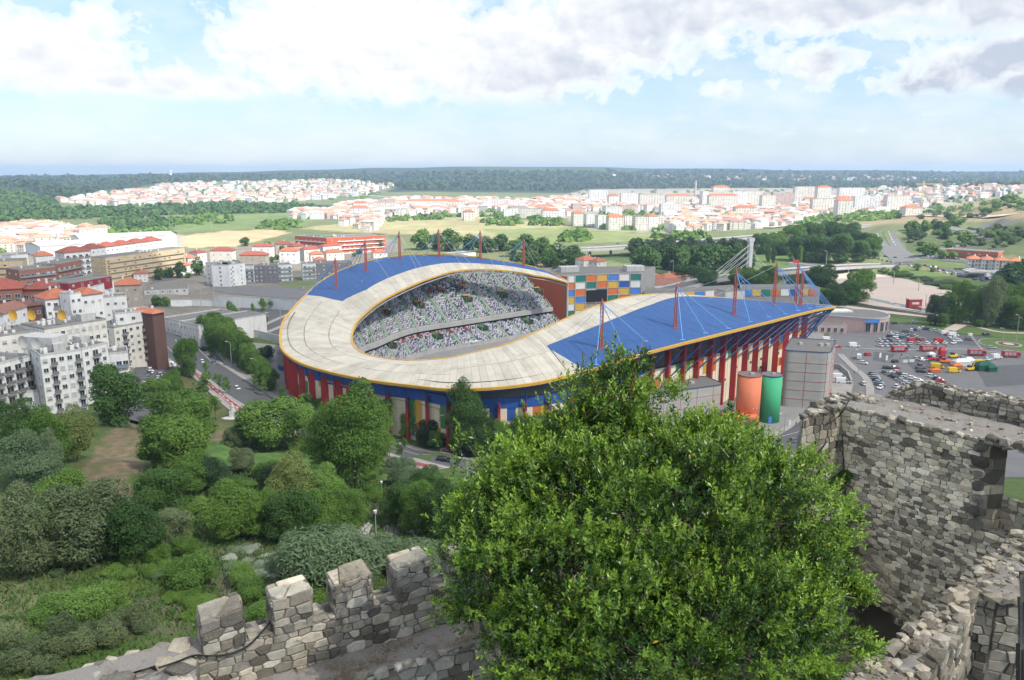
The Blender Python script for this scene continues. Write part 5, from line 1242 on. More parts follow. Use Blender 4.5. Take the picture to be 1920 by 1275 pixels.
# --- building with coloured grid panels at the open end, low wing running right
def grid_building():
    T = thing('panel_building', 'grey concrete building clad in a grid of coloured panels at the open stadium end', 'building', (60, 485, 0))
    fr = [(29, 472), (41.5, 476.5), (54, 480.3), (67.5, 483), (82, 484.2)]
    back = [(96, 512), (40, 512), (24, 496)]; MB().prism(fr+back, -1, 27.0).build('wall', M_CONC, T)
    cc = Vector((58, 494)); MB().prism([tuple(cc+(Vector(q)-cc)*.97) for q in fr+back], 27.003, 27.2).build('roof_deck', M_ROOFG, T)
    for x, y in ((36, 486), (78, 490)): MB().box((x, y, 0), (12, 8, 3.2), .2, z0=27.2).build('roof_hut', WM['lightgrey'], T)
    seq = 'WGOYLW GWGOYBWLOWGOYLYLW GOYWYB..OYGWB.W' 
    cm = {'W': PM['white'], 'G': M_TEAL, 'O': PM['orange'], 'Y': PM['yellow'], 'L': M_LBLUE, 'B': PM['blue'], 'K': M_DARK}
    rows = ['WGOYLWG', 'OWGOYBW', 'LOWGOYL', 'YLKKGOY', 'WYKKWLO', 'GWYBWGW']
    tot = 0; seg = []
    for p, q in zip(fr[:-1], fr[1:]): L = (Vector(q)-Vector(p)).length; seg.append((tot, tot+L, Vector(p), Vector(q))); tot += L
    def pt(s):
        for a, b, p, q in seg:
            if s <= b+1e-6: return p.lerp(q, (s-a)/(b-a)), (q-p).normalized()
        return Vector(fr[-1]), (seg[-1][3]-seg[-1][2]).normalized()
    off = 3.6; cw = (tot-off)/7
    for r, row in enumerate(rows):
        for c, ch in enumerate(row):
            if ch == 'K': continue
            p, d = pt(off+cw*(c+.5)); n = Vector((d.y, -d.x)); q = p+n*.22; MB().box((q.x, q.y, 0), (cw*.86, .3, 3.75), math.atan2(d.y, d.x), z0=21.9-r*4.45).build('facade_panel', cm[ch], T)
    for c in range(8):
        p, d = pt(off+cw*c); n = Vector((d.y, -d.x)); q = p+n*.3; MB().box((q.x, q.y, 0), (.45, .7, 26.6), math.atan2(d.y, d.x), z0=-.5).build('grid_rib', M_CONCL, T)
    for r in range(7):
        for a, b, p, q in seg:
            m = (p+q)/2; d = (q-p).normalized(); n = Vector((d.y, -d.x)); m = m+n*.26; MB().box((m.x, m.y, 0), ((q-p).length, .55, .4), math.atan2(d.y, d.x), z0=25.95-r*4.45).build('grid_rail', M_CONCL, T)
    p, d = pt(off+cw*3); n = Vector((d.y, -d.x)); q = p+n*.75; s = thing('scoreboard', 'large blank black scoreboard hung on the coloured grid facade', 'scoreboard', (q.x, q.y, 8))
    MB().box((q.x, q.y, 0), (cw*2*.92, .8, 6.9), math.atan2(d.y, d.x), z0=9.2).build('screen', material('screen_black', (.012, .012, .016), .4), s); MB().box((q.x+n.x*-.2, q.y-n.y*.2, 0), (cw*2*.97, .6, 7.4), math.atan2(d.y, d.x), z0=8.95).build('housing', M_DARK, s)
    W2_ = thing('panel_wing', 'low wing with coloured panels and grey roof running right from the grid building', 'building', (120, 495, 0))
    path = [(84, 484.6), (104, 487), (125, 493), (146, 502)]; bk = [(150, 516), (120, 506), (97, 501), (88, 500)]
    MB().prism(path+bk, -1, 13.8).build('wall', M_CONC, W2_)
    for (p, q) in zip(path[:-1], path[1:]):
        p, q = Vector(p), Vector(q); d = (q-p).normalized(); n = Vector((d.y, -d.x)); k = 3
        for i in range(k):
            for r in range(3):
                m = p.lerp(q, (i+.5)/k)+n*.18; MB().box((m.x, m.y, 0), ((q-p).length/k*.88, .3, 3.7), math.atan2(d.y, d.x), z0=9.5-r*4.45).build('facade_panel', cm[rnd.choice('WYOLBG')], W2_)
    MB().prism([(x, y+.6) for x, y in path]+bk, 13.803, 14.2).build('roof_deck', M_ROOFG, W2_)
    W3 = thing('panel_wing', 'far low block with blue and yellow panels behind the near roof', 'building', (175, 510, 0))
    MB().prism([(152, 503), (205, 506), (206, 524), (156, 522)], -1, 13.5).build('wall', M_CONC, W3); MB().prism([(153, 504), (204, 507), (205, 523), (157, 521)], 13.503, 13.8).build('roof_deck', M_ROOFG, W3)
    for i in range(8): MB().box((155.5+i*6.4, 503.05+i*.36, 0), (5.6, .3, 4.2), .056, z0=8.6).build('facade_panel', cm['LYGOWBYO'[i]], W3)
    W4 = block('flat grey machine house at the back of the near roof', (1360, 548), (1397, 546), 17, 10, 1, 2, 'lightgrey', 'win', 0, junk=0, name='machine_house')
grid_building()
# --- drums and huts at the foot of the curve
def hut(label, px, py, r, hgt, band=None, name='plant_room'):
    g = gp(px, py); T = thing(name, label, 'building', g)
    MB().cyl((g.x, g.y, g.z-1), r, hgt+1, 24).build('wall', M_CONC, T); MB().cyl((g.x, g.y, g.z+hgt+.002), r*1.02, .25, 24).build('roof', M_ROOFG, T)
    if band: MB().cyl((g.x, g.y, g.z+.3), r+.05, 2.0, 24).build('painted_band', band, T)
    return T
hut('round grey plant room with a blue band at the left corner of the stadium', 549, 690, 6.5, 8, PM['blue'])
hut('low round grey hut with dark hole in its roof below the curve', 603, 757, 7, 4.5)
g = gp(818, 800); T = thing('plant_room', 'small grey shed with sloping roof by the facade', 'building', g)
MB().box(g, (11, 7, 4), .15, z0=g.z-.5).build('wall', M_CONCL, T); MB().box(g, (12, 8, .4), .15, z0=g.z+3.503).build('roof', M_ROOFG, T)
# --- far blocks of the town
fb = [(1076, 398, 1096, 397, 24), (1100, 401, 1120, 400, 24), (1122, 403, 1140, 402, 24), (1142, 405, 1170, 406, 25), (1172, 404, 1190, 405, 24), (1192, 406, 1215, 407, 24), (1217, 404, 1234, 403, 24), (1228, 403, 1250, 402, 22), (1105, 356, 1140, 355, 26), (1142, 366, 1160, 366, 22), (1165, 362, 1196, 361, 26), (1200, 364, 1246, 363, 28), (1250, 366, 1300, 367, 22),
      (1318, 359, 1330, 358, 34), (1331, 360, 1372, 358, 32), (1338, 351, 1368, 350, 36), (1374, 359, 1400, 358, 30), (1396, 358, 1430, 357, 30), (1330, 366, 1385, 364, 30), (1430, 366, 1455, 365, 30), (1492, 350, 1530, 349, 34), (1534, 351, 1560, 350, 34), (1450, 362, 1490, 361, 28), (1525, 372, 1568, 370, 27), (1570, 370, 1600, 369, 25), (1604, 368, 1652, 366, 28), (1665, 366, 1708, 364, 28), (1573, 375, 1600, 376, 30),
      (1575, 352, 1622, 352, 30), (640, 400, 700, 398, 16), (655, 388, 690, 387, 18), (905, 372, 945, 371, 20), (950, 374, 985, 373, 20), (760, 375, 860, 374, 14), (975, 390, 1040, 390, 16), (700, 378, 740, 377, 16), (1380, 388, 1420, 386, 22), (1240, 382, 1280, 381, 24)]
rq = random.Random(5)
for _ in range(44):
    x = rq.uniform(650, 1700); w = rq.uniform(16, 34); fb.append((x, rq.uniform(372, 396) if x < 1300 else rq.uniform(362, 388), x+w, 0, rq.uniform(9, 17)))
fb = [(a, b, c, d or b-1, e) for a, b, c, d, e in fb]
ORD = ['first', 'second', 'third', 'fourth', 'fifth', 'sixth', 'seventh', 'eighth', 'ninth', 'tenth', 'eleventh', 'twelfth', 'thirteenth', 'fourteenth', 'fifteenth', 'sixteenth', 'seventeenth', 'eighteenth', 'nineteenth', 'twentieth']+['%d-th' % k for k in range(21, 80)]
def pl(q):
    x0, y0 = q[:2]
    return ('on the right plateau' if x0 > 1490 else 'amid the tall far blocks' if x0 > 1310 else 'in the bright row by the fields' if x0 > 1070 and y0 > 390 else 'behind the bright row' if x0 > 1070 else 'in the low far town')
for i, (x0, y0, x1, y1, hh) in enumerate(fb):
    gx = gp((x0+x1)/2, y0+hh*.95+3); D = gx.y; m = at(x0, y0, 10)
    zr = gx.z+hh*D/FOC
    w = rb.choice(('white', 'white', 'white', 'cream', 'cream', 'cream', 'cream', 'pink')); place = pl((x0, y0)) or ('on the right plateau' if x0 > 1490 else 'amid the tall far blocks' if x0 > 1310 else 'in the bright row by the fields' if x0 > 1070 and y0 > 390 else 'behind the bright row across the fields' if x0 > 1070 else 'in the low far town' if x0 > 600 else 'on the far hillside')
    block('%s %s-roofed block, %s from the left %s' % (w, 'flat' if i % 3 else 'tile', ORD[sum(1 for q in fb if pl(q) == place and q[0] <= x0)-1], place), (x0, y0), (x1, y1), zr, 16, max(2, int((zr-gx.z)/3.1)), max(3, int((x1-x0)/5)), w, 'win', 2, 'hip' if i % 3 == 0 else 'flat', zg=gx.z, junk=1, ww=2.2, D=D, group='far apartment blocks '+place)
def tower_far(label, px, y0, y1, r, name, mat, cat='tower'):
    g = gp(px, y1); t_ = up(g, y0); T = thing(name, label, cat, g); MB().cyl((g.x, g.y, g.z-2), r, t_.z-g.z+2, 12).build('shaft', mat, T); MB().cyl((g.x, g.y, t_.z+.01), r*1.3, r*.8, 12).build('head', mat, T)
tower_far('white water tower on the skyline above the left town', 320, 322, 332, 9, 'water_tower', WM['white'])
tower_far('slim grey church tower rising among the far houses', 1303, 340, 375, 3.0, 'church_tower', WM['lightgrey'])
# tower crane
g = gp(1727, 385); z = up(g, 338).z; T = thing('tower_crane', 'yellow tower crane standing over the right of the far town', 'crane', g); my = material('crane_yellow', (.62, .42, .12), .6)
MB().box(g, (2.2, 2.2, z-g.z), z0=g.z).build('mast', my, T); MB().box((g.x+12, g.y, z-8), (62, 1.6, 1.8)).build('jib', my, T); MB().box((g.x-14, g.y, z-10), (6, 3, 3.5)).build('counterweight', M_CONC, T)
# ------------------------------------------------------------ trees and plants
def leafmat(name, c1, c2, tr=.28, rough=.65):
    def f(t):
        p = t.pos(); k = t.math('ADD', t.math('MULTIPLY', t.noise(.9, p, 4, .7), .75), t.math('MULTIPLY', t.rand(), .38))
        c = t.mix(t.ramp(k, [(.3, 0.), (.85, 1.)]), c1, c2)
        return _mul(t, c, t.math('MULTIPLY_ADD', t.noise(7, p, 2), 1.4, .70))
    return material(name, f, rough, None, spec=.25, trans=tr)
LM = {'dark': leafmat('leaves_dark', (0.026, 0.062, 0.014), (0.070, 0.135, 0.030)), 'green': leafmat('leaves_green', (0.048, 0.108, 0.014), (0.130, 0.215, 0.040)),
      'bright': leafmat('leaves_bright', (0.070, 0.140, 0.024), (0.140, 0.230, 0.050)), 'olive': leafmat('leaves_olive', (0.070, 0.100, 0.044), (0.150, 0.190, 0.084)),
      'yellow': leafmat('leaves_yellowgreen', (0.085, 0.120, 0.030), (0.160, 0.200, 0.060)), 'silver': leafmat('leaves_silver', (0.080, 0.125, 0.058), (0.150, 0.205, 0.105)),
      'deep': leafmat('leaves_deep', (0.016, 0.036, 0.015), (0.040, 0.072, 0.028)), 'white': leafmat('blossom_white', (0.16, 0.20, 0.13), (0.42, 0.44, 0.36))}
M_BARK = material('bark', weathered((0.13, 0.105, 0.08), .4, 1.5), .95)
def leaves(rng, lobes, n, size, up=.35, inner=.25, aspect=.5):
    """leaf tufts spread over and inside the lobes (x, y, z, rx, rz)"""
    lobes = np.array(lobes, float); ar = lobes[:, 3]**2; k = rng.choice(len(lobes), n, p=ar/ar.sum()); L = lobes[k]
    d = rng.normal(size=(n, 3)); d /= np.linalg.norm(d, axis=1)[:, None]; d[:, 2] = np.where(d[:, 2] < -.35, -d[:, 2], d[:, 2])
    r = np.where(rng.random(n) < inner, rng.random(n)**.5*.85, 1+rng.normal(size=n)*.07)
    # clumps: pull the leaves together so that the crown shows lit tufts and dark gaps
    K = 26; cd = rng.normal(size=(len(lobes), K, 3)); cd[..., 2] += .3; cd /= np.linalg.norm(cd, axis=2)[..., None]; cs = rng.uniform(.9, 1.16, (len(lobes), K)); ci = rng.integers(0, K, n)
    q = cd[k, ci]; loose = rng.random(n) < .3; d2 = np.where(loose[:, None], d, q+rng.normal(size=(n, 3))*.22); d2 /= np.linalg.norm(d2, axis=1)[:, None]+1e-9; r = r*np.where(loose, 1, cs[k, ci]); d = np.where(loose[:, None], d, d2)
    P = L[:, :3]+d2*r[:, None]*np.stack([L[:, 3], L[:, 3], L[:, 4]], 1)
    nrm = d*.8+rng.normal(size=(n, 3))*.55+np.array([0, 0, up]); nrm /= np.linalg.norm(nrm, axis=1)[:, None]
    t = np.cross(nrm, rng.normal(size=(n, 3))); t /= np.linalg.norm(t, axis=1)[:, None]+1e-9; b = np.cross(nrm, t)
    s = size*rng.uniform(.6, 1.35, n)[:, None]
    V = np.stack([P-t*s, P-b*s*aspect+nrm*s*.12, P+t*s, P+b*s*aspect+nrm*s*.12], 1).reshape(-1, 3); return V
def quads_mesh(name, V, mat, extra=None):
    n = len(V)//4; me = bpy.data.meshes.new(name); me.vertices.add(len(V)); me.vertices.foreach_set('co', V.astype(np.float32).ravel())
    me.loops.add(n*4); me.loops.foreach_set('vertex_index', np.arange(n*4, dtype=np.int32)); me.polygons.add(n)
    me.polygons.foreach_set('loop_start', np.arange(0, n*4, 4, dtype=np.int32)); me.polygons.foreach_set('loop_total', np.full(n, 4, np.int32)); me.update(); me.materials.append(mat); return me
def trunk_mesh(name, hgt, r, lobes, top=.75):
    mb = MB(); rr = random.Random(int(hgt*100)); mb.tube([(0, 0, -.6), (rr.uniform(-.1, .1)*r, 0, hgt*.3), (rr.uniform(-.4, .4)*r, rr.uniform(-.4, .4)*r, hgt*top)], [r, r*.72, r*.3], 7)
    for l in lobes[:6]: mb.tube([(0, 0, hgt*.25+rr.uniform(0, .25)*hgt*.5), (l[0]*.6, l[1]*.6, l[2]-.3*abs(l[4]))], [r*.4, r*.14], 5)
    return mb.mesh(name, M_BARK, True)
TREES = {}
def proto(kind, n, size, shape, seed, trunk=(.25, .022), inner=.22, aspect=.5):
    """unit tree: 1 high, crown about 1 wide at scale 1"""
    rng = np.random.default_rng(seed); rr = random.Random(seed); lobes = shape(rr)
    V = leaves(rng, lobes, n, size, inner=inner, aspect=aspect); TREES.setdefault(kind, []).append((quads_mesh('crown', V, LM['green']), trunk_mesh('trunk', 1.0, trunk[1], lobes)))
def sh_round(rr, n=12, base=.16, w=.5):
    L = [(0, 0, .50, w*.70, .40)]
    for k in range(n): a = rr.uniform(0, 6.28); z = rr.uniform(base-.04, .88); q = w*(1-abs(z-.55)*1.1)*rr.uniform(.45, .8); L.append((q*math.cos(a), q*math.sin(a), z, w*rr.uniform(.28, .42), rr.uniform(.12, .19)))
    return L
def sh_col(rr, n=13): return [(rr.uniform(-.14, .14), rr.uniform(-.14, .14), .14+.80*k/n, .36*(1-abs(k/n-.42)*.95)*rr.uniform(.7, 1.1), .12) for k in range(n+1)]
def sh_cone(rr, n=10): return [(rr.uniform(-.03, .03), rr.uniform(-.03, .03), .14+.82*k/n, .5*(1-k/n*.93), .06) for k in range(n+1)]
def sh_bush(rr, n=9):
    L = [(0, 0, .42, .36, .40)]
    for k in range(n): a = rr.uniform(0, 6.28); q = rr.uniform(.18, .32); L.append((q*math.cos(a), q*math.sin(a), rr.uniform(.25, .68), rr.uniform(.16, .24), rr.uniform(.2, .3)))
    return L
def sh_sparse(rr, n=12): return [(rr.uniform(-.26, .26), rr.uniform(-.26, .26), rr.uniform(.35, .92), rr.uniform(.10, .2), rr.uniform(.06, .11)) for k in range(n)]
for s_ in (1, 2, 3): proto('round', 15000, .0215, sh_round, s_); proto('fine', 24000, .0155, sh_round, 20+s_)
for s_ in (1, 2): proto('tall', 24000, .0135, sh_col, 30+s_); proto('bush', 11000, .025, sh_bush, 40+s_, (.1, .02)); proto('sparse', 1500, .034, sh_sparse, 50+s_, inner=.5); proto('small', 1500, .06, sh_round, 60+s_)
proto('cone', 4500, .035, sh_cone, 5, inner=.1, aspect=.3); proto('cypress', 1600, .03, lambda rr: [(0, 0, .08+.85*k/9, .16*(1-(k/9)**2*.75)*3, .08) for k in range(10)], 6); proto('finebush', 15000, .022, sh_bush, 45, (.1, .02)); proto('spiky', 3200, .06, sh_bush, 46, (.1, .02), aspect=.16)
proto('longleaf', 9000, .034, sh_bush, 47, (.1, .02), aspect=.22)
NT_ = [0]
def tree(kind, base, H_, Wd, mat, label, cat='tree', name=None, group=None, rot=None, trunk=True):
    cr_, tk = rnd.choice(TREES[kind]); T = thing(name or ('tree' if cat == 'tree' else 'bush'), label, cat, base, group=group)
    rz = rnd.uniform(0, 6.28) if rot is None else rot; T.rotation_euler = (0, 0, rz); T.scale = (Wd, Wd, H_)
    c = link('crown', cr_, T); c.material_slots[0].link = 'OBJECT'; c.material_slots[0].material = LM[mat]
    if trunk: link('trunk', tk, T)
    return T
def tpx(kind, px, top, bot, w, mat, label, cat='tree', group=None, name=None):
    g = gp(px, bot); g.z = h(g.x, g.y); tp_ = up(g, top); D = g.y*math.cos(PITCH)+(EYE-g.z)*math.sin(PITCH); Wd = w/FOC*D
    dy = (-5.0 if top < 740 else 0) if 560 < px < 1110 and bot < 870 else Wd*.25; q = (g.x, g.y+dy, h(g.x, g.y+dy)-.1); return tree(kind, q, max(1.2, (tp_.z-g.z)*1.03), Wd*1.08, mat, label, cat, name, group)
OR = ['first', 'second', 'third', 'fourth', 'fifth', 'sixth', 'seventh', 'eighth', 'ninth', 'tenth', 'eleventh', 'twelfth', 'thirteenth', 'fourteenth', 'fifteenth', 'sixteenth', 'seventeenth', 'eighteenth', 'nineteenth', 'twentieth', '21st', '22nd', '23rd', '24th', '25th', '26th', '27th', '28th', '29th', '30th']+['%dth' % k for k in range(31, 90)]
def row(kind, pts, mat, what, where, cat='tree', group=None, name=None, order='from the left'):
    pts = sorted(pts, key=lambda p: p[0])
    for i, p in enumerate(pts): tpx(kind, p[0], p[1], p[2], p[3], p[4] if len(p) > 4 else mat, '%s, %s %s %s' % (what, OR[i], order, where), cat, group or what+('es ' if what.endswith('bush') else 's ')+where, name)
for k, px, t0, b0, w, m, lab in [
    ('round', 212, 688, 800, 100, 'dark', 'big dark green tree right in front of the white flats'), ('round', 347, 638, 708, 46, 'green', 'single green tree between the parking street and the avenue'),
    ('fine', 22, 762, 868, 90, 'dark', 'dark broad tree at the left edge below the flats'), ('fine', 78, 775, 880, 84, 'green', 'dark green tree next to the yellow-green one below the flats'), ('fine', 134, 772, 868, 84, 'yellow', 'pale yellow-green tree below the mossy annex roof'),
    ('tall', 44, 818, 925, 120, 'silver', 'silvery poplar clump at the left edge'), ('tall', 98, 808, 905, 44, 'silver', 'slim silver poplar beside the dirt track'),
    ('fine', 92, 902, 1000, 125, 'green', 'round green tree between the poplars and the big olive'), ('fine', 22, 935, 1095, 130, 'olive', 'tall grey olive at the left edge'), ('fine', 148, 925, 1065, 180, 'olive', 'largest grey-green olive in the garden'), ('fine', 240, 948, 1060, 120, 'dark', 'dark tree touching the largest olive'),
    ('fine', 288, 890, 985, 112, 'dark', 'dark tree with pale blossom beside the end of the dirt track'), ('fine', 314, 962, 1032, 76, 'olive', 'small round olive below the blossoming tree'),
    ('fine', 400, 862, 928, 66, 'deep', 'almost black round tree in the middle of the garden'), ('fine', 352, 855, 925, 84, 'green', 'green tree left of the almost black one'), ('bush', 372, 928, 968, 52, 'green', 'low round bush below the almost black tree'),
    ('fine', 452, 842, 888, 54, 'olive', 'little grey olive on the lawn slope'), ('fine', 440, 798, 842, 46, 'olive', 'grey olive near the statue'),
    ('round', 318, 738, 810, 110, 'green', 'first of the bushy trees beside the dirt track, nearest the street'), ('round', 352, 752, 830, 90, 'green', 'bushy tree right of the dirt track top'), ('round', 300, 790, 885, 96, 'green', 'bushy tree halfway down the dirt track'), ('round', 338, 800, 900, 96, 'green', 'leafy tree behind the almost black one'),
    ('round', 286, 712, 762, 60, 'bright', 'light green tree above the bushy clump by the street'), ('sparse', 374, 700, 765, 46, 'bright', 'thin young tree on the lawn edge'), ('sparse', 402, 742, 788, 30, 'bright', 'thin young tree on the lawn near the statue'), ('round', 322, 700, 748, 44, 'green', 'small tree on the grass beside the parked cars'),
    ('round', 500, 760, 850, 110, 'green', 'broad tree clump just right of the statue'), ('round', 555, 765, 850, 84, 'green', 'tree between the statue clump and the great poplar'), ('fine', 470, 785, 842, 66, 'olive', 'greyish shrub tree at the left foot of the statue clump'),
    ('tall', 660, 732, 925, 158, 'green', 'great bright poplar, tallest tree in the garden'), ('tall', 612, 775, 905, 110, 'green', 'left shoulder tree of the great poplar'), ('tall', 705, 785, 890, 76, 'green', 'right shoulder tree of the great poplar'), ('sparse', 722, 735, 812, 56, 'bright', 'thin light tree in front of the stadium facade'),
    ('tall', 878, 712, 850, 84, 'dark', 'tall dark double-headed tree before the facade'), ('fine', 900, 775, 858, 62, 'dark', 'dark tree at the right foot of the double-headed one'), ('round', 866, 795, 850, 42, 'bright', 'small bright tree before the double-headed one'), ('round', 766, 776, 822, 36, 'bright', 'small bright tree by the blue gate'), ('round', 804, 788, 835, 48, 'deep', 'dark bushy tree by the grey shed'), ('sparse', 752, 822, 870, 30, 'green', 'thin roadside tree left of the parked cars'),
    ('cone', 1036, 762, 838, 54, 'deep', 'dark layered cedar by the facade'), ('fine', 990, 778, 856, 84, 'green', 'round green tree left of the cedar'), ('fine', 942, 788, 855, 50, 'bright', 'yellowish green tree left of the round ones by the facade'), ('cone', 985, 770, 830, 40, 'deep', 'small dark conifer behind the round green tree'), ('fine', 1085, 800, 880, 90, 'dark', 'dark tree half hidden behind the big laurel'),
    ('fine', 545, 868, 975, 100, 'yellow', 'brownish green loose tree on the garden slope'), ('fine', 512, 872, 925, 54, 'deep', 'dark bush left of the brownish tree'), ('fine', 600, 885, 965, 84, 'bright', 'light green tree right of the brownish tree'),
    ('fine', 495, 650, 680, 36, 'deep', 'round dark tree by the boundary wall of the car park'), ('fine', 752, 862, 912, 74, 'silver', 'grey-green willow below the roadside wall'), ('fine', 800, 884, 925, 74, 'dark', 'dark thicket below the cycle lane'), ('bush', 850, 905, 938, 84, 'green', 'low bush on the slope below the cycle lane'), ('sparse', 912, 850, 900, 40, 'olive', 'loose shrub at the pavement edge near the laurel'),
    ('finebush', 352, 1042, 1108, 84, 'bright', 'bright green shrub in the vegetable plot'), ('bush', 287, 1018, 1055, 46, 'green', 'small bush under the round olive'), ('fine', 345, 1010, 1050, 50, 'green', 'small leafy tree above the bright shrub')]:
    tpx(k, px, t0, b0, w, m, lab, 'tree' if 'bush' not in lab and 'shrub' not in lab and 'thicket' not in lab else 'bush')
row('fine', [(430, 918, 1022, 104), (482, 930, 1008, 84, 'green'), (548, 928, 1022, 112, 'dark'), (606, 930, 1005, 92, 'green'), (652, 925, 1000, 76, 'green')], 'green', 'dark bushy tree', 'in the hedge row below the garden lawn')
row('fine', [(748, 912, 1000, 76), (790, 903, 1005, 84, 'green'), (842, 918, 1012, 92), (880, 930, 1010, 60)], 'dark', 'dark round-headed tree', 'beside the park path')
row('round', [(393, 592, 648, 54), (412, 602, 662, 54), (434, 616, 676, 50), (455, 632, 690, 42), (470, 655, 702, 36, 'bright'), (487, 675, 724, 34, 'bright'), (505, 690, 736, 30, 'bright'), (402, 596, 655, 50), (422, 608, 668, 46), (444, 624, 682, 44), (462, 645, 696, 36, 'bright'), (497, 682, 730, 28, 'bright')], 'green', 'dense avenue tree', 'along the road to the stadium')
row('sparse', [(526, 722, 760, 24), (580, 728, 768, 30), (386, 678, 718, 14), (410, 700, 738, 20), (428, 705, 742, 24), (480, 700, 736, 18), (497, 705, 745, 18)], 'bright', 'young street tree', 'on the pavement of the main road')
row('longleaf', [(600, 1000, 1120, 190), (700, 1005, 1075, 120), (545, 1012, 1075, 80), (660, 1030, 1110, 110), (780, 1015, 1085, 110), (835, 1060, 1110, 60), (640, 990, 1050, 80)], 'silver', 'big grey-green shrub', 'behind the merlons', 'bush')
row('spiky', [(15, 1183, 1222, 52), (57, 1203, 1243, 60), (110, 1160, 1198, 56), (108, 1198, 1240, 52), (152, 1188, 1228, 54), (163, 1166, 1192, 34), (210, 1150, 1186, 48), (204, 1178, 1216, 56), (255, 1128, 1180, 46), (262, 1160, 1190, 36), (20, 1225, 1268, 60), (75, 1235, 1272, 56)], 'olive', 'clipped lavender-like bush', 'in the rows at lower left', 'bush', name='bush')
row('finebush', [(100, 1110, 1172, 90), (150, 1100, 1168, 90), (190, 1095, 1155, 70)], 'bright', 'bushy green hedge plant', 'above the clipped bush rows', 'bush')
row('finebush', [(470, 1090, 1130, 60), (490, 1125, 1175, 60), (585, 1080, 1140, 60), (820, 1080, 1125, 60), (450, 1060, 1100, 50), (560, 1060, 1110, 60)], 'bright', 'bright weed bush', 'just outside the battlements', 'bush')
# mid distance trees
row('small', [(296, 498, 526, 18), (316, 500, 522, 18), (336, 494, 522, 24), (371, 480, 517, 24), (246, 488, 502, 12), (275, 486, 500, 14), (290, 553, 575, 20), (305, 556, 575, 26, 'green'), (352, 500, 512, 12)], 'dark', 'dark round tree', 'around the road fork', group='trees around the road fork')
row('small', [(432, 566, 588, 16), (442, 578, 605, 16), (493, 560, 584, 14), (510, 560, 580, 14), (494, 585, 612, 16), (475, 570, 592, 8)], 'bright', 'small young tree', 'in the car park behind the stadium')
row('small', [(500, 452, 470, 20), (528, 455, 478, 22), (456, 446, 462, 20), (474, 500, 512, 10), (500, 498, 510, 10), (710, 442, 470, 22), (790, 432, 468, 40, 'green'), (824, 440, 466, 36), (850, 432, 470, 46), (880, 436, 468, 34), (910, 440, 472, 42), (935, 440, 470, 36), (985, 440, 475, 44), (1010, 446, 480, 42), (1040, 452, 492, 50), (1066, 462, 500, 50), (985, 472, 500, 60, 'green'), (960, 452, 480, 30), (1025, 470, 500, 34, 'green'), (1040, 498, 512, 16), (1085, 478, 505, 40)], 'dark', 'dark tree', 'in the belt behind the far stand')
gr = []
for k in range(30):
    u = k/29; gr.append((1190+210*u+rnd.uniform(-6, 6), 447+4*u+rnd.uniform(-3, 3), 476+rnd.uniform(-2, 8), 26))
for k in range(16): gr.append((1200+200*k/15+rnd.uniform(-5, 5), 462+rnd.uniform(-3, 4), 508+rnd.uniform(-4, 4), 34, 'dark'))
row('small', gr, 'deep', 'dark poplar', 'in the dense grove behind the grid building')
gr = []
for px, t0, b0, w in [(1430, 440, 478, 40), (1460, 436, 476, 44), (1490, 424, 474, 50), (1520, 420, 472, 54), (1555, 418, 470, 50), (1590, 420, 476, 48), (1620, 436, 482, 44), (1640, 446, 486, 34), (1505, 446, 492, 50), (1540, 444, 494, 56), (1578, 440, 494, 60), (1612, 452, 492, 50), (1470, 452, 480, 40), (1440, 500, 540, 50), (1420, 512, 550, 50), (1548, 500, 546, 56), (1528, 508, 545, 44), (1575, 533, 574, 50), (1600, 528, 572, 40), (1545, 540, 572, 40), (1500, 520, 545, 40), (1395, 505, 545, 50), (1310, 500, 535, 36), (1330, 510, 545, 40), (1280, 500, 530, 40), (1440, 458, 492, 12), (1500, 462, 498, 10), (1450, 462, 494, 10)]: gr.append((px, t0, b0, w, rnd.choice(('dark', 'green', 'dark'))))
row('round', gr, 'dark', 'broad-crowned tree', 'in the park between the bridge and the highway')
row('round', [(1617, 510, 568, 56)], 'green', 'lone round tree', 'on the near edge of the sandy lot')
row('round', [(1757, 555, 612, 40, 'deep'), (1776, 560, 606, 34), (1800, 530, 608, 44), (1822, 548, 610, 36), (1842, 540, 606, 36, 'olive'), (1862, 520, 615, 40, 'olive'), (1888, 566, 612, 46, 'bright'), (1905, 535, 606, 50), (1768, 588, 614, 22), (1838, 600, 615, 18), (1930, 560, 620, 60), (1960, 540, 610, 70)], 'green', 'riverside tree', 'along the bank by the lawn')
row('small', [(1897, 500, 548, 54, 'dark'), (1797, 402, 425, 32, 'green'), (1700, 505, 516, 16), (1660, 500, 514, 16), (1680, 498, 512, 14), (1720, 495, 508, 14), (1750, 500, 510, 12), (1745, 455, 480, 40, 'green'), (1770, 470, 486, 20, 'bright'), (1790, 472, 486, 16, 'bright'), (1840, 488, 500, 20), (1940, 480, 540, 60, 'dark'), (1812, 432, 460, 26, 'green'), (1728, 425, 448, 12, 'deep')], 'olive', 'roadside tree', 'around the highway junction')
row('cypress', [(1722, 420, 449, 9)], 'deep', 'dark pointed cypress', 'above the highway slope')
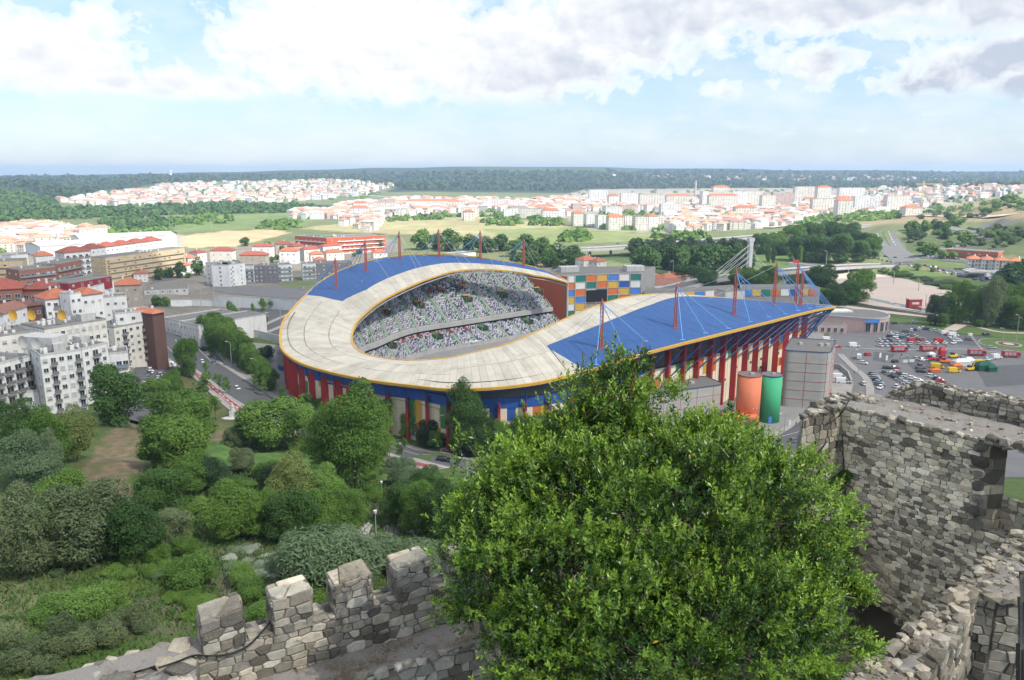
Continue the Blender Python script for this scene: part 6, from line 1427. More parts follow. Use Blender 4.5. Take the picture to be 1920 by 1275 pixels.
def belt(kind, poly, n, w, hgt, mats, what, where, cat='bush', stuffy=False):
    pts = []; tries = 0
    xs = [p[0] for p in poly]; ys = [p[1] for p in poly]
    while len(pts) < n and tries < n*20:
        tries += 1; x, y = rnd.uniform(min(xs), max(xs)), rnd.uniform(min(ys), max(ys))
        if inpoly(x, y, poly): pts.append((x, y))
    pts.sort(); pl_ = what+('es ' if what.endswith('bush') else 's ')
    for i, (x, y) in enumerate(pts):
        g = gp(x, y); s = rnd.uniform(.7, 1.3); tree(kind, (g.x, g.y, g.z-.2), hgt*s, w*s*rnd.uniform(.85, 1.2), rnd.choice(mats), what+(', %s from the left ' % OR[i] if n <= 60 else ' ')+where, cat, group=pl_+where, trunk=False)
belt('small', [(1640, 410), (1760, 380), (1850, 355), (1920, 350), (1920, 405), (1780, 414)], 60, 11, 7, ['dark', 'olive', 'green', 'dark'], 'scrubby bush', 'on the rocky hillside above the highway')
belt('small', [(1700, 440), (1920, 420), (1920, 468), (1760, 465), (1700, 460)], 60, 9, 5, ['dark', 'olive', 'green'], 'round bush', 'on the slope inside the highway loop')
belt('small', [(1690, 425), (1790, 430), (1780, 452), (1700, 450)], 20, 10, 11, ['dark', 'green'], 'dark tree', 'in the wood above the junction', 'tree')
belt('finebush', [(1640, 508), (1700, 512), (1800, 535), (1900, 562), (1880, 570), (1780, 545), (1700, 526)], 40, 8, 3.6, ['silver', 'green', 'olive'], 'tall reed clump', 'on the river bank above the sandy lot')
belt('small', [(940, 470), (1060, 480), (1090, 505), (960, 500)], 14, 6, 3.5, ['dark', 'green'], 'round bush', 'on the grassy mound behind the far stand')
belt('small', [(350, 500), (640, 462), (700, 480), (560, 500), (350, 530)], 22, 7, 6, ['dark', 'green'], 'garden tree', 'among the red-roofed houses', 'tree')
belt('small', [(0, 470), (180, 470), (260, 560), (60, 600)], 10, 7, 7, ['dark', 'green'], 'small tree', 'between the left apartment blocks', 'tree')
belt('fine', [(390, 860), (640, 855), (700, 900), (860, 925), (700, 945), (420, 930)], 18, 5.5, 3.4, ['green', 'bright', 'dark', 'olive'], 'leafy bush', 'scattered on the garden slope')
belt('fine', [(1000, 860), (1480, 850), (1500, 960), (1000, 1000)], 14, 8, 6, ['green', 'dark'], 'slope tree', 'glimpsed behind the big laurel', 'tree')
belt('finebush', [(60, 1060), (350, 1040), (400, 1180), (160, 1160)], 26, 2.2, 1.1, ['bright', 'green', 'silver'], 'vegetable clump', 'in the terraced plots')
belt('finebush', [(430, 1030), (520, 1015), (520, 1080), (430, 1090)], 26, 2.2, .9, ['white', 'white', 'silver'], 'white flowering clump', 'on the bare earth behind the merlons')
belt('round', [(700, 820), (940, 838), (1000, 850), (1000, 858), (900, 848), (740, 830)], 12, 6, 5, ['green', 'dark'], 'low tree', 'between the road wall and the facade', 'tree')
belt('round', [(540, 752), (740, 800), (740, 812), (560, 770)], 9, 6, 5, ['green', 'bright'], 'low tree', 'behind the boundary wall of the stadium', 'tree')
# grass tufts on the near slopes: one countless mass
def grass():
    rng = np.random.default_rng(4); P = []
    while len(P) < 80000:
        x, y = rnd.uniform(-75, 20), 20+150*rnd.random()**1.3
        px, py = proj((x, y, h(x, y)))
        if -60 < px < 960 and py > 760: P.append((x, y, h(x, y), y))
    P = np.array(P); n = len(P); a = rng.uniform(0, 6.28, n); s = (.05+P[:, 3]*.0019)*rng.uniform(.6, 1.6, n); dx, dy = np.cos(a)*s*.34, np.sin(a)*s*.34; lean = rng.normal(size=(n, 2))*s[:, None]*.8
    V = np.stack([P[:, :3]+np.stack([-dx, -dy, 0*dx-.03], 1), P[:, :3]+np.stack([dx, dy, 0*dx-.03], 1), P[:, :3]+np.stack([dx*.5+lean[:, 0], dy*.5+lean[:, 1], s*1.7], 1), P[:, :3]+np.stack([-dx*.7+lean[:, 0], -dy*.7+lean[:, 1], s*1.5], 1)], 1).reshape(-1, 3)
    def gc(t):
        p = t.pos(); c = t.mix(t.ramp(t.noise(.12, p, 5, .7), [(.46, 0.), (.68, 1.)]), (0.060, 0.135, 0.024), (0.17, 0.20, 0.085)); return _mul(t, c, t.math('MULTIPLY_ADD', t.noise(3, p, 3), 1.0, .5))
    tag(link('grass', quads_mesh('grass', V, material('grass_tufts', gc, .9, trans=.2)), kind='stuff'), 'rough green and straw-coloured grass tufts over the garden slope', 'grass')
grass()
# ---- the far plain: woods, hedgerows and town trees as countless masses
def mass(name, label, polys, per, size, mat, seed, quads=26, flat=.8):
    """polys in the survey photograph; per = number of crowns"""
    rng = np.random.default_rng(seed); rr = random.Random(seed); out = []
    for poly, n in polys:
        xs = [p[0] for p in poly]; ys = [p[1] for p in poly]; k = 0; tries = 0
        while k < n and tries < n*12:
            tries += 1; x, y = rr.uniform(min(xs), max(xs)), rr.uniform(min(ys), max(ys))
            if inpoly(x, y, poly): g = gp(x, y); out.append((g.x, g.y, g.z, size*rr.uniform(.6, 1.4)*(1+g.y/9000))); k += 1
    P = np.array(out); n = len(P); q = quads; d = rng.normal(size=(n, q, 3)); d /= np.linalg.norm(d, axis=2)[..., None]; d[..., 2] = np.abs(d[..., 2])
    C_ = P[:, None, :3]+d*P[:, None, 3:4]*np.array([1, 1, flat])*rng.uniform(.75, 1.05, (n, q, 1)); nr = d+rng.normal(size=d.shape)*.4; nr /= np.linalg.norm(nr, axis=2)[..., None]
    t_ = np.cross(nr, rng.normal(size=d.shape)); t_ /= np.linalg.norm(t_, axis=2)[..., None]; b_ = np.cross(nr, t_); s = P[:, None, 3:4]*.42*rng.uniform(.7, 1.3, (n, q, 1))
    V = np.stack([C_-t_*s, C_-b_*s*.7, C_+t_*s, C_+b_*s*.7], 2).reshape(-1, 3)
    tag(link(name, quads_mesh(name, V, mat), kind='stuff'), label, 'woods')
mass('woods', 'dark woods on the left hill and along the foot of the town slope', [([(-60, 352), (40, 358), (105, 376), (110, 398), (-60, 404)], 500), ([(-40, 398), (300, 386), (460, 380), (600, 388), (590, 398), (330, 404), (60, 414), (-40, 416)], 520), ([(190, 415), (300, 405), (320, 430), (200, 435)], 60)], 0, 8, LM['dark'], 1)
mass('woods', 'lines of field trees and hedges across the green plain', [([(310, 408), (420, 404), (440, 418), (330, 424)], 40), ([(480, 418), (560, 414), (560, 430), (480, 432)], 30), ([(900, 392), (960, 388), (980, 424), (905, 424)], 60), ([(985, 405), (1050, 402), (1060, 424), (1000, 424)], 30), ([(1050, 432), (1110, 430), (1110, 452), (1050, 455)], 30), ([(600, 398), (900, 400), (900, 410), (600, 412)], 40), ([(1230, 440), (1330, 432), (1330, 452), (1230, 452)], 20), ([(720, 412), (840, 405), (840, 412), (720, 416)], 20), ([(200, 440), (330, 428), (330, 440), (200, 448)], 20)], 0, 6.5, LM['green'], 2)
mass('woods', 'long dark wood under the horizon ridge', [([(600, 330), (900, 322), (1300, 322), (1300, 348), (1000, 356), (760, 352), (640, 340)], 900), ([(1300, 322), (2000, 326), (2000, 346), (1300, 350)], 700), ([(760, 346), (1100, 350), (1090, 358), (760, 356)], 260), ([(60, 352), (330, 338), (110, 372)], 260), ([(1090, 347), (2000, 344), (2000, 352), (1100, 354)], 380), ([(-60, 334), (600, 328), (640, 336), (420, 340), (100, 350), (-60, 352)], 600)], 0, 15, LM['deep'], 3, 12, .7)
mass('woods', 'scattered trees and gardens between the far houses', [([(110, 372), (330, 342), (620, 336), (760, 346), (690, 372), (400, 384), (180, 388)], 520), ([(640, 385), (760, 374), (1000, 378), (1100, 358), (1500, 354), (1920, 352), (1920, 398), (1700, 402), (1480, 424), (1250, 436), (1100, 428), (1060, 408), (850, 400)], 800), ([(1480, 405), (1700, 398), (1690, 410), (1500, 424)], 90), ([(0, 430), (120, 430), (200, 470), (0, 475)], 30)], 0, 6.0, LM['green'], 4, 22)
# ------------------------------------------------------------ the far town: small houses
def house_mesh(name, w, d, hh, wall, tile, rr):
    """walls, hipped roof, windows and chimney as separate meshes at unit place"""
    out = []
    mb = MB().box((0, 0, 0), (w, d, hh+1.5), z0=-1.5); out.append(('wall', mb.mesh('wall', wall), None))
    T = bpy.data.objects.new('tmp', None); F = [Vector(p) for p in ((-w/2, -d/2), (w/2, -d/2), (w/2, d/2), (-w/2, d/2))]
    o = hip(None, F, hh, min(w, d)*.26, tile, .5); me = o.data; bpy.data.objects.remove(o); bpy.data.objects.remove(T); out.append(('roof', me, None))
    mb = MB()
    out.append(('chimney', MB().box((w*.2, 0, 0), (.9, .8, min(w, d)*.26+.8), z0=hh).mesh('chimney', WM['white']), None))
    wn = []
    for s in range(max(1, int(hh/3))):
        for k in range(3):
            wn.append((-w/2+w*(k+.5)/3, -d/2-.03, 1.0+s*3, 0))
        wn.append((w/2+.03, 0, 1.0+s*3, PI/2))
    return out, wn
M_TILEF = tilemat('tile_sunlit', (0.52, 0.30, 0.21), (0.45, 0.25, 0.17)); M_TILEG = tilemat('tile_sunlit_red', (0.44, 0.24, 0.19), (0.38, 0.20, 0.15))  # far roof tiles paled so that sunlit glare is in the colour
def far_houses():
    rr = random.Random(9); kinds = []
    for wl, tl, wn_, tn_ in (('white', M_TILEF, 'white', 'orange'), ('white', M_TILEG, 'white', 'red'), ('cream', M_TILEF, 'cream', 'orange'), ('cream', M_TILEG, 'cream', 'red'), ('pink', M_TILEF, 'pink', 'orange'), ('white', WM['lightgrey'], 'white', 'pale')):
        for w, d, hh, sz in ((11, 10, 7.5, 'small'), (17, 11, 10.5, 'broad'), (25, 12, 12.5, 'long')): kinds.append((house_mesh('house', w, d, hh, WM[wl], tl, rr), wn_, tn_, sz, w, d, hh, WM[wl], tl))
    zones = [([(640, 388), (760, 376), (900, 376), (1000, 382), (1060, 405), (900, 397), (700, 408), (620, 402)], 330, 'in the low far town left of the long grove'), ([(1000, 378), (1100, 372), (1300, 376), (1330, 396), (1250, 396), (1100, 396), (1060, 405)], 260, 'behind the bright row of flats'),
             ([(1250, 392), (1480, 378), (1560, 392), (1480, 424), (1300, 436), (1255, 440)], 230, 'on the far town edge above the viaduct'), ([(1490, 366), (1700, 352), (1920, 346), (1920, 362), (1760, 384), (1600, 404), (1490, 400)], 160, 'on the right plateau of the far town'),
             ([(110, 378), (330, 345), (470, 342), (620, 338), (740, 348), (690, 366), (560, 378), (400, 383), (180, 388)], 430, 'on the distant slope at upper left'), ([(0, 430), (110, 428), (200, 440), (60, 470), (0, 474)], 50, 'at the left edge beyond the flats'),
             ([(560, 402), (620, 398), (700, 408), (640, 412), (540, 410)], 36, 'on the edge of the green fields'), ([(640, 412), (720, 408), (700, 436), (640, 425)], 14, 'just behind the brick school'), ([(1100, 330), (1700, 332), (1920, 338), (1500, 342)], 60, 'in the villages under the horizon')]
    pts = []
    for poly, n, nm_ in zones:
        xs = [p[0] for p in poly]; ys = [p[1] for p in poly]; k = 0; tr_ = 0
        n = int(n*2.1)
        while k < n and tr_ < n*20:
            tr_ += 1; x, y = rr.uniform(min(xs), max(xs)), rr.uniform(min(ys), max(ys))
            if inpoly(x, y, poly):
                g = gp(x, y)
                if all((g.x-q[0].x)**2+(g.y-q[0].y)**2 > 13.5**2 for q in pts[-260:]): pts.append((g, nm_)); k += 1
    pts.sort(key=lambda q: q[0].y); V = {}; protos = {}
    for i, (g, nm_) in enumerate(pts):
        ki = rr.choices(range(18), weights=[8, 5, 3, 5, 3, 1.5, 6, 4, 2, 4, 2, 1, 1.5, 1, 0.5, 5, 7, 8])[0]; (parts, wn), wn_, tn_, sz, w, d, hh, wm_, tl = kinds[ki]; rz = rr.choice((0, .3, -.4, 1.2, .8))+rr.uniform(-.15, .15)
        if i < 290:
            lab = '%s %s house, %s roof, %s' % (sz, wn_, tn_, nm_)
            T = thing('house', lab, 'house', (g.x, g.y, g.z), rz, 'houses '+nm_)
            for pn, me, _ in parts: link(pn, me, T)
            if g.y < 2000:
                for x, y, z, r in wn: o = link('window', win(1.6, 1.4, 'open'), T); o.location = (x, y, z); o.rotation_euler = (0, 0, r)
        else:
            ca, sa = math.cos(rz), math.sin(rz)
            for pn, me, _ in parts[:2]:
                mb = V.setdefault(me.materials[0].name, (MB(), me.materials[0]))[0]; mb.add([(g.x+v.co.x*ca-v.co.y*sa, g.y+v.co.x*sa+v.co.y*ca, g.z+v.co.z) for v in me.vertices], [tuple(p.vertices) for p in me.polygons])
    mb = MB(); mats = []
    for k, (b, m) in V.items(): mb.add(b.v, b.f, len(mats)); mats.append(m)
    tag(mb.build('distant_houses', mats, None, kind='stuff'), 'countless tiny white and orange-roofed houses on the distant slopes', 'houses')
far_houses()
# pylons, poles and lamps in the middle distance
M_POLE = material('pole_grey', (0.35, 0.36, 0.36), .5)
def lamp(px, top, bot, label, r=.1, arm=1.4, group='street lamps along the roads', white=False):
    g = gp(px, bot); t_ = up(g, top); hgt = t_.z-g.z; T = thing('street_lamp', label, 'lamp', g, group=group); mb = MB().tube([g, (g.x, g.y, g.z+hgt*.96)], [r*1.5, r*.8], 6); mb.build('pole', M_POLE, T)
    if arm: MB().tube([(g.x, g.y, g.z+hgt*.95), (g.x-arm*.6, g.y, g.z+hgt), (g.x-arm, g.y, g.z+hgt)], r*.7, 5).build('arm', M_POLE, T); MB().box((g.x-arm-.3, g.y, g.z+hgt-.05), (.9, .35, .2)).build('lamp_head', WM['white'], T)
    else: MB().cyl((g.x, g.y, g.z+hgt*.95), .22, .45, 8, r2=.3).build('lamp_head', WM['white'], T)
for i, (px, t0, b0, lab) in enumerate([(840, 778, 842, 'tall grey street lamp in front of the double-headed tree'), (1024, 810, 862, 'street lamp beside the cedar'), (876, 858, 900, 'dark pole at the pavement edge by the cars'), (435, 640, 690, 'street lamp between the avenue trees'), (482, 672, 716, 'street lamp at the lower avenue'), (403, 490, 575, 'tall lamp post before the retaining wall'), (378, 540, 578, 'second lamp post by the slanting wall'),
    (527, 562, 608, 'lamp post in the back car park'), (1609, 655, 700, 'pole by the service road'), (1596, 715, 790, 'lamp post beside the ramp'), (1470, 775, 812, 'thin pole on the plaza by the green drum'), (1675, 508, 532, 'lamp post on the sandy lot, left one'), (1722, 522, 545, 'lamp post on the sandy lot, right one'), (1735, 552, 574, 'post by the red kiosk'), (1714, 640, 668, 'lamp post in the car park island'), (1905, 590, 640, 'tall lamp post on the lawn'), (1880, 615, 640, 'lamp post by the sandy path'), (1548, 470, 505, 'lamp post by the bridge'), (1590, 490, 515, 'second lamp post by the bridge'), (1262, 488, 512, 'white lamp post in the grove clearing'), (320, 395, 440, 'very tall thin mast at the edge of the fields'), (397, 412, 434, 'white mast in the green fields')]):
    lamp(px, t0, b0, lab, .12 if b0 > 600 else .2)
for px, t0, b0, lab in ((705, 960, 1000, 'white-headed park lamp beside the park path'), (716, 905, 928, 'white-headed park lamp above the path')): lamp(px, t0, b0, lab, .07, 0)
strip('path', [*cl([(640, 1012), (690, 998), (740, 990), (790, 1000), (860, 1012), (930, 1016)], 4)], 1.4, -1.4, M_PAVE, .25)
# terraces of white paving at the path bend
sheet('path', G2([(675, 1003), (720, 988), (770, 986), (770, 994), (720, 1000), (690, 1008)]), M_PAVE, 2, .32)
# ------------------------------------------------------------ castle masonry
def stone_mat(name, tint=(1, 1, 1), lichen=0.5):
    def f(t):
        p = t.pos(); tone = t.attr('tone')
        n1 = t.noise(9, p, 6, .7); n2 = t.noise(1.1, p, 5, .65); n3 = t.noise(28, p, 4, .7); n4 = t.noise(3.2, p, 5, .7)
        c = _mul(t, tone, t.math('MULTIPLY_ADD', n1, 0.9, 0.55))
        c = t.mix(t.math('MULTIPLY', t.ramp(n2, [(.46, 0.), (.66, 1.)]), .62*lichen*1.3), c, (0.075, 0.069, 0.060))
        c = t.mix(t.math('MULTIPLY', t.ramp(n4, [(.58, 0.), (.70, 1.)]), .55), c, (0.062, 0.058, 0.048))
        c = t.mix(t.math('MULTIPLY', t.ramp(n3, [(.56, 0.), (.68, 1.)]), .45), c, (0.40, 0.39, 0.36))
        c = t.mix(t.math('MULTIPLY', t.ramp(t.noise(4.3, t.vmath('ADD', p, (7, 3, 1)), 5, .7), [(.62, 0.), (.72, .6)]), .5), c, (0.22, 0.15, 0.075))
        return t.mix(1.0, c, tuple(a*b for a, b in zip(tint, (1.12, 1.09, 1.0))), 'MULTIPLY')
    return material(name, f, 0.95, lambda t: t.bump(t.noise(22, t.pos(), 6, .7), 0.9, 0.03), spec=.15)
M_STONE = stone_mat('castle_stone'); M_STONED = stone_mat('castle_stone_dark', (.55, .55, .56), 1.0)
M_MORTAR = material('mortar', lambda t: t.mix(t.noise(6, t.pos(), 5, .7), (0.12, 0.108, 0.088), (0.25, 0.225, 0.185)), 1.0, lambda t: t.bump(t.noise(30, t.pos(), 4), 1.0, .02))
M_SOIL = material('walltop_soil', lambda t: t.mix(t.ramp(t.noise(1.4, t.pos(), 6, .7), [(.50, 0.), (.66, .85)]), t.mix(t.noise(30, t.pos(), 3), (0.17, 0.158, 0.14), (0.36, 0.34, 0.31)), t.mix(t.noise(18, t.pos(), 4), (0.13, 0.10, 0.07), (0.23, 0.175, 0.12))), 1.0, lambda t: t.bump(t.noise(40, t.pos(), 5, .7), 1.0, .03))
rc = random.Random(77)
def tone(): 
    u = rc.random(); g = rc.uniform(.17, .36) if u < .62 else rc.uniform(.07, .15) if u < .85 else rc.uniform(.36, .46); w = rc.uniform(-.02, .05)
    g *= 1.12; return (g*(1.05+w), g, g*(.89-w*1.3))
def tmesh(name, vs, fs, tones, mat):
    me = bpy.data.meshes.new(name); me.from_pydata(vs, [], fs); me.materials.append(mat)
    ca = me.color_attributes.new('tone', 'FLOAT_COLOR', 'POINT')
    ca.data.foreach_set('color', np.array([(*c, 1) for c in tones], np.float32).ravel()); me.update(); return me
class Stones:
    """collects stones of one wall; the largest seen become parts, the rest one joined part"""
    def __init__(s, parent, mat=None, limit=300): s.L = []; s.p = parent; s.m = mat or M_STONE; s.n = limit
    def add(s, vs, fs, tn):
        pr = [proj(v) for v in vs[:8]]; xs = [q[0] for q in pr]; ys = [q[1] for q in pr]
        on = -40 < sum(xs)/len(xs) < 1960 and -40 < sum(ys)/len(ys) < 1320
        s.L.append(((max(xs)-min(xs))*(max(ys)-min(ys)) if on else 0, vs, fs, tn))
    def finish(s):
        s.L.sort(key=lambda a: -a[0]); b = root_of(s.p).location
        for k, (ar, vs, fs, tn) in enumerate(s.L[:s.n]):
            o = Vector(vs[0]); link('stone', tmesh('stone', [(v[0]-o.x, v[1]-o.y, v[2]-o.z) for v in vs], fs, [tn]*len(vs), s.m), s.p).location = o-b
        V, Fc, Tn = [], [], []
        for ar, vs, fs, tn in s.L[s.n:]:
            k = len(V); V += [(v[0]-b.x, v[1]-b.y, v[2]-b.z) for v in vs]; Fc += [tuple(k+i for i in f) for f in fs]; Tn += [tn]*len(vs)
        if V: link('rubble_stones', tmesh('rubble_stones', V, Fc, Tn, s.m), s.p, kind='stuff')
def clip(poly, nx, ny, c):
    out = []; n = len(poly)
    for i in range(n):
        a, b = poly[i], poly[(i+1) % n]; da = a[0]*nx+a[1]*ny-c; db = b[0]*nx+b[1]*ny-c
        if da <= 0: out.append(a)
        if (da < 0) != (db < 0) and da != db: t = da/(da-db); out.append((a[0]+(b[0]-a[0])*t, a[1]+(b[1]-a[1])*t))
    return out
def stone_face(SS, P, sw, sh, hole=None, proud=.04, mortar=None, jit=1.0, bulge=0.0, tn=None, back=True):
    """P = corners BL, BR, TR, TL (outside faces the side where BL->BR runs left to right)"""
    P = [Vector(p) for p in P]; Lu = ((P[1]-P[0]).length+(P[2]-P[3]).length)/2; Lv = ((P[3]-P[0]).length+(P[2]-P[1]).length)/2
    N = (P[1]-P[0]).cross(P[3]-P[0]).normalized(); ph = rc.uniform(0, 9)
    def S3(u, v, d=0.0):
        a = P[0].lerp(P[1], u/Lu); b = P[3].lerp(P[2], u/Lu); q = a.lerp(b, v/Lv)
        return q+N*(d+bulge*math.sin(u*1.7+ph)*math.sin(v*1.3+ph))
    seeds = []; v = 0.0; row = 0
    while v < Lv:
        hh = sh*rc.uniform(.7, 1.35); hh = min(hh, max(Lv-v, .06)); u = -rc.uniform(0, sw)
        while u < Lu:
            w = sw*rc.uniform(.45, 1.55)*(hh/sh)**.4; seeds.append((u+w/2+rc.uniform(-.05, .05)*sw*jit, v+hh/2+rc.uniform(-.12, .12)*hh*jit, w, hh)); u += w
        v += hh; row += 1
    cell = max(sw, sh)*1.5; G = {}
    for i, sd_ in enumerate(seeds): G.setdefault((int(sd_[0]//cell), int(sd_[1]//cell)), []).append(i)
    for i, (su, sv, w, hh) in enumerate(seeds):
        if su < -w*.4 or su > Lu+w*.4: continue
        poly = [(max(0, su-w*1.2), max(0, sv-hh*1.2)), (min(Lu, su+w*1.2), max(0, sv-hh*1.2)), (min(Lu, su+w*1.2), min(Lv, sv+hh*1.2)), (max(0, su-w*1.2), min(Lv, sv+hh*1.2))]
        gx, gy = int(su//cell), int(sv//cell); asp = 1.0
        for a in (-1, 0, 1):
            for b in (-1, 0, 1):
                for j in G.get((gx+a, gy+b), ()):
                    if j == i or len(poly) < 3: continue
                    # power bisector in a metric that squares the stones
                    tu, tv = seeds[j][0], seeds[j][1]; k = 3.6
                    nx, ny = tu-su, (tv-sv)*k; wi = (w/2)**2+k*(hh/2)**2; wj = (seeds[j][2]/2)**2+k*(seeds[j][3]/2)**2
                    c = (tu*tu-su*su+k*(tv*tv-sv*sv)+wi-wj)/2
                    poly = clip(poly, nx, ny, c)
        if len(poly) < 3: continue
        cu, cv = sum(p[0] for p in poly)/len(poly), sum(p[1] for p in poly)/len(poly)
        if hole and hole(cu/Lu, cv/Lv, cu, cv): continue
        q = [p for k_, p in enumerate(poly) if math.hypot(p[0]-poly[k_-1][0], p[1]-poly[k_-1][1]) > .025]
        if len(q) < 3: continue
        su_, sv_ = max(abs(p[0]-cu) for p in q), max(abs(p[1]-cv) for p in q)
        if su_ < .025 or sv_ < .02: continue
        g = rc.uniform(.005, .015); k1 = max(.6, 1-g/min(su_, sv_)); k2 = max(.4, 1-(g+.02)/min(su_, sv_))
        pr = proud*rc.uniform(.3, 1.5); tu_, tv_ = rc.uniform(-.07, .07), rc.uniform(-.1, .1); n = len(q); vs = []
        jr = [(rc.uniform(-.012, .012), rc.uniform(-.012, .012)) for _ in q]
        for kk, d in ((1.0, -.07), (k1, pr*.45), (k2, pr)):
            for (x, y), (jx, jy) in zip(q, jr):
                xx, yy = cu+(x-cu)*(kk if d > -.05 else k1)+jx, cv+(y-cv)*(kk if d > -.05 else k1)+jy
                vs.append(tuple(S3(xx, yy, d+(tu_*(xx-cu)+tv_*(yy-cv) if d > -.05 else 0))))
        fs = [(r*n+i_, r*n+(i_+1) % n, (r+1)*n+(i_+1) % n, (r+1)*n+i_) for r in range(2) for i_ in range(n)]+[tuple(range(2*n, 3*n))]
        tt = tone()
        if tn: tt = tuple(a*b for a, b in zip(tt, tn))
        SS.add(vs, fs, tt)
    if back:
        nu, nv = max(2, int(Lu/.35)), max(2, int(Lv/.35)); mb = MB(); vs = [S3(Lu*i/nu, Lv*j/nv, -.015) for j in range(nv+1) for i in range(nu+1)]; fs = []
        for j in range(nv):
            for i in range(nu):
                if hole and hole((i+.5)/nu, (j+.5)/nv, Lu*(i+.5)/nu, Lv*(j+.5)/nv): continue
                o = j*(nu+1)+i; fs.append((o, o+1, o+nu+2, o+nu+1))
        mb.add(vs, fs).build('mortar', mortar or M_MORTAR, SS.p if not SS.p.parent or SS.p.type == 'EMPTY' else SS.p)
ICO = None
def rock(SS, c, s, rz=None, tn=None, flat=.6):
    global ICO
    if ICO is None:
        bm = bmesh.new(); bmesh.ops.create_icosphere(bm, subdivisions=1, radius=1); ICO = ([v.co.copy() for v in bm.verts], [tuple(v.index for v in f.verts) for f in bm.faces]); bm.free()
    rz = rc.uniform(0, 6.28) if rz is None else rz; ca, sa = math.cos(rz), math.sin(rz); sx_, sy_, sz_ = s*rc.uniform(.75, 1.3), s*rc.uniform(.55, 1.0), s*flat*rc.uniform(.7, 1.2); vs = []
    tx, ty = rc.uniform(-.25, .25), rc.uniform(-.25, .25)
    for v in ICO[0]:
        # squared off, like broken masonry
        x, y, z = [math.copysign(abs(a)**.55, a)*rc.uniform(.82, 1.1) for a in v]
        x, y, z = x*sx_, y*sy_, z*sz_; z += tx*x+ty*y; vs.append((c[0]+x*ca-y*sa, c[1]+x*sa+y*ca, c[2]+z))
    tt = tone(); tt = tuple(a*b for a, b in zip(tt, tn)) if tn else tt; SS.add(vs, list(ICO[1]), tt)
def nz(x, y, s=1.0): return .5*math.sin(x*2.3*s+1.7*y*s)+.3*math.sin(x*5.1*s-y*4.3*s+1)+.2*math.sin(x*11*s+y*9*s+2)
def top_sheet(T, poly, z, mat, amp=.05, step=.16, name='wall_top', zf=None):
    pts = []; n = len(poly); poly = [Vector(p[:2]) for p in poly]
    for i in range(n):
        a, b = poly[i], poly[(i+1) % n]; k = max(1, int((b-a).length/step)); pts += [a.lerp(b, q/k) for q in range(k)]
    nb = len(pts); P2 = [(p.x, p.y) for p in pts]; x0, x1 = min(p[0] for p in P2), max(p[0] for p in P2); y0, y1 = min(p[1] for p in P2), max(p[1] for p in P2); x = x0+step/2
    while x < x1:
        y = y0+step/2
        while y < y1:
            if inpoly(x, y, P2): pts.append(Vector((x, y)))
            y += step
        x += step
    vs, _, fs, *_ = delaunay_2d_cdt(pts, [(i, (i+1) % nb) for i in range(nb)], [], 1, 1e-5)
    fs = [tuple(f) for f in fs if inpoly(sum(vs[i].x for i in f)/3, sum(vs[i].y for i in f)/3, P2)]
    zf = zf or (lambda x, y: z)
    return MB().add([(v.x, v.y, zf(v.x, v.y)+amp*nz(v.x, v.y)) for v in vs], fs).build(name, mat, T, True)
def scatter_rocks(SS, poly, z, n, s0, s1, zf=None, tn=None, flat=.6):
    xs = [p[0] for p in poly]; ys = [p[1] for p in poly]; P2 = [(p[0], p[1]) for p in poly]; k = 0; tries = 0
    while k < n and tries < n*30:
        tries += 1; x, y = rc.uniform(min(xs), max(xs)), rc.uniform(min(ys), max(ys))
        if inpoly(x, y, P2): s = s0*(s1/s0)**(rc.random()**1.6); rock(SS, (x, y, (zf(x, y) if zf else z)+s*.12), s, tn=tn, flat=flat); k += 1
def edge_rocks(SS, pts, z, gap, s, tn=None, zf=None, wob=.05):
    pts = [Vector(p[:2]) for p in pts]
    for a, b in zip(pts[:-1], pts[1:]):
        L = (b-a).length; u = 0
        while u < L:
            q = a.lerp(b, u/L); sz = s*rc.uniform(.7, 1.3); rock(SS, (q.x+rc.uniform(-wob, wob), q.y+rc.uniform(-wob, wob), (zf(q.x, q.y) if zf else z)+rc.uniform(-.04, .05)), sz, math.atan2(b.y-a.y, b.x-a.x)+rc.uniform(-.25, .25), tn, .55); u += sz*gap*1.6
def v3(p, z): return Vector((p[0], p[1], z))
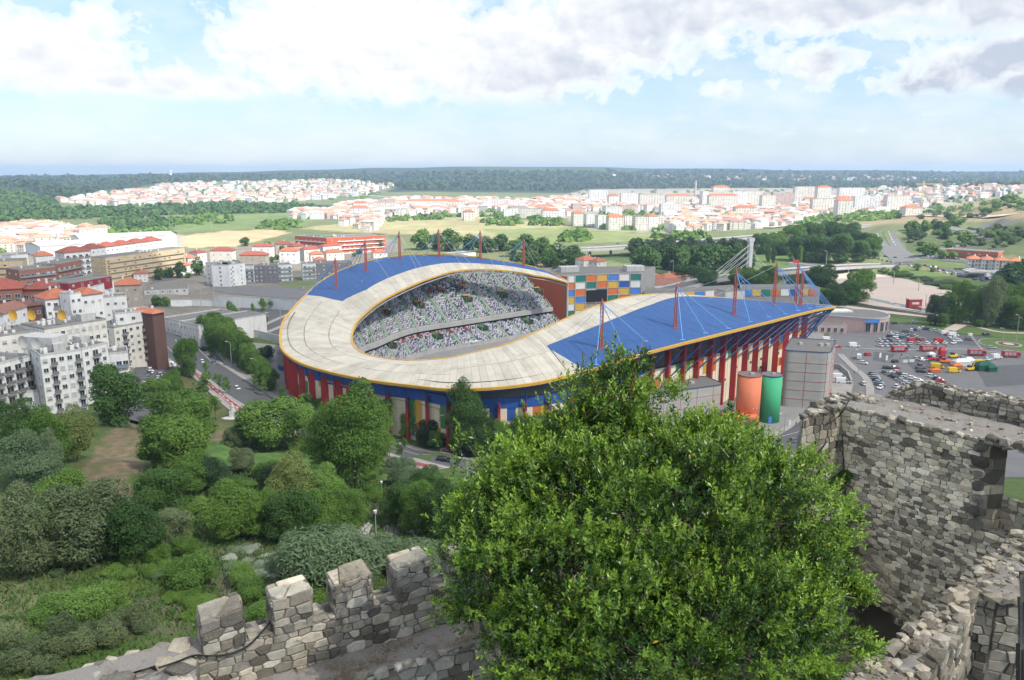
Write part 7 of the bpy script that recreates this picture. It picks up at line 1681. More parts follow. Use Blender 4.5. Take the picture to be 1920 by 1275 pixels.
# ---- battlement wall (left and centre foreground)
WD = Vector((.88, .475)); WN = Vector((.475, -.88)); WO = Vector((-7.12, 15.73))
def wq(s, n=0.0): return WO+WD*s+WN*n
def battlement():
    T = thing('battlement_wall', 'weathered rubble castle wall with square merlons and gravel walk along it', 'wall', (*wq(2), 70))
    core = MB(); 
    def cb(s0, s1, n0, n1, z0, z1): core.prism([tuple(wq(s0, n0)), tuple(wq(s1, n0)), tuple(wq(s1, n1)), tuple(wq(s0, n1))], z0, z1)
    cb(-6, 13, -.74, -.03, 66, 79.02); cb(-6, 13, -.03, 1.12, 66, 77.9)
    core.build('wall_core', M_MORTAR, T)
    SS = Stones(T)
    stone_face(SS, [v3(wq(-.2), 77.9), v3(wq(13), 77.9), v3(wq(13), 79.12), v3(wq(-.2), 79.12)], .30, .165, bulge=.02)
    stone_face(SS, [v3(wq(-.5, 1.15), 73.5), v3(wq(13, 1.2), 73.5), v3(wq(13, 1.12), 78.0), v3(wq(-.5, 1.12), 78.0)], .36, .22, bulge=.03)
    stone_face(SS, [v3(wq(13, -.75), 74), v3(wq(-6, -.75), 74), v3(wq(-6, -.75), 79.1), v3(wq(13, -.75), 79.1)], .5, .3)
    top_sheet(T, [wq(-6, 0), wq(13, 0), wq(13, -.75), wq(-6, -.75)], 79.13, M_SOIL, .03)
    walk = [wq(-.4, 1.14), wq(13, 1.14), wq(13, 0), wq(-.4, 0)]
    top_sheet(T, walk, 78.03, M_SOIL, .035, name='wall_walk')
    scatter_rocks(SS, walk, 78.03, 330, .012, .045); edge_rocks(SS, [wq(-.4, 1.1), wq(13, 1.1)], 77.98, 1.15, .2)
    # sloping coping stones of the crenels
    for s0 in (.97, 2.57, 4.07, 5.66, 7.2, 8.8, 10.4):
        u = s0
        while u < s0+.56:
            w = rc.uniform(.2, .34); 
            for n in (-.12, -.4, -.64): p = wq(u+w/2, n); rock(SS, (p.x, p.y, 79.12), w*.55, math.atan2(WD.y, WD.x), flat=.35)
            u += w
    # broken length to the left
    zl = lambda x, y: 79.05+.10*nz(x, y, 1.6)
    lp = [wq(-6, .25), wq(-1.4, .35), wq(-1.2, 1.1), wq(-.35, 1.15), wq(-.1, 0), wq(-.1, -.85), wq(-6, -.9)]
    MB().prism([tuple(p) for p in lp], 72, 78.9).build('broken_core', M_MORTAR, T)
    top_sheet(T, lp, 79, stone_top(), .0, .12, name='broken_top', zf=zl)
    stone_face(SS, [v3(wq(-6, .27), 75), v3(wq(-1.4, .37), 75), v3(wq(-1.4, .37), 78.95), v3(wq(-6, .27), 78.95)], .42, .25)
    stone_face(SS, [v3(wq(-1.25, 1.15), 75), v3(wq(-.3, 1.2), 75), v3(wq(-.3, 1.17), 78.85), v3(wq(-1.25, 1.13), 78.85)], .42, .25)
    scatter_rocks(SS, lp, 0, 120, .08, .30, zf=lambda x, y: zl(x, y)-.05, tn=(.95, .95, .95), flat=.5)
    for s, n, r in ((-1.0, .9, .34), (-.6, .8, .3), (-.55, .35, .36), (-1.25, .45, .33), (-2.2, .2, .34), (-3.2, .1, .36), (-4.1, .15, .3), (-.5, -.4, .3)):
        p = wq(s, n); rock(SS, (p.x, p.y, zl(p.x, p.y)), r, tn=(1.25, 1.25, 1.25), flat=.38)
    SS.finish()
    # merlons
    for k, (s, w, ht, sl) in enumerate([(0, .93, .80, .12), (1.60, .93, .90, .05), (3.10, .95, .90, .06), (4.70, .93, .92, .03), (6.22, .95, .90, .02), (7.8, .95, .9, .02), (9.4, .95, .9, .02), (11.0, .95, .9, .02)]):
        z0, z1 = 79.08, 79.13+ht; t_ = .72; a, b, c, d = wq(s, .03), wq(s+w, .03), wq(s+w, -t_), wq(s, -t_)
        zt = [z1-.04, z1+sl, z1+sl, z1-.04]; q = [v3(p, z0) for p in (a, b, c, d)]; r = [v3(p, z) for p, z in zip((a, b, c, d), zt)]
        cen = sum((Vector(x) for x in q), Vector())/4; cin = lambda v: Vector((cen.x+(v.x-cen.x)*.95, cen.y+(v.y-cen.y)*.95, v.z-.02))
        M = MB().add([cin(x) for x in q+r], [(0, 1, 5, 4), (1, 2, 6, 5), (2, 3, 7, 6), (3, 0, 4, 7), (4, 5, 6, 7)]).build('merlon', M_MORTAR, T)
        S2 = Stones(M)
        S2.p_root = T
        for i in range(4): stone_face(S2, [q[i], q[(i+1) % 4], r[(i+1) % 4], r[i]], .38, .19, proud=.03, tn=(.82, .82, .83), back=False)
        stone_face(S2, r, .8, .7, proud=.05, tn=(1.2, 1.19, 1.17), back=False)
        if k in (0, 1, 3):
            for _ in range(4): p = r[0].lerp(r[1], rc.uniform(.0, .35)).lerp(r[3].lerp(r[2], rc.random()), rc.uniform(.4, 1)); rock(S2, (p.x, p.y, p.z+.02), .05, tn=(2.2, .9, .35), flat=.3)
        S2.finish()
def stone_top(): return material('broken_stone_top', lambda t: t.mix(t.ramp(t.noise(2.2, t.pos(), 6, .7), [(.4, 0.), (.6, 1.)]), (0.33, 0.32, 0.30), (0.15, 0.14, 0.125)), 1.0, lambda t: t.bump(t.noise(9, t.pos(), 6, .7), 1.0, .12))
battlement()
# ---- tall inner wall with window, on the right
def tall_wall():
    TL, TR = at(1576, 760, 80), at(2010, 862, 80); BL = atD(1607, 1230, 30.6); BR = Vector((TR.x-.35, TR.y-.5, BL.z))
    T = thing('courtyard_wall', 'tall rubble stone wall with dark window embrasure and low arch, right of the tree', 'wall', (TR.x, TR.y, BL.z))
    SS = Stones(T); L1 = at(1506, 778, 80); L1b = Vector((L1.x-.5, L1.y-.5, 66))
    ul = (TR-TL).length
    def uv_of(px, py):   # where the line of sight meets the face
        n = (BR-BL).cross(TL-BL).normalized(); d = Vector(ray(px, py)); o = Vector((0, 0, EYE)); k = (BL-o).dot(n)/d.dot(n); p = o+d*k
        v = (p.z-BL.z)/(TL.z-BL.z); a = BL.lerp(TL, v); b = BR.lerp(TR, v); return (p-a).dot((b-a).normalized())/(b-a).length, v, p
    w0 = uv_of(1826, 1000); w1 = uv_of(1958, 866); ar = uv_of(1650, 1240); ar1 = uv_of(1650, 1138); hw = abs(uv_of(1708, 1200)[0]-uv_of(1606, 1200)[0])/2
    Lu = ((BR-BL).length+(TR-TL).length)/2; Lv = ((TL-BL).length+(TR-BR).length)/2
    def hole(u, v, cu=0, cv=0):
        if w0[0] < u < w1[0]+.02 and w0[1] < v < w1[1]: return True
        du = (u-ar[0]); 
        if abs(du) < hw:
            if v < ar1[1]-.045*(1-math.sqrt(max(0, 1-(du/hw)**2)))*3: return True
        hu = uv_of(1771, 857)
        return abs(u-hu[0])*Lu < .16 and abs(v-hu[1])*Lv < .2
    stone_face(SS, [BL, BR, TR, TL], .31, .16, hole, .032, bulge=.05, tn=(2.0, 1.94, 1.80))
    # return wall at the corner, broken end
    stone_face(SS, [L1b, Vector((BL.x-.02, BL.y, 66)), TL+Vector((-.01, 0, 0)), L1], .42, .26, None, .06, tn=(.9, .88, .84))
    e2 = L1+Vector((1.0, 1.6, 0)); stone_face(SS, [Vector((L1b.x+1.0, L1b.y+1.6, 66)), L1b, L1, e2], .4, .25, None, .12)
    nrm = (BR-BL).cross(TL-BL).normalized(); bk = -Vector((nrm.x, nrm.y, 0)).normalized()
    def core(a, b, th, z0, z1, nm='wall_core'):
        d = (b-a).xy.normalized(); n = Vector((-d.y, d.x)); n = n if n.dot(bk.xy) > 0 else -n
        p = [a.xy+n*.08, b.xy+n*.08, b.xy+n*th, a.xy+n*th]; MB().prism([tuple(x) for x in p], z0, z1).build(nm, M_MORTAR, T)
    # core in pieces round the window
    def fp(u, v, back): a = BL.lerp(TL, v); b = BR.lerp(TR, v); return a.lerp(b, u)+bk*back
    def slab(u0, u1, v0, v1, th=1.5, nm='wall_core', mat=M_MORTAR, f=.06):
        th = .9; vs = [fp(u, v, d) for d in (f, th) for u, v in ((u0, v0), (u1, v0), (u1, v1), (u0, v1))]
        MB().add(vs, [(0, 1, 2, 3), (7, 6, 5, 4), (0, 4, 5, 1), (1, 5, 6, 2), (2, 6, 7, 3), (3, 7, 4, 0)]).build(nm, mat, T)
    slab(0, ar[0]-hw, 0, .995); slab(ar[0]+hw, w0[0], 0, .995); slab(ar[0]-hw, ar[0]+hw, ar1[1], .995); slab(w0[0], w1[0]+.02, 0, w0[1]); slab(w0[0], w1[0]+.02, w1[1], .995); slab(w1[0]+.02, 1, 0, .995)
    # window reveals of dressed dark stone
    def reveal(u, v0, v1, flip):
        a, b = fp(u, v0, 0), fp(u, v1, 0); c, d = fp(u, v0, .9), fp(u, v1, .9)
        P = [a, c, d, b] if flip else [c, a, b, d]; stone_face(SS, P, .55, .42, None, .012, jit=.1, tn=(.62, .60, .57))
    us = uv_of(1849, 1000)[0]; stone_face(SS, [fp(w0[0], w0[1], 0), fp(us, w0[1], .9), fp(us, w1[1], .9), fp(w0[0], w1[1], 0)], .6, .45, None, .012, jit=.1, tn=(1.0, .95, .86)); MB().add([fp(w0[0]-.001, v, .06) for v in (w0[1], w1[1])]+[fp(us, v, .92) for v in (w0[1], w1[1])]+[fp(w0[0]-.001, v, .92) for v in (w0[1], w1[1])], [(0, 2, 3, 1), (2, 4, 5, 3), (4, 0, 1, 5), (1, 3, 5), (0, 4, 2)]).build('jamb_core', M_MORTAR, T); reveal(w1[0]+.02, w0[1], w1[1], False)
    stone_face(SS, [fp(w0[0], w0[1], 0), fp(w1[0]+.02, w0[1], 0), fp(w1[0]+.02, w0[1], .9), fp(w0[0], w0[1], .9)], .5, .4, None, .02, jit=.2)
    # low breast wall inside the opening, with the light beyond
    m0, m1 = fp(w0[0]+.005, w0[1], .95), fp(w1[0]+.02, w0[1], .7); zt = w0[2].z+1.35
    stone_face(SS, [m0, m1, Vector((m1.x, m1.y, zt)), Vector((m0.x, m0.y, zt))], .36, .2, None, .02, tn=(1.25, 1.2, 1.1))
    p = (fp(w0[0], w1[1]+.012, .3)+fp(w1[0]+.02, w1[1]+.012, .3))/2; 
    for k in range(5): q = fp(w0[0]+(w1[0]-w0[0]+.02)*(k+.5)/5, w1[1]+.005, .03); rock(SS, (q.x, q.y, q.z+.12), .27, math.atan2((TR-TL).y, (TR-TL).x), tn=(.55, .55, .56), flat=.8)
    for k in range(7):      # dark quoins left of the opening
        q = fp(w0[0]-.012, w0[1]+(w1[1]-w0[1])*(k+.5)/7, .02); rock(SS, tuple(q), .30 if k % 2 else .24, math.atan2((TR-TL).y, (TR-TL).x), tn=(.5, .5, .53), flat=.75)
    # arch: ring stones and the wall inside
    for k in range(15):
        a = PI*(k+.5)/15; u = ar[0]-hw*1.06*math.cos(a); v = ar1[1]-.10+.12*math.sin(a); q = fp(u, max(v, .001), .02); rock(SS, tuple(q), .17, math.atan2((TR-TL).y, (TR-TL).x), tn=(.7, .68, .65), flat=.7)
    stone_face(SS, [fp(ar[0]-hw-.12, -.1, 1.2), fp(ar[0]+hw+.12, -.1, 1.2), fp(ar[0]+hw+.12, ar1[1]+.04, 1.2), fp(ar[0]-hw-.12, ar1[1]+.04, 1.2)], .34, .2, None, .03, tn=(.85, .84, .82))
    # wall top, earth and the ruined parapet behind
    tp = [TL.xy, TR.xy, (TR+bk*2.6).xy, (TL+bk*3.0).xy, (L1+Vector((1.0, 1.7, 0))).xy, L1.xy]
    top_sheet(T, tp, 79.98, M_SOIL, .07, .2); scatter_rocks(SS, tp, 79.98, 150, .03, .13); edge_rocks(SS, [L1.xy, TL.xy, TR.xy], 79.96, 1.0, .19)
    MB().prism([tuple(p) for p in tp[2:]]+[tuple((TL+bk*.5).xy)], 79.3, 79.9).build('back_core', M_MORTAR, T)
    qa, qb = fp(w0[0]-.02, .99, .95).xy, (TL+bk*.95).xy; MB().prism([tuple(qb), tuple(qa), tuple(qa+bk.xy*1.8), tuple((TL+bk*3).xy)], 68, 79.29).build('back_core', M_MORTAR, T)
    pb = [at(1668, 748, 80), at(1730, 757, 80), at(1800, 772, 80), at(1870, 787, 80), at(1930, 800, 80), at(2040, 826, 80)]; hs_ = [.25, .95, .85, .95, .9, .9]
    for i in range(5):
        a, b = pb[i], pb[i+1]; a1, b1 = a+Vector((0, 0, hs_[i])), b+Vector((0, 0, hs_[i+1])); stone_face(SS, [a-Vector((0, 0, .1)), b-Vector((0, 0, .1)), b1, a1], .32, .17, None, .06, bulge=.03)
        d = (b-a).xy.normalized(); n = Vector((-d.y, d.x)); q = [a.xy+n*.05, b.xy+n*.05, b.xy+n*.6, a.xy+n*.6]
        MB().prism([tuple(x) for x in q], 79.5, min(hs_[i], hs_[i+1])+79.93).build('parapet_core', M_MORTAR, T)
        for rr in range(3):
            for u in [x*.17 for x in range(int((b-a).length/.17))]:
                g = (a.xy+n*(.1+rr*.2)).lerp(b.xy+n*(.1+rr*.2), u/(b-a).length); z = 80+hs_[i]+(hs_[i+1]-hs_[i])*u/(b-a).length; rock(SS, (g.x, g.y, z+rc.uniform(-.1, .05)), rc.uniform(.09, .17))
    for px, py in ((1560, 748), (1575, 742), (1590, 740), (1605, 742), (1550, 755), (1618, 748), (1582, 750), (1540, 762)):
        g = at(px, py, 80.1)
        for _ in range(3): rock(SS, (g.x+rc.uniform(-.3, .3), g.y+rc.uniform(-.3, .3), 80.05+rc.uniform(0, .18)), rc.uniform(.1, .24))
    SS.finish(); return T, fp
TW, _fp = tall_wall()
# ---- lower wall and grassy ledge behind the tree
def ledge_wall():
    a, b = at(1520, 1000, 75.8), at(1606, 925, 75.8); 
    T = thing('ledge_wall', 'dark lower wall with grassy ledge between the tree and the tall wall', 'wall', (b.x, b.y, 69))
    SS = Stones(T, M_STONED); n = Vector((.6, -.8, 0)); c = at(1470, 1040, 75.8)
    stone_face(SS, [v3(c, 68.5), v3(b+Vector((-.1, -.2, 0)), 68.5), v3(b, 75.8), v3(c, 75.8)], .4, .24, tn=(.7, .7, .7))  # stone colour darkened here to carry the shadow on this face
    tp = [c.xy, b.xy, at(1600, 890, 75.8).xy, at(1540, 880, 75.8).xy, at(1480, 930, 75.8).xy]
    MB().prism([tuple(x) for x in tp], 68, 75.7).build('wall_core', M_MORTAR, T); top_sheet(T, tp, 75.8, M_SOIL, .06, .25); edge_rocks(SS, [c.xy, b.xy], 75.78, 1.1, .18)
    SS.finish()
ledge_wall()
# ---- ruined wall top in the right foreground
def ruined_wall():
    z = 79.0; left = [at(p[0], p[1], z).xy for p in ((1490, 1350), (1555, 1290), (1618, 1245), (1690, 1198), (1745, 1148), (1800, 1098), (1860, 1040), (1915, 1000), (2000, 950))]
    near = [at(p[0], p[1], z).xy for p in ((2080, 1130), (1990, 1128), (1920, 1117), (1870, 1112), (1833, 1103), (1800, 1150), (1765, 1205), (1725, 1262), (1690, 1330))]
    T = thing('ruined_wall', 'ruined diagonal wall with broken rubble top and dry grass, right foreground', 'wall', (*near[4], 72))
    SS = Stones(T); poly = left+near; zf = lambda x, y: z+.16*nz(x, y, .9)-.05
    MB().prism([tuple(p) for p in poly], 70, z-.3).build('wall_core', M_MORTAR, T)
    top_sheet(T, poly, z, M_SOIL, 0, .14, zf=zf)
    e = near[4:]; 
    for a, b in zip(near[:-1], near[1:]): stone_face(SS, [v3(b, 73.5), v3(a, 73.5), v3(a, z-.05), v3(b, z-.05)], .46, .27, None, .07, bulge=.04, tn=(.8, .79, .77))
    for a, b in zip(left[:-1], left[1:]): stone_face(SS, [v3(a, 73.5), v3(b, 73.5), v3(b, z-.05), v3(a, z-.05)][::1], .46, .27, None, .06)
    tr_ = (.8, .78, .76); scatter_rocks(SS, poly, 0, 620, .03, .17, zf, tn=tr_, flat=.6); edge_rocks(SS, left, z, .75, .18, tn=tr_, zf=zf, wob=.12); edge_rocks(SS, near, z, .7, .21, tn=tr_, zf=zf, wob=.1)
    edge_rocks(SS, [p+Vector((.25, -.1)) for p in left], z-.05, 1.0, .15, tn=tr_, zf=zf, wob=.14)
    SS.finish(); return poly, zf
RW, RWZ = ruined_wall()
# dark jamb of the keep window at the right edge of the view
def jamb():
    T = thing('keep_window_jamb', 'dark blurred stone jamb of the viewing opening at the lower right edge', 'wall', (2.6, 3.6, 84))
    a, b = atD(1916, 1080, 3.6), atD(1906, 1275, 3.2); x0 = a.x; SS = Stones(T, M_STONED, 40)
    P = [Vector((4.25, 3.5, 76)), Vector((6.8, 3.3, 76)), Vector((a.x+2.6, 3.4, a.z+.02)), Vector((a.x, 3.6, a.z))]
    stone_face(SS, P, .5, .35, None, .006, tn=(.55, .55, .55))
    q = [p+Vector((.04, .03, -.02)) for p in P]; r = [Vector((p.x*1.09+.08, p.y*1.09+.05, EYE+(p.z-EYE)*1.09-.05 if k > 1 else p.z)) for k, p in enumerate(q)]
    MB().add(q+r, [(0, 1, 2, 3), (7, 6, 5, 4), (3, 2, 6, 7), (0, 3, 7, 4), (1, 5, 6, 2), (0, 4, 5, 1)]).build('wall_core', M_MORTAR, T)
    SS.finish()
jamb()
# ---- cables
M_BLACK = material('cable_black', (0.012, 0.012, 0.012), .5)
def hang(label, pts, r=.022):
    ps = smooth(pts, 8); o = MB().tube(ps, r, 6).build('cable', M_BLACK, None, True); tag(o, label, 'cable')
w_ = lambda s, n, z: v3(wq(s, n), z)
hang('black cable draped round the foot of the leftmost merlon', [w_(-.95, .4, 79.32), w_(-.6, .3, 79.28), w_(-.2, .14, 79.22), w_(.15, .12, 79.08), w_(.6, .12, 79.0), w_(1.0, .1, 79.08), w_(1.35, -.02, 79.28), w_(1.62, -.3, 79.36), w_(1.7, -.85, 79.3)])
hang('black cable hanging down the corner of the tall wall', [at(1592, 750, 80.25), at(1578, 768, 80.1)+Vector((0, -.15, 0)), atD(1566, 790, 32.4), atD(1553, 822, 31.6), atD(1530, 856, 30.6), atD(1505, 885, 29.6), atD(1475, 905, 28)], .03)
# ------------------------------------------------------------ the big bay laurel inside the castle court
def laurel():
    rng = np.random.default_rng(12); rr = random.Random(12)
    LB = [(1190, 1010, 15, 2.75), (1030, 1010, 14.3, 1.75), (1380, 1010, 15.3, 2.1), (1108, 905, 15.6, 1.55), (1315, 925, 16, 1.6), (1148, 755, 16, .68), (1150, 700, 16, .48), (1200, 672, 16.2, .34), (1262, 880, 16, .7), (1352, 822, 16.4, .45), (1162, 795, 16, .6), (1108, 825, 15.8, .6), (1215, 825, 16, .55), (1300, 835, 16.2, .5), (1060, 860, 15.6, .5), (930, 1010, 13.6, 1.0), (912, 1090, 13.3, .8),
          (1465, 1120, 15, 1.3), (1110, 1170, 13, 1.9), (1320, 1190, 13.5, 2.2), (1005, 910, 15, .95), (965, 945, 14.5, .7), (1425, 890, 16.4, .75), (1530, 1010, 15.6, .55), (1530, 1165, 15, .6), (1030, 1215, 12.6, .95), (1200, 1300, 12.4, 1.8), (1440, 1270, 13, 1.4), (1110, 760, 16, .5), (1372, 775, 16.4, .3), (1060, 835, 15.5, .7), (880, 1120, 13.4, .42), (1560, 1080, 15.2, .4), (1000, 1270, 12.6, .7), (1090, 700, 16, .32), (1490, 940, 16, .5)]
    L = []
    for px, py, D, r in LB: v = atD(px, py, D); L.append((v.x, v.y, v.z, r))
    cen = Vector((sum(l[0]*l[3]**2 for l in L)/sum(l[3]**2 for l in L), 15.0, 78)); base = Vector((2.6, 15.6, 68.2))
    T = thing('bay_laurel', 'huge glossy green bay laurel filling the court, taller than the battlements', 'tree', base)
    L = np.array(L); 
    # sprigs: tip position and growing direction
    w = L[:, 3]**2; n = 33000; k = rng.choice(len(L), n, p=w/w.sum()); d = rng.normal(size=(n, 3)); d[:, 2] += .35; d[:, 1] -= .25; d /= np.linalg.norm(d, axis=1)[:, None]
    # branches end in bunches
    nb = 560; kb = rng.choice(len(L), nb, p=w/w.sum()); db = rng.normal(size=(nb, 3)); db[:, 2] += .5; db /= np.linalg.norm(db, axis=1)[:, None]; rb_ = 1.0+rng.normal(size=nb)*.18
    B = L[kb, :3]+db*(L[kb, 3]*rb_)[:, None]*np.array([1, 1, .95])
    bi = rng.integers(0, nb, n); useb = rng.random(n) < .76
    R_ = np.where(rng.random(n) < .75, rng.uniform(.62, .93, n), 1+rng.normal(size=n)*.05)
    P = L[k, :3]+d*(L[k, 3]*R_)[:, None]; D_ = d*1.0
    off = rng.normal(size=(n, 3))*.235*rng.uniform(.6, 1.3, nb)[bi][:, None]; off[:, 2] *= .72; P = np.where(useb[:, None], B[bi]+off, P); D_ = np.where(useb[:, None], db[bi]*.9, D_)
    D_ = D_+np.array([0, 0, .75])+rng.normal(size=(n, 3))*.28; D_ /= np.linalg.norm(D_, axis=1)[:, None]
    # drop what lies deep inside other lobes
    dist = np.min(np.linalg.norm(P[:, None]-L[None, :, :3], axis=2)/L[None, :, 3], axis=1); keep = (dist > .60) | (rng.random(n) < .2); P, D_ = P[keep], D_[keep]; n = len(P); kidx = np.where(keep)[0]
    sh = rng.uniform(0, 1, n)
    m = 9; ln = rng.uniform(.14, .30, n); j = np.arange(m)[None, :]; fr = (j/(m-1))
    root = P[:, None]-D_[:, None]*(ln[:, None]*(1-fr))[..., None]
    a = rng.uniform(0, 6.28, n)[:, None]+j*2.4; u = np.cross(D_, np.array([.3, .2, 1.0])); u /= np.linalg.norm(u, axis=1)[:, None]+1e-9; v = np.cross(D_, u)
    side = np.cos(a)[..., None]*u[:, None]+np.sin(a)[..., None]*v[:, None]; op = (.95-.62*fr)[..., None]
    ld = side*op+D_[:, None]*(1.05-op*.55)+rng.normal(size=(n, m, 3))*.12; ld /= np.linalg.norm(ld, axis=2)[..., None]
    wd = np.cross(ld, D_[:, None]+rng.normal(size=(n, m, 3))*.3); wd /= np.linalg.norm(wd, axis=2)[..., None]+1e-9; nm_ = np.cross(wd, ld)
    ll = (rng.uniform(.088, .145, (n, m))*(1-.30*fr))[..., None]; ww = ll*.22
    A0_, A1_, A2_, A3_ = root, root+ld*ll*.5+wd*ww+nm_*ww*.35, root+ld*ll-nm_*ll*.06, root+ld*ll*.5-wd*ww+nm_*ww*.35
    A4_ = root+ld*ll*.52
    hi_ = np.where(useb, np.clip(.5+off[:, 2]*1.6, 0, 1)*.5+rng.uniform(-.25, .25, nb)[bi], -.22)  # young growth and sun brighten upper leaves, shade darkens inner ones, painted as colour
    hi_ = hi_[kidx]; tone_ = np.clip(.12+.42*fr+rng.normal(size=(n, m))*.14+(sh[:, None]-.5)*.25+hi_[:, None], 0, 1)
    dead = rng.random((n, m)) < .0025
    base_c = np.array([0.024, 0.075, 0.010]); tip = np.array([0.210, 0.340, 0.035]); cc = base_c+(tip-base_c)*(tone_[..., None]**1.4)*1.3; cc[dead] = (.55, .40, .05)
    V = np.stack([A0_, A1_, A4_, A3_, A1_, A2_, A3_, A4_], 2).reshape(-1, 8, 3)    # two folded quads: lower and upper half
    V = np.stack([A0_, A1_, A2_, A4_, A0_, A4_, A2_, A3_], 2).reshape(-1, 8, 3); CC = cc.reshape(-1, 3)
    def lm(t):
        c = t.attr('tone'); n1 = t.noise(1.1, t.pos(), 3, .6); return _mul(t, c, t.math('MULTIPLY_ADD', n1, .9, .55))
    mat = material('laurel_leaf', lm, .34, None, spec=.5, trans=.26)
    o3 = np.array(base); q = V.reshape(-1, 4, 3)
    # the leaves nearest the eye are separate parts
    cam_ = np.array([0, 0, EYE]); dd = np.linalg.norm(V[:, 0]-cam_, axis=1); mid = V.mean(1); facing = np.abs(np.einsum('ij,ij->i', np.cross(V[:, 1]-V[:, 0], V[:, 2]-V[:, 0]), (mid-cam_)/dd[:, None]))/dd**2
    inside = np.min(np.linalg.norm(mid[:, None]-L[None, :, :3], axis=2)/L[None, :, 3], axis=1) if False else np.ones(len(mid))
    pick = np.argsort(-facing)[:300]; pk = np.zeros(len(V), bool); pk[pick] = True
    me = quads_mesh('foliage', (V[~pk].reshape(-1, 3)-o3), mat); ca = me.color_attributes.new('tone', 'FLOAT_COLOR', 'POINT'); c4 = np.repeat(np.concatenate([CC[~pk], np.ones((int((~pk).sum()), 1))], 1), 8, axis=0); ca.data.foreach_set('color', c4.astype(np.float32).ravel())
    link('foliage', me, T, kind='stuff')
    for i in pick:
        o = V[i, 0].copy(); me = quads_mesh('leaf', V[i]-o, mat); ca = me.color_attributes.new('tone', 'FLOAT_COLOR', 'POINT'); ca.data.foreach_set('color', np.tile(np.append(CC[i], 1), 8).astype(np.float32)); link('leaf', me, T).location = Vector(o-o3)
    mb = MB(); bk = material('laurel_bark', weathered((0.22, 0.19, 0.15), .4, 3, False), .9)
    for s in (-.3, .3): mb.tube([base+Vector((s, 0, -.5)), base+Vector((s*1.6, -.2, 4)), base+Vector((s*3, -.5, 7.5))], [.28, .22, .15], 8)
    mb.build('trunk', bk, T, True)
    mb = MB()
    for i in range(len(L)):
        p = Vector(L[i, :3]); st = base+Vector((rr.uniform(-.6, .6), -.3, rr.uniform(5, 8))); md = st.lerp(p, .55)+Vector((rr.uniform(-.3, .3), rr.uniform(-.3, .3), -.3)); r = .03+.02*L[i, 3]
        MB().tube(smooth([st, md, p, p+Vector((rr.uniform(-.2, .2), 0, L[i, 3]*.7))], 3), [r*1.2, r*1.1, r, r*.9, r*.8, r*.7, r*.5, r*.35, r*.2, r*.12][:10], 6).build('limb', bk, T, True)
    tw = MB()
    for i in range(nb):
        e = Vector(B[i]); c = Vector(L[kb[i], :3]); s = c.lerp(e, rr.uniform(.15, .4)); m_ = s.lerp(e, .5)+Vector((rr.uniform(-.12, .12), rr.uniform(-.12, .12), -.1)); tw.tube([s, m_, e+(e-c).normalized()*.05], [.014, .009, .004], 4, caps=False)
    for i in range(120):   # bare grey twigs showing through
        j_ = rr.randrange(nb); e = Vector(B[j_])+Vector((rr.uniform(-.3, .3), -.15, rr.uniform(-.2, .3))); p = e+Vector((rr.uniform(-.5, .5), rr.uniform(-.2, .2), rr.uniform(-.5, .1))); tw.tube([p, p.lerp(e, .6)+Vector((.05, 0, .05)), e], [.008, .005, .003], 3, caps=False)
    tw.build('twigs', material('twig', (0.20, 0.17, 0.13), .9), T, kind='stuff')
laurel()
# weeds on the walls
for i, (px, py, D, w, lab) in enumerate([(1570, 905, 31.2, .75, 'green weed growing in the corner above the grassy ledge'), (1585, 890, 31.5, .6, 'second weed in the shaded wall corner'), (1602, 968, 31, .6, 'dark ivy tuft on the corner below the ledge'), (1826, 853, 28.6, .3, 'small fern rooted left of the window arch'), (528, 1245, 0, .22, 'small weed at the foot of the battlement walk'), (1850, 1270, 0, .5, 'green weeds at the foot of the ruined wall')]):
    v = atD(px, py, D) if D else at(px, py, 78.05 if i == 4 else 75); tree('finebush', (v.x, v.y, v.z-w*.4), w*.9, w*1.3, 'dark' if i in (0, 2) else 'green', lab, 'plant', 'weed', trunk=False)
# dry grass on wall tops
def drygrass():
    rng = np.random.default_rng(8); P = []
    while len(P) < 5200:
        if rnd.random() < .6:
            s, n_ = rnd.uniform(-.4, 9), rnd.random()**.7*1.1; q = wq(s, n_); z = 78.03
            if nz(s, n_*3, .7) < .05: continue
            P.append((q.x, q.y, z))
        else:
            px, py = rnd.uniform(1600, 1940), rnd.uniform(960, 1260); q = at(px, py, 79.0)
            if inpoly(q.x, q.y, [(p[0], p[1]) for p in RW]) and nz(q.x, q.y, 1.3) > .0: P.append((q.x, q.y, RWZ(q.x, q.y)+.01))
    P = np.array(P); n = len(P); a = rng.uniform(0, 6.28, n); s = rng.uniform(.02, .05, n); dx, dy = np.cos(a)*s*.16, np.sin(a)*s*.16; lean = rng.normal(size=(n, 2))*s[:, None]*1.0
    V = np.stack([P+np.stack([-dx, -dy, 0*dx], 1), P+np.stack([dx, dy, 0*dx], 1), P+np.stack([dx*.4+lean[:, 0], dy*.4+lean[:, 1], s*1.6], 1), P+np.stack([lean[:, 0], lean[:, 1], s*1.5], 1)], 1).reshape(-1, 3)
    tag(link('dry_grass', quads_mesh('dry_grass', V, material('straw', lambda t: t.mix(t.noise(2, t.pos()), (0.20, 0.12, 0.06), (0.34, 0.26, 0.14)), .9)), kind='stuff'), 'reddish dry grass on the castle wall tops', 'grass')
drygrass()
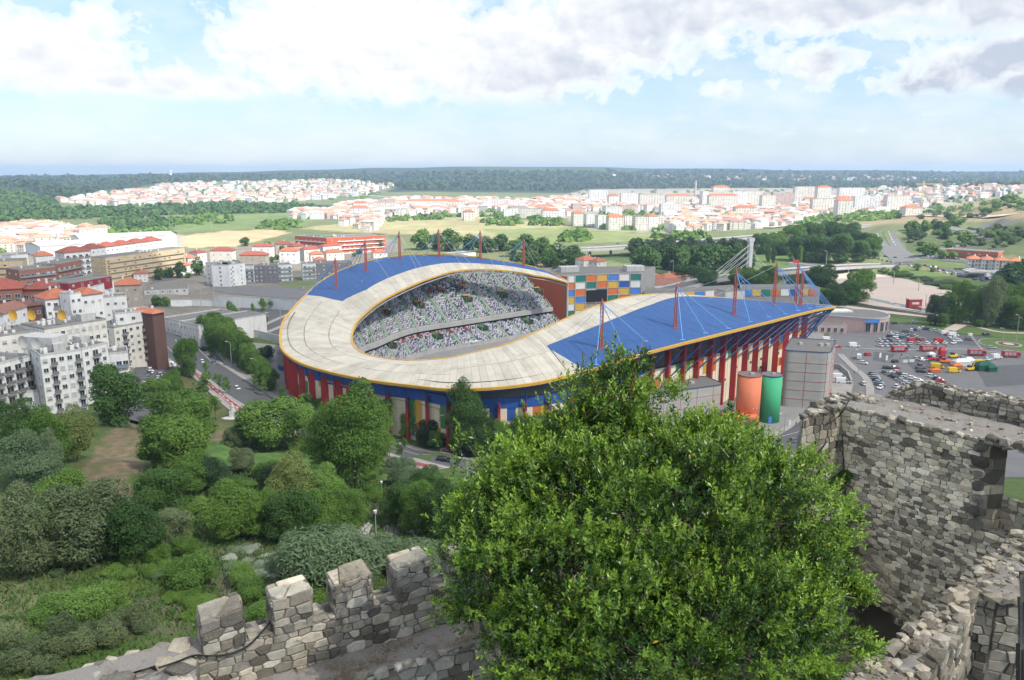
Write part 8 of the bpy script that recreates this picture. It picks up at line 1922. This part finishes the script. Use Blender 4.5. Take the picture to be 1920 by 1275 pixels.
# ------------------------------------------------------------ vehicles and people
CP = {n: material('paint_'+n, c, .35, spec=.6) for n, c in {'white': (.68, .68, .68), 'silver': (.36, .37, .39), 'grey': (.13, .135, .14), 'black': (.014, .014, .016), 'blue': (.03, .06, .17), 'red': (.42, .02, .02), 'maroon': (.12, .012, .02), 'green': (.02, .06, .04), 'yellow': (.70, .46, .02), 'orange': (.75, .17, .03)}.items()}
M_TYRE = material('tyre', (.015, .015, .015), .9); M_HUB = material('hub', (.4, .4, .4), .4, metal=.6); M_LAMPG = material('lamp_glass', (.6, .6, .58), .15); M_RLAMP = material('rear_lamp', (.35, .01, .01), .3)
def loft(secs, y):
    """secs: (x, z_bottom, z_top, halfwidth_bottom, halfwidth_top)"""
    vs = []; fs = []
    for x, z0, z1, wb, wt in secs: vs += [(x, -wb, z0), (x, -wb*1.0, z0+(z1-z0)*.55), (x, -wt, z1), (x, wt, z1), (x, wb, z0+(z1-z0)*.55), (x, wb, z0)]
    n = len(secs)
    for i in range(n-1):
        for k in range(6): fs.append((i*6+k, i*6+(k+1) % 6, (i+1)*6+(k+1) % 6, (i+1)*6+k))
    fs += [tuple(range(5, -1, -1)), tuple((n-1)*6+k for k in range(6))]; return vs, fs
def vehicle_proto(kind):
    L, Wd, wb = {'car': (4.2, 1.74, 2.55), 'estate': (4.6, 1.78, 2.7), 'van': (5.6, 2.0, 3.4), 'truck': (8.0, 2.5, 4.6)}[kind]; a = L/2; w = Wd/2
    if kind in ('car', 'estate'):
        e = .25 if kind == 'estate' else 0
        body = loft([(-a, .38, .62, w*.8, w*.7), (-a+.12, .24, .86, w*.96, w*.86), (-a+.7, .2, .93, w, w*.9), (a-1.3, .2, .92, w, w*.9), (a-.35, .22, .78, w*.97, w*.82), (a, .34, .58, w*.8, w*.7)], 0)
        cab = loft([(-a+.18+.0, .84, .92, w*.86, w*.8), (-a+.62-e, .86, 1.42, w*.88, w*.66), (-.35, .86, 1.47, w*.89, w*.68), (.45, .86, 1.40, w*.89, w*.66), (1.15, .84, .93, w*.88, w*.82)], 0)
        roof_ = loft([(-a+.66-e, 1.405, 1.44, w*.68, w*.64), (-.35, 1.455, 1.49, w*.70, w*.66), (.42, 1.385, 1.425, w*.68, w*.62)], 0)
    elif kind == 'van':
        body = loft([(-a, .3, 2.25, w*.98, w*.86), (-a+.1, .25, 2.35, w, w*.9), (a-1.9, .25, 2.35, w, w*.9), (a-1.35, .25, 2.1, w, w*.86), (a-.7, .25, 1.15, w, w*.86), (a, .3, .85, w*.9, w*.8)], 0)
        cab = loft([(a-1.75, 1.25, 2.0, w*1.012, w*.94), (a-1.35, 1.2, 1.9, w*1.012, w*.90), (a-.74, 1.16, 1.24, w*1.012, w*.9)], 0); roof_ = None
    else:
        body = loft([(-a, .5, 2.9, w, w*.97), (a-2.4, .5, 2.9, w, w*.97), (a-2.39, .5, 2.6, w, w*.94), (a-.5, .5, 2.6, w, w*.9), (a, .45, 1.5, w*.97, w*.9)], 0)
        cab = loft([(a-1.7, 1.5, 2.35, w*1.01, w*.96), (a-.42, 1.5, 2.3, w*1.01, w*.93), (a-.08, 1.5, 1.6, w*.99, w*.92)], 0); roof_ = None
    bm_ = MB().add(*body); 
    if roof_: bm_.add(*roof_)
    if kind == 'truck':
        for k in range(3): bm_.box((-a+1.3+k*1.8, 0, 0), (1.5, Wd+.04, 1.5), z0=1.0, mi=1)
        bm_.box((-a+2.6, 0, 2.98), (4.6, .6, .25), mi=1)
    d = {'body': bm_.mesh('body', [CP['white'], material('shutter_metal', (.45, .45, .46), .4, metal=.5)]), 'glass': MB().add(*cab).mesh('windows', M_GLASS)}
    r = .32 if kind in ('car', 'estate') else .38 if kind == 'van' else .5
    mb = MB(); vs = [(r*math.cos(2*PI*k/12), s, r*math.sin(2*PI*k/12)) for s in (-.1, .1) for k in range(12)]; mb.add(vs, [(k, (k+1) % 12, 12+(k+1) % 12, 12+k) for k in range(12)]+[tuple(range(11, -1, -1)), tuple(range(12, 24))])
    vs = [(r*.55*math.cos(2*PI*k/8), s, r*.55*math.sin(2*PI*k/8)) for s in (-.11, .11) for k in range(8)]; mb.add(vs, [tuple(range(7, -1, -1)), tuple(range(8, 16))], 1); d['wheel'] = mb.mesh('wheel', [M_TYRE, M_HUB])
    d['head'] = MB().box((0, 0, 0), (.12, .36, .14)).mesh('headlight', M_LAMPG); d['tail'] = MB().box((0, 0, 0), (.08, .3, .16)).mesh('tail_light', M_RLAMP); d['geo'] = (a, w, wb, r); return d
VP = {k: vehicle_proto(k) for k in ('car', 'estate', 'van', 'truck')}
def vehicle(kind, p, rz, paint, label, group=None, name=None, cat=None, lights=True):
    d = VP[kind]; a, w, wb, r = d['geo']; T = thing(name or {'car': 'parked_car', 'estate': 'parked_car', 'van': 'van', 'truck': 'fire_engine'}[kind], label, cat or ('car' if kind in ('car', 'estate') else 'van' if kind == 'van' else 'fire engine'), (p[0], p[1], p[2]+.02), rz, group)
    b = link('body', d['body'], T); b.material_slots[0].link = 'OBJECT'; b.material_slots[0].material = CP[paint]; link('windows', d['glass'], T)
    for x in (-wb/2, wb/2):
        for s in (-1, 1): link('wheel', d['wheel'], T).location = (x, s*(w-.08), r)
    if lights:
        for s in (-1, 1): link('headlight', d['head'], T).location = (a-.13, s*w*.66, .66 if kind != 'truck' else .9); link('tail_light', d['tail'], T).location = (-a+.06, s*w*.68, .74)
    return T
rv = random.Random(31)
def gz(px, py): g = gp(px, py); return Vector((g.x, g.y, g.z+.24))
def head(a, b): return math.atan2(b.y-a.y, b.x-a.x)
BAY = MB()
def carrow(p0, p1, where, rot=PI/2, gap=2.65, paints=None, two=False, group=None, kinds=('car', 'car', 'estate'), skip=.06):
    a, b = gz(*p0), gz(*p1); L = (b-a).length; n = max(1, int(L/gap)); rz = head(a, b)+rot; pal = paints or ['white', 'silver', 'silver', 'grey', 'black', 'blue', 'white', 'grey', 'red']
    seq = []
    for i in range(n+1):
        if gap < 3.5: q = a.lerp(b, (i-.5)/max(n, 1)); v = Vector((math.cos(rz), math.sin(rz)))*2.6; w = Vector((-v.y, v.x)).normalized()*.07; BAY.add([(x.x, x.y, h(x.x, x.y)+.245) for x in (q.xy-v-w, q.xy+v-w, q.xy+v+w, q.xy-v+w)], [(0, 1, 2, 3)])
        if rv.random() < skip: continue
        q = a.lerp(b, i/max(n, 1)); seq.append((q, rv.choice(pal)))
    seq.sort(key=lambda s: proj(s[0])[0])
    for i, (q, c) in enumerate(seq):
        k = rv.choice(kinds); vehicle(k, (q.x, q.y, h(q.x, q.y)+.22), rz+rv.uniform(-.05, .05)+(PI if rv.random() < .3 else 0), c, '%s %s, %s from the left %s' % (c, 'van' if k == 'van' else 'car', OR[i], where), group or 'cars '+where, lights=False)
carrow((1638, 650), (1702, 650), 'in the front row by the pavilion', 1.9); carrow((1648, 641), (1680, 640), 'in the row behind the front one', 1.9)
carrow((1668, 632), (1728, 639), 'in the curved middle row', 1.2, 2.7); carrow((1672, 628), (1716, 632), 'just behind the curved middle row', 1.2, 2.7); carrow((1694, 624), (1730, 617), 'in the short diagonal row near the road', .5, 3.4)
carrow((1706, 646), (1788, 645), 'in the front row right of the red vans', .7, 4.2, ['white', 'white', 'silver', 'red', 'white']); carrow((1736, 619), (1776, 627), 'on the far rim of the car park island', .2, 4.0); carrow((1778, 629), (1796, 641), 'on the right rim of the car park island', 1.6, 2.8, ['white', 'silver', 'white', 'red'])
carrow((1656, 698), (1706, 725), 'in the long diagonal row', 1.05, 2.7, ['white', 'silver', 'green', 'grey', 'white', 'silver', 'black']); carrow((1678, 700), (1722, 716), 'in the diagonal row behind the long one', 1.0, 3.6, ['white', 'black', 'white', 'maroon']); carrow((1637, 704), (1650, 724), 'in the short column by the kerb', 1.2, 3.4, ['grey', 'black', 'silver']); carrow((1650, 729), (1712, 725), 'in the nearest row above the castle wall', .6, 5.6, ['grey', 'white', 'white', 'white'])
for k, px, py, rz, c, lab in [('car', 1746, 708, -.5, 'white', 'white car alone on the open asphalt'), ('car', 1757, 713, -.3, 'black', 'black car right of the lone white one'), ('car', 1764, 717, -.3, 'red', 'red car at the end of the lone trio'), ('estate', 1727, 699, -.2, 'black', 'black pickup beside the dark mast'), ('car', 1663, 692, -.1, 'black', 'black car at the head of the diagonal rows'), ('car', 1679, 692, .1, 'red', 'red car next to the black one above the diagonal rows'), ('car', 1627, 667, .4, 'red', 'red car just inside the big asphalt yard'),
    ('van', 1610, 673, 1.2, 'white', 'white box van by the service road kerb'), ('car', 1618, 683, -.6, 'white', 'white car below the box van at the kerb'), ('van', 1601, 651, .1, 'white', 'white minibus near the pink pavilion'), ('car', 1571, 653, .2, 'red', 'red small car behind the grey tower'), ('car', 1561, 652, .2, 'black', 'black car left of the red one behind the grey tower'), ('car', 1618, 722, 1.5, 'white', 'white car driving on the service road'), ('van', 1579, 719, -.15, 'white', 'white van with blue stripe on the ramp, front one'), ('van', 1573, 711, -.15, 'white', 'white van on the ramp, rear one'),
    ('estate', 1849, 629, .1, 'black', 'black car driving near the roundabout'), ('car', 1816, 639, -.5, 'grey', 'grey car entering the roundabout'), ('estate', 1859, 654, -.2, 'silver', 'silver car below the roundabout'), ('car', 1714, 606, 0, 'white', 'white car on the road behind the car park'), ('car', 1852, 676, .2, 'white', 'white car beside the ladder engine'), ('van', 1868, 673, .3, 'white', 'white pickup van between the fire engines'), ('car', 1677, 608, .2, 'black', 'dark motorcar on the road by the promenade'), ('van', 1551, 640, .1, 'white', 'white van behind the top of the grey tower'),
    ('estate', 1720, 675, .2, 'silver', 'silver car among the exhibits'), ('car', 1731, 677, .1, 'white', 'white car beside the silver one among the exhibits'), ('car', 1678, 680, .5, 'black', 'black car near the white notice boards'), ('van', 1710, 642, .3, 'red', 'red van in the front car row'), ('van', 1761, 643, .1, 'red', 'second red van at the right of the front car row'), ('van', 1773, 628, 0, 'white', 'white van on the island rim'), ('van', 1787, 631, 0, 'white', 'second white van on the island rim'),
    ('van', 1757, 691, -.3, 'yellow', 'yellow ambulance van, leftmost of the three'), ('van', 1788, 699, .05, 'yellow', 'yellow ambulance van, nearest of the three'), ('van', 1838, 684, .1, 'yellow', 'yellow ambulance van behind the green tent'), ('truck', 1686, 660, .1, 'red', 'red fire engine left of the yard centre'), ('truck', 1740, 659, .05, 'red', 'red and white fire engine in the middle of the yard'), ('truck', 1895, 670, -.1, 'red', 'red fire engine at the right edge of the yard'), ('truck', 1831, 667, -.15, 'red', 'red ladder fire engine with its long ladder raised')]:
    vehicle(k, gz(px, py), rz, c, lab)
p = gz(1840, 668); q = at(1819, 627, 21); lt = thing('ladder', 'long pale turntable ladder raised steeply from the red fire engine', 'ladder', p)
for s in (-.4, .4): MB().tube([p+Vector((s, 0, 3)), q+Vector((s, 0, 0))], .12, 4).build('rail', M_FRAME, lt)
for k in range(26): v = (p+Vector((0, 0, 3))).lerp(q, k/25); MB().box(v, (.9, .08, .08)).build('rung', M_FRAME, lt)
MB().box(q, (1.6, 1, 1)).build('basket', M_FRAME, lt)
def tent(px, py, w, d, hgt, mat, label, rz=.1):
    g = gz(px, py); T = thing('tent', label, 'tent'); mb = MB().box((0, 0, 0), (w, d, hgt*.6), z0=0); mb.build('walls', mat, T)
    MB().add([(-w/2-.2, -d/2-.2, hgt*.6), (w/2+.2, -d/2-.2, hgt*.6), (w/2+.2, d/2+.2, hgt*.6), (-w/2-.2, d/2+.2, hgt*.6), (-w*.28, 0, hgt), (w*.28, 0, hgt)], [(0, 1, 5, 4), (1, 2, 5), (2, 3, 4, 5), (3, 0, 4), (3, 2, 1, 0)]).build('roof', mat, T); T.location = g; T.rotation_euler = (0, 0, rz)
M_TG = material('tent_green', (.015, .09, .055), .8); tent(1843, 694, 7.5, 5, 4.2, M_TG, 'large dark green tent among the rescue exhibits'); tent(1856, 696, 4, 4, 3.2, M_TG, 'small dark green tent joined to the large one'); tent(1801, 686, 7, 4, 3.4, WM['white'], 'white tent left of the yellow ambulances'); tent(1815, 683, 4, 4, 3.4, WM['white'], 'second white tent beside the digger'); tent(1745, 670, 3, 3, 2.6, WM['white'], 'little white awning in front of the fire engine'); tent(1765, 669, 2.5, 2.5, 5, PM['red'], 'narrow red tower tent in the middle of the yard'); tent(1793, 691, 4, 2.5, 2.4, PM['orange'], 'orange tent behind the nearest ambulance'); tent(1753, 698, 5, 2.2, 1.8, PM['orange'], 'low orange inflatable shelter by the leftmost ambulance')
def machine(px, py, col, label, rz, boom):
    g = gz(px, py); T = thing('digger' if boom else 'rescue_boat', label, 'digger' if boom else 'boat'); pm = CP[col]
    MB().add(*loft([(-2.2, .5, 1.2, .9, .8), (-1.2, .4, 1.5, 1.0, .9), (1.4, .4, 1.5, 1.0, .9), (2.4, .8, 1.5, .3, .25)], 0)).build('hull' if not boom else 'body', pm, T); MB().box((-.6, 0, 1.95), (1.5, 1.5, .9)).build('cab', M_GLASS, T); MB().box((0, 0, .25), (3.8, 1.9, .5)).build('trailer' if not boom else 'tracks', M_TYRE, T)
    if boom: MB().tube([(1.2, 0, 1.6), (2.6, 0, 4.4), (4.2, 0, 2.4)], .18, 5).build('boom', pm, T)
    T.location = g; T.rotation_euler = (0, 0, rz)
machine(1819, 695, 'yellow', 'yellow digger with raised arm beside the green tent', .3, 1); machine(1726, 692, 'grey', 'dark grey mast trailer beside the black pickup', .2, 1); machine(1787, 671, 'yellow', 'small yellow rescue craft by the spectators', .2, 0); machine(1744, 676, 'red', 'red rescue boat on a trailer, left one', .4, 0); machine(1764, 677, 'red', 'red rescue boat on a trailer, middle one', -.3, 0); machine(1771, 681, 'orange', 'orange rescue boat on a trailer, right one', -.2, 0)
for i, (px, py, r, lab) in enumerate([(1650, 673, 1.3, 'tall white notice board, left one'), (1662, 678, 1.3, 'tall white notice board, second one'), (1697, 684, 0, 'wide white notice board, left of the low pair'), (1709, 683, 0, 'wide white notice board, right of the low pair')]):
    g = gz(px, py); T = thing('notice_board', lab, 'notice board'); MB().box((0, 0, 1.6), (1.3 if r else 2.4, .1, 2.4 if r else 1.4)).build('panel', WM['white'], T)
    for s in (-.5, .5): MB().box((s, 0, .5), (.08, .08, 1.0)).build('post', M_POLE, T)
    T.location = g; T.rotation_euler = (0, 0, r*.3)
# roads
for k, px, py, rz, c, lab in [('estate', 836, 849, 0, 'maroon', 'dark red car driving past the stone wall'), ('car', 866, 857, 0, 'black', 'black saloon behind the dark red car'), ('estate', 832, 866, 0, 'black', 'shiny black people carrier on the near lane'), ('car', 445, 731, 1.9, 'white', 'white car driving down the main road'), ('car', 380, 681, 1.9, 'white', 'white car near the trees of the main road'), ('estate', 402, 683, 1.9, 'grey', 'grey car lowest of the dark cluster on the road'), ('car', 396, 671, 1.9, 'black', 'black car in the dark cluster on the road'), ('car', 404, 675, 1.9, 'blue', 'dark blue car in the cluster on the road'), ('car', 381, 656, 1.9, 'black', 'black car farthest up the main road'), ('van', 318, 689, .1, 'white', 'large white van at the end of the parking street'),
    ('car', 1490, 830, .3, 'grey', 'grey car at the foot of the castle wall'), ('car', 286, 515, .1, 'black', 'dark car by the road fork garden'), ('car', 565, 542, 0, 'silver', 'silver car outside the modern blocks')]:
    g = gz(px, py); rr_ = rz
    if 600 < px < 900: i = min(range(len(R1)-1), key=lambda i: (R1[i].xy-g.xy).length); rr_ = head(R1[i], R1[i+1])+(PI if px > 835 and py < 860 else 0)
    elif 370 < px < 460: i = min(range(len(R1)-1), key=lambda i: (R1[i].xy-g.xy).length); rr_ = head(R1[i], R1[i+1])
    vehicle(k, g, rr_, c, lab, name='moving_car' if py > 640 and k != 'van' else None)
carrow((284, 694), (262, 745), 'along the kerb of the side street', .3, 3.2, ['black', 'silver', 'grey', 'white', 'maroon']); carrow((300, 705), (272, 760), 'on the garden side of the side street', .3, 3.4, ['blue', 'silver', 'white'])
carrow((447, 606), (484, 600), 'in the upper row of the back car park', 1.5, 4, ['white', 'silver', 'grey']); carrow((447, 614), (470, 606), 'in the lower row of the back car park', 1.2, 4, ['white', 'silver'])
carrow((1648, 487), (1706, 499), 'queueing at the junction roundabout', .2, 9, skip=.2); carrow((1660, 482), (1700, 486), 'on the far side of the junction', .2, 10, skip=.2); carrow((1735, 499), (1900, 541), 'in the long queue on the river road', .1, 8, skip=.15, kinds=('car', 'estate', 'van')); carrow((1760, 509), (1890, 545), 'parked below the river road', .1, 11, skip=.3); carrow((1740, 482), (1800, 487), 'parked before the store', 1.4, 3.4); carrow((1810, 508), (1850, 518), 'at the filling station', .4, 8)
carrow((1080, 462), (1300, 449), 'crossing the long viaduct', 0, 60, skip=.1)
BAY.build('bay_marking', M_LINE, None, kind='structure')
for q_ in ([(1690, 672), (1760, 668), (1800, 690), (1720, 700)], [(1830, 690), (1920, 684), (1960, 720), (1850, 726)], [(1640, 660), (1680, 664), (1660, 680), (1636, 676)], [(1740, 640), (1770, 634), (1760, 628), (1735, 630)]): sheet('asphalt_patch', G2(q_), M_ASPH, 8, .20)
# people
def person_mesh(walk):
    J = {'pel': (0, 0, .95, .15), 'spi': (0, 0, 1.18, .14), 'che': (0, 0, 1.38, .16), 'nec': (0, 0, 1.52, .06), 'hed': (0, .01, 1.66, .105), 'cro': (0, 0, 1.74, .07), 'lh': (.1, 0, .9, .1), 'lk': (.12, walk*.16, .5, .07), 'lf': (.12, walk*.1-.02, .08, .05), 'lt': (.12, walk*.1+.14, .04, .04), 'rh': (-.1, 0, .9, .1), 'rk': (-.12, -walk*.12, .5, .07), 'rf': (-.12, -walk*.26, .08, .05), 'rt': (-.12, -walk*.26+.15, .04, .04), 'ls': (.2, 0, 1.42, .065), 'le': (.27, -walk*.1, 1.15, .05), 'lw': (.27, walk*.05+.05, .9, .035), 'rs': (-.2, 0, 1.42, .065), 're': (-.27, walk*.1, 1.15, .05), 'rw': (-.27, walk*.2, .92, .035)}
    E_ = [('pel', 'spi'), ('spi', 'che'), ('che', 'nec'), ('nec', 'hed'), ('hed', 'cro'), ('pel', 'lh'), ('lh', 'lk'), ('lk', 'lf'), ('lf', 'lt'), ('pel', 'rh'), ('rh', 'rk'), ('rk', 'rf'), ('rf', 'rt'), ('che', 'ls'), ('ls', 'le'), ('le', 'lw'), ('che', 'rs'), ('rs', 're'), ('re', 'rw')]
    ks = list(J); me = bpy.data.meshes.new('body'); me.from_pydata([J[k][:3] for k in ks], [(ks.index(a), ks.index(b)) for a, b in E_], []); o = bpy.data.objects.new('tmp', me); C.objects.link(o)
    m = o.modifiers.new('s', 'SKIN'); sk = me.skin_vertices[0].data
    for i, k in enumerate(ks): sk[i].radius = (J[k][3], J[k][3]*.85)
    sk[0].use_root = True; s2 = o.modifiers.new('u', 'SUBSURF'); s2.levels = 1; s2.render_levels = 1
    bpy.context.view_layer.update(); out = bpy.data.meshes.new_from_object(o.evaluated_get(bpy.context.evaluated_depsgraph_get())); bpy.data.objects.remove(o)
    out.materials.clear()
    for n_, c in (('skin', (.45, .28, .2)), ('shirt', (.3, .04, .04)), ('trousers', (.03, .035, .06)), ('hair', (.03, .02, .015))): out.materials.append(material(n_, c, .8))
    for f in out.polygons: z = f.center.z; f.material_index = 2 if z < .98 and abs(f.center.x) < .24 else 3 if z > 1.70 else 0 if z > 1.5 or (abs(f.center.x) > .23 and z < 1.1) else 1
    return out
PMS = [person_mesh(.0), person_mesh(.9)]
SH = {'red': PM['red'], 'white': WM['white'], 'dark': M_DARK, 'blue': M_LBLUE, 'yellow': PM['yellow']}
for i, (px, py, c, lab) in enumerate([(1596, 675, 'red', 'person in red at the kerb, left of a pair'), (1600, 676, 'red', 'person in red at the kerb, right of a pair'), (1673, 671, 'dark', 'person in dark clothes behind the black car'), (1687, 675, 'blue', 'person in blue walking across the yard'), (1720, 687, 'dark', 'person in dark clothes by the low boards'), (1723, 686, 'red', 'person in red by the low boards'), (1775, 665, 'dark', 'person in dark clothes right of the central fire engine'), (1779, 664, 'yellow', 'person in a yellow top near the rescue craft'), (1796, 674, 'red', 'person in red watching, left of three'), (1800, 674, 'dark', 'person in dark clothes watching, middle of three'), (1805, 673, 'white', 'person in white watching, right of three'), (1773, 653, 'dark', 'person crossing the lane below the car park island'), (1601, 703, 'dark', 'person in dark clothes walking on the service road'), (1492, 800, 'dark', 'person in dark clothes standing on the plaza'), (1665, 669, 'white', 'person in white beside the first fire engine'), (1812, 676, 'red', 'person in red near the white tents'), (1700, 672, 'white', 'person in white walking in the yard centre'), (1690, 669, 'dark', 'person in dark clothes at the tail of the fire engine')]):
    me = PMS[i % 2]; g = gz(px, py); o = tag(link('person', me), lab, 'person'); o.location = g; o.rotation_euler = (0, 0, rv.uniform(0, 6.28)); o.material_slots[1].link = 'OBJECT'; o.material_slots[1].material = SH[c]
# loose plaza furniture
g = gz(1480, 800); T = thing('info_pillar', 'white information pillar on the plaza near the thin pole', 'pillar'); MB().box((0, 0, 1.1), (.9, .3, 2.2)).build('panel', WM['white'], T); MB().box((0, 0, .1), (1.2, .6, .2)).build('base', M_CONC, T); T.location = g
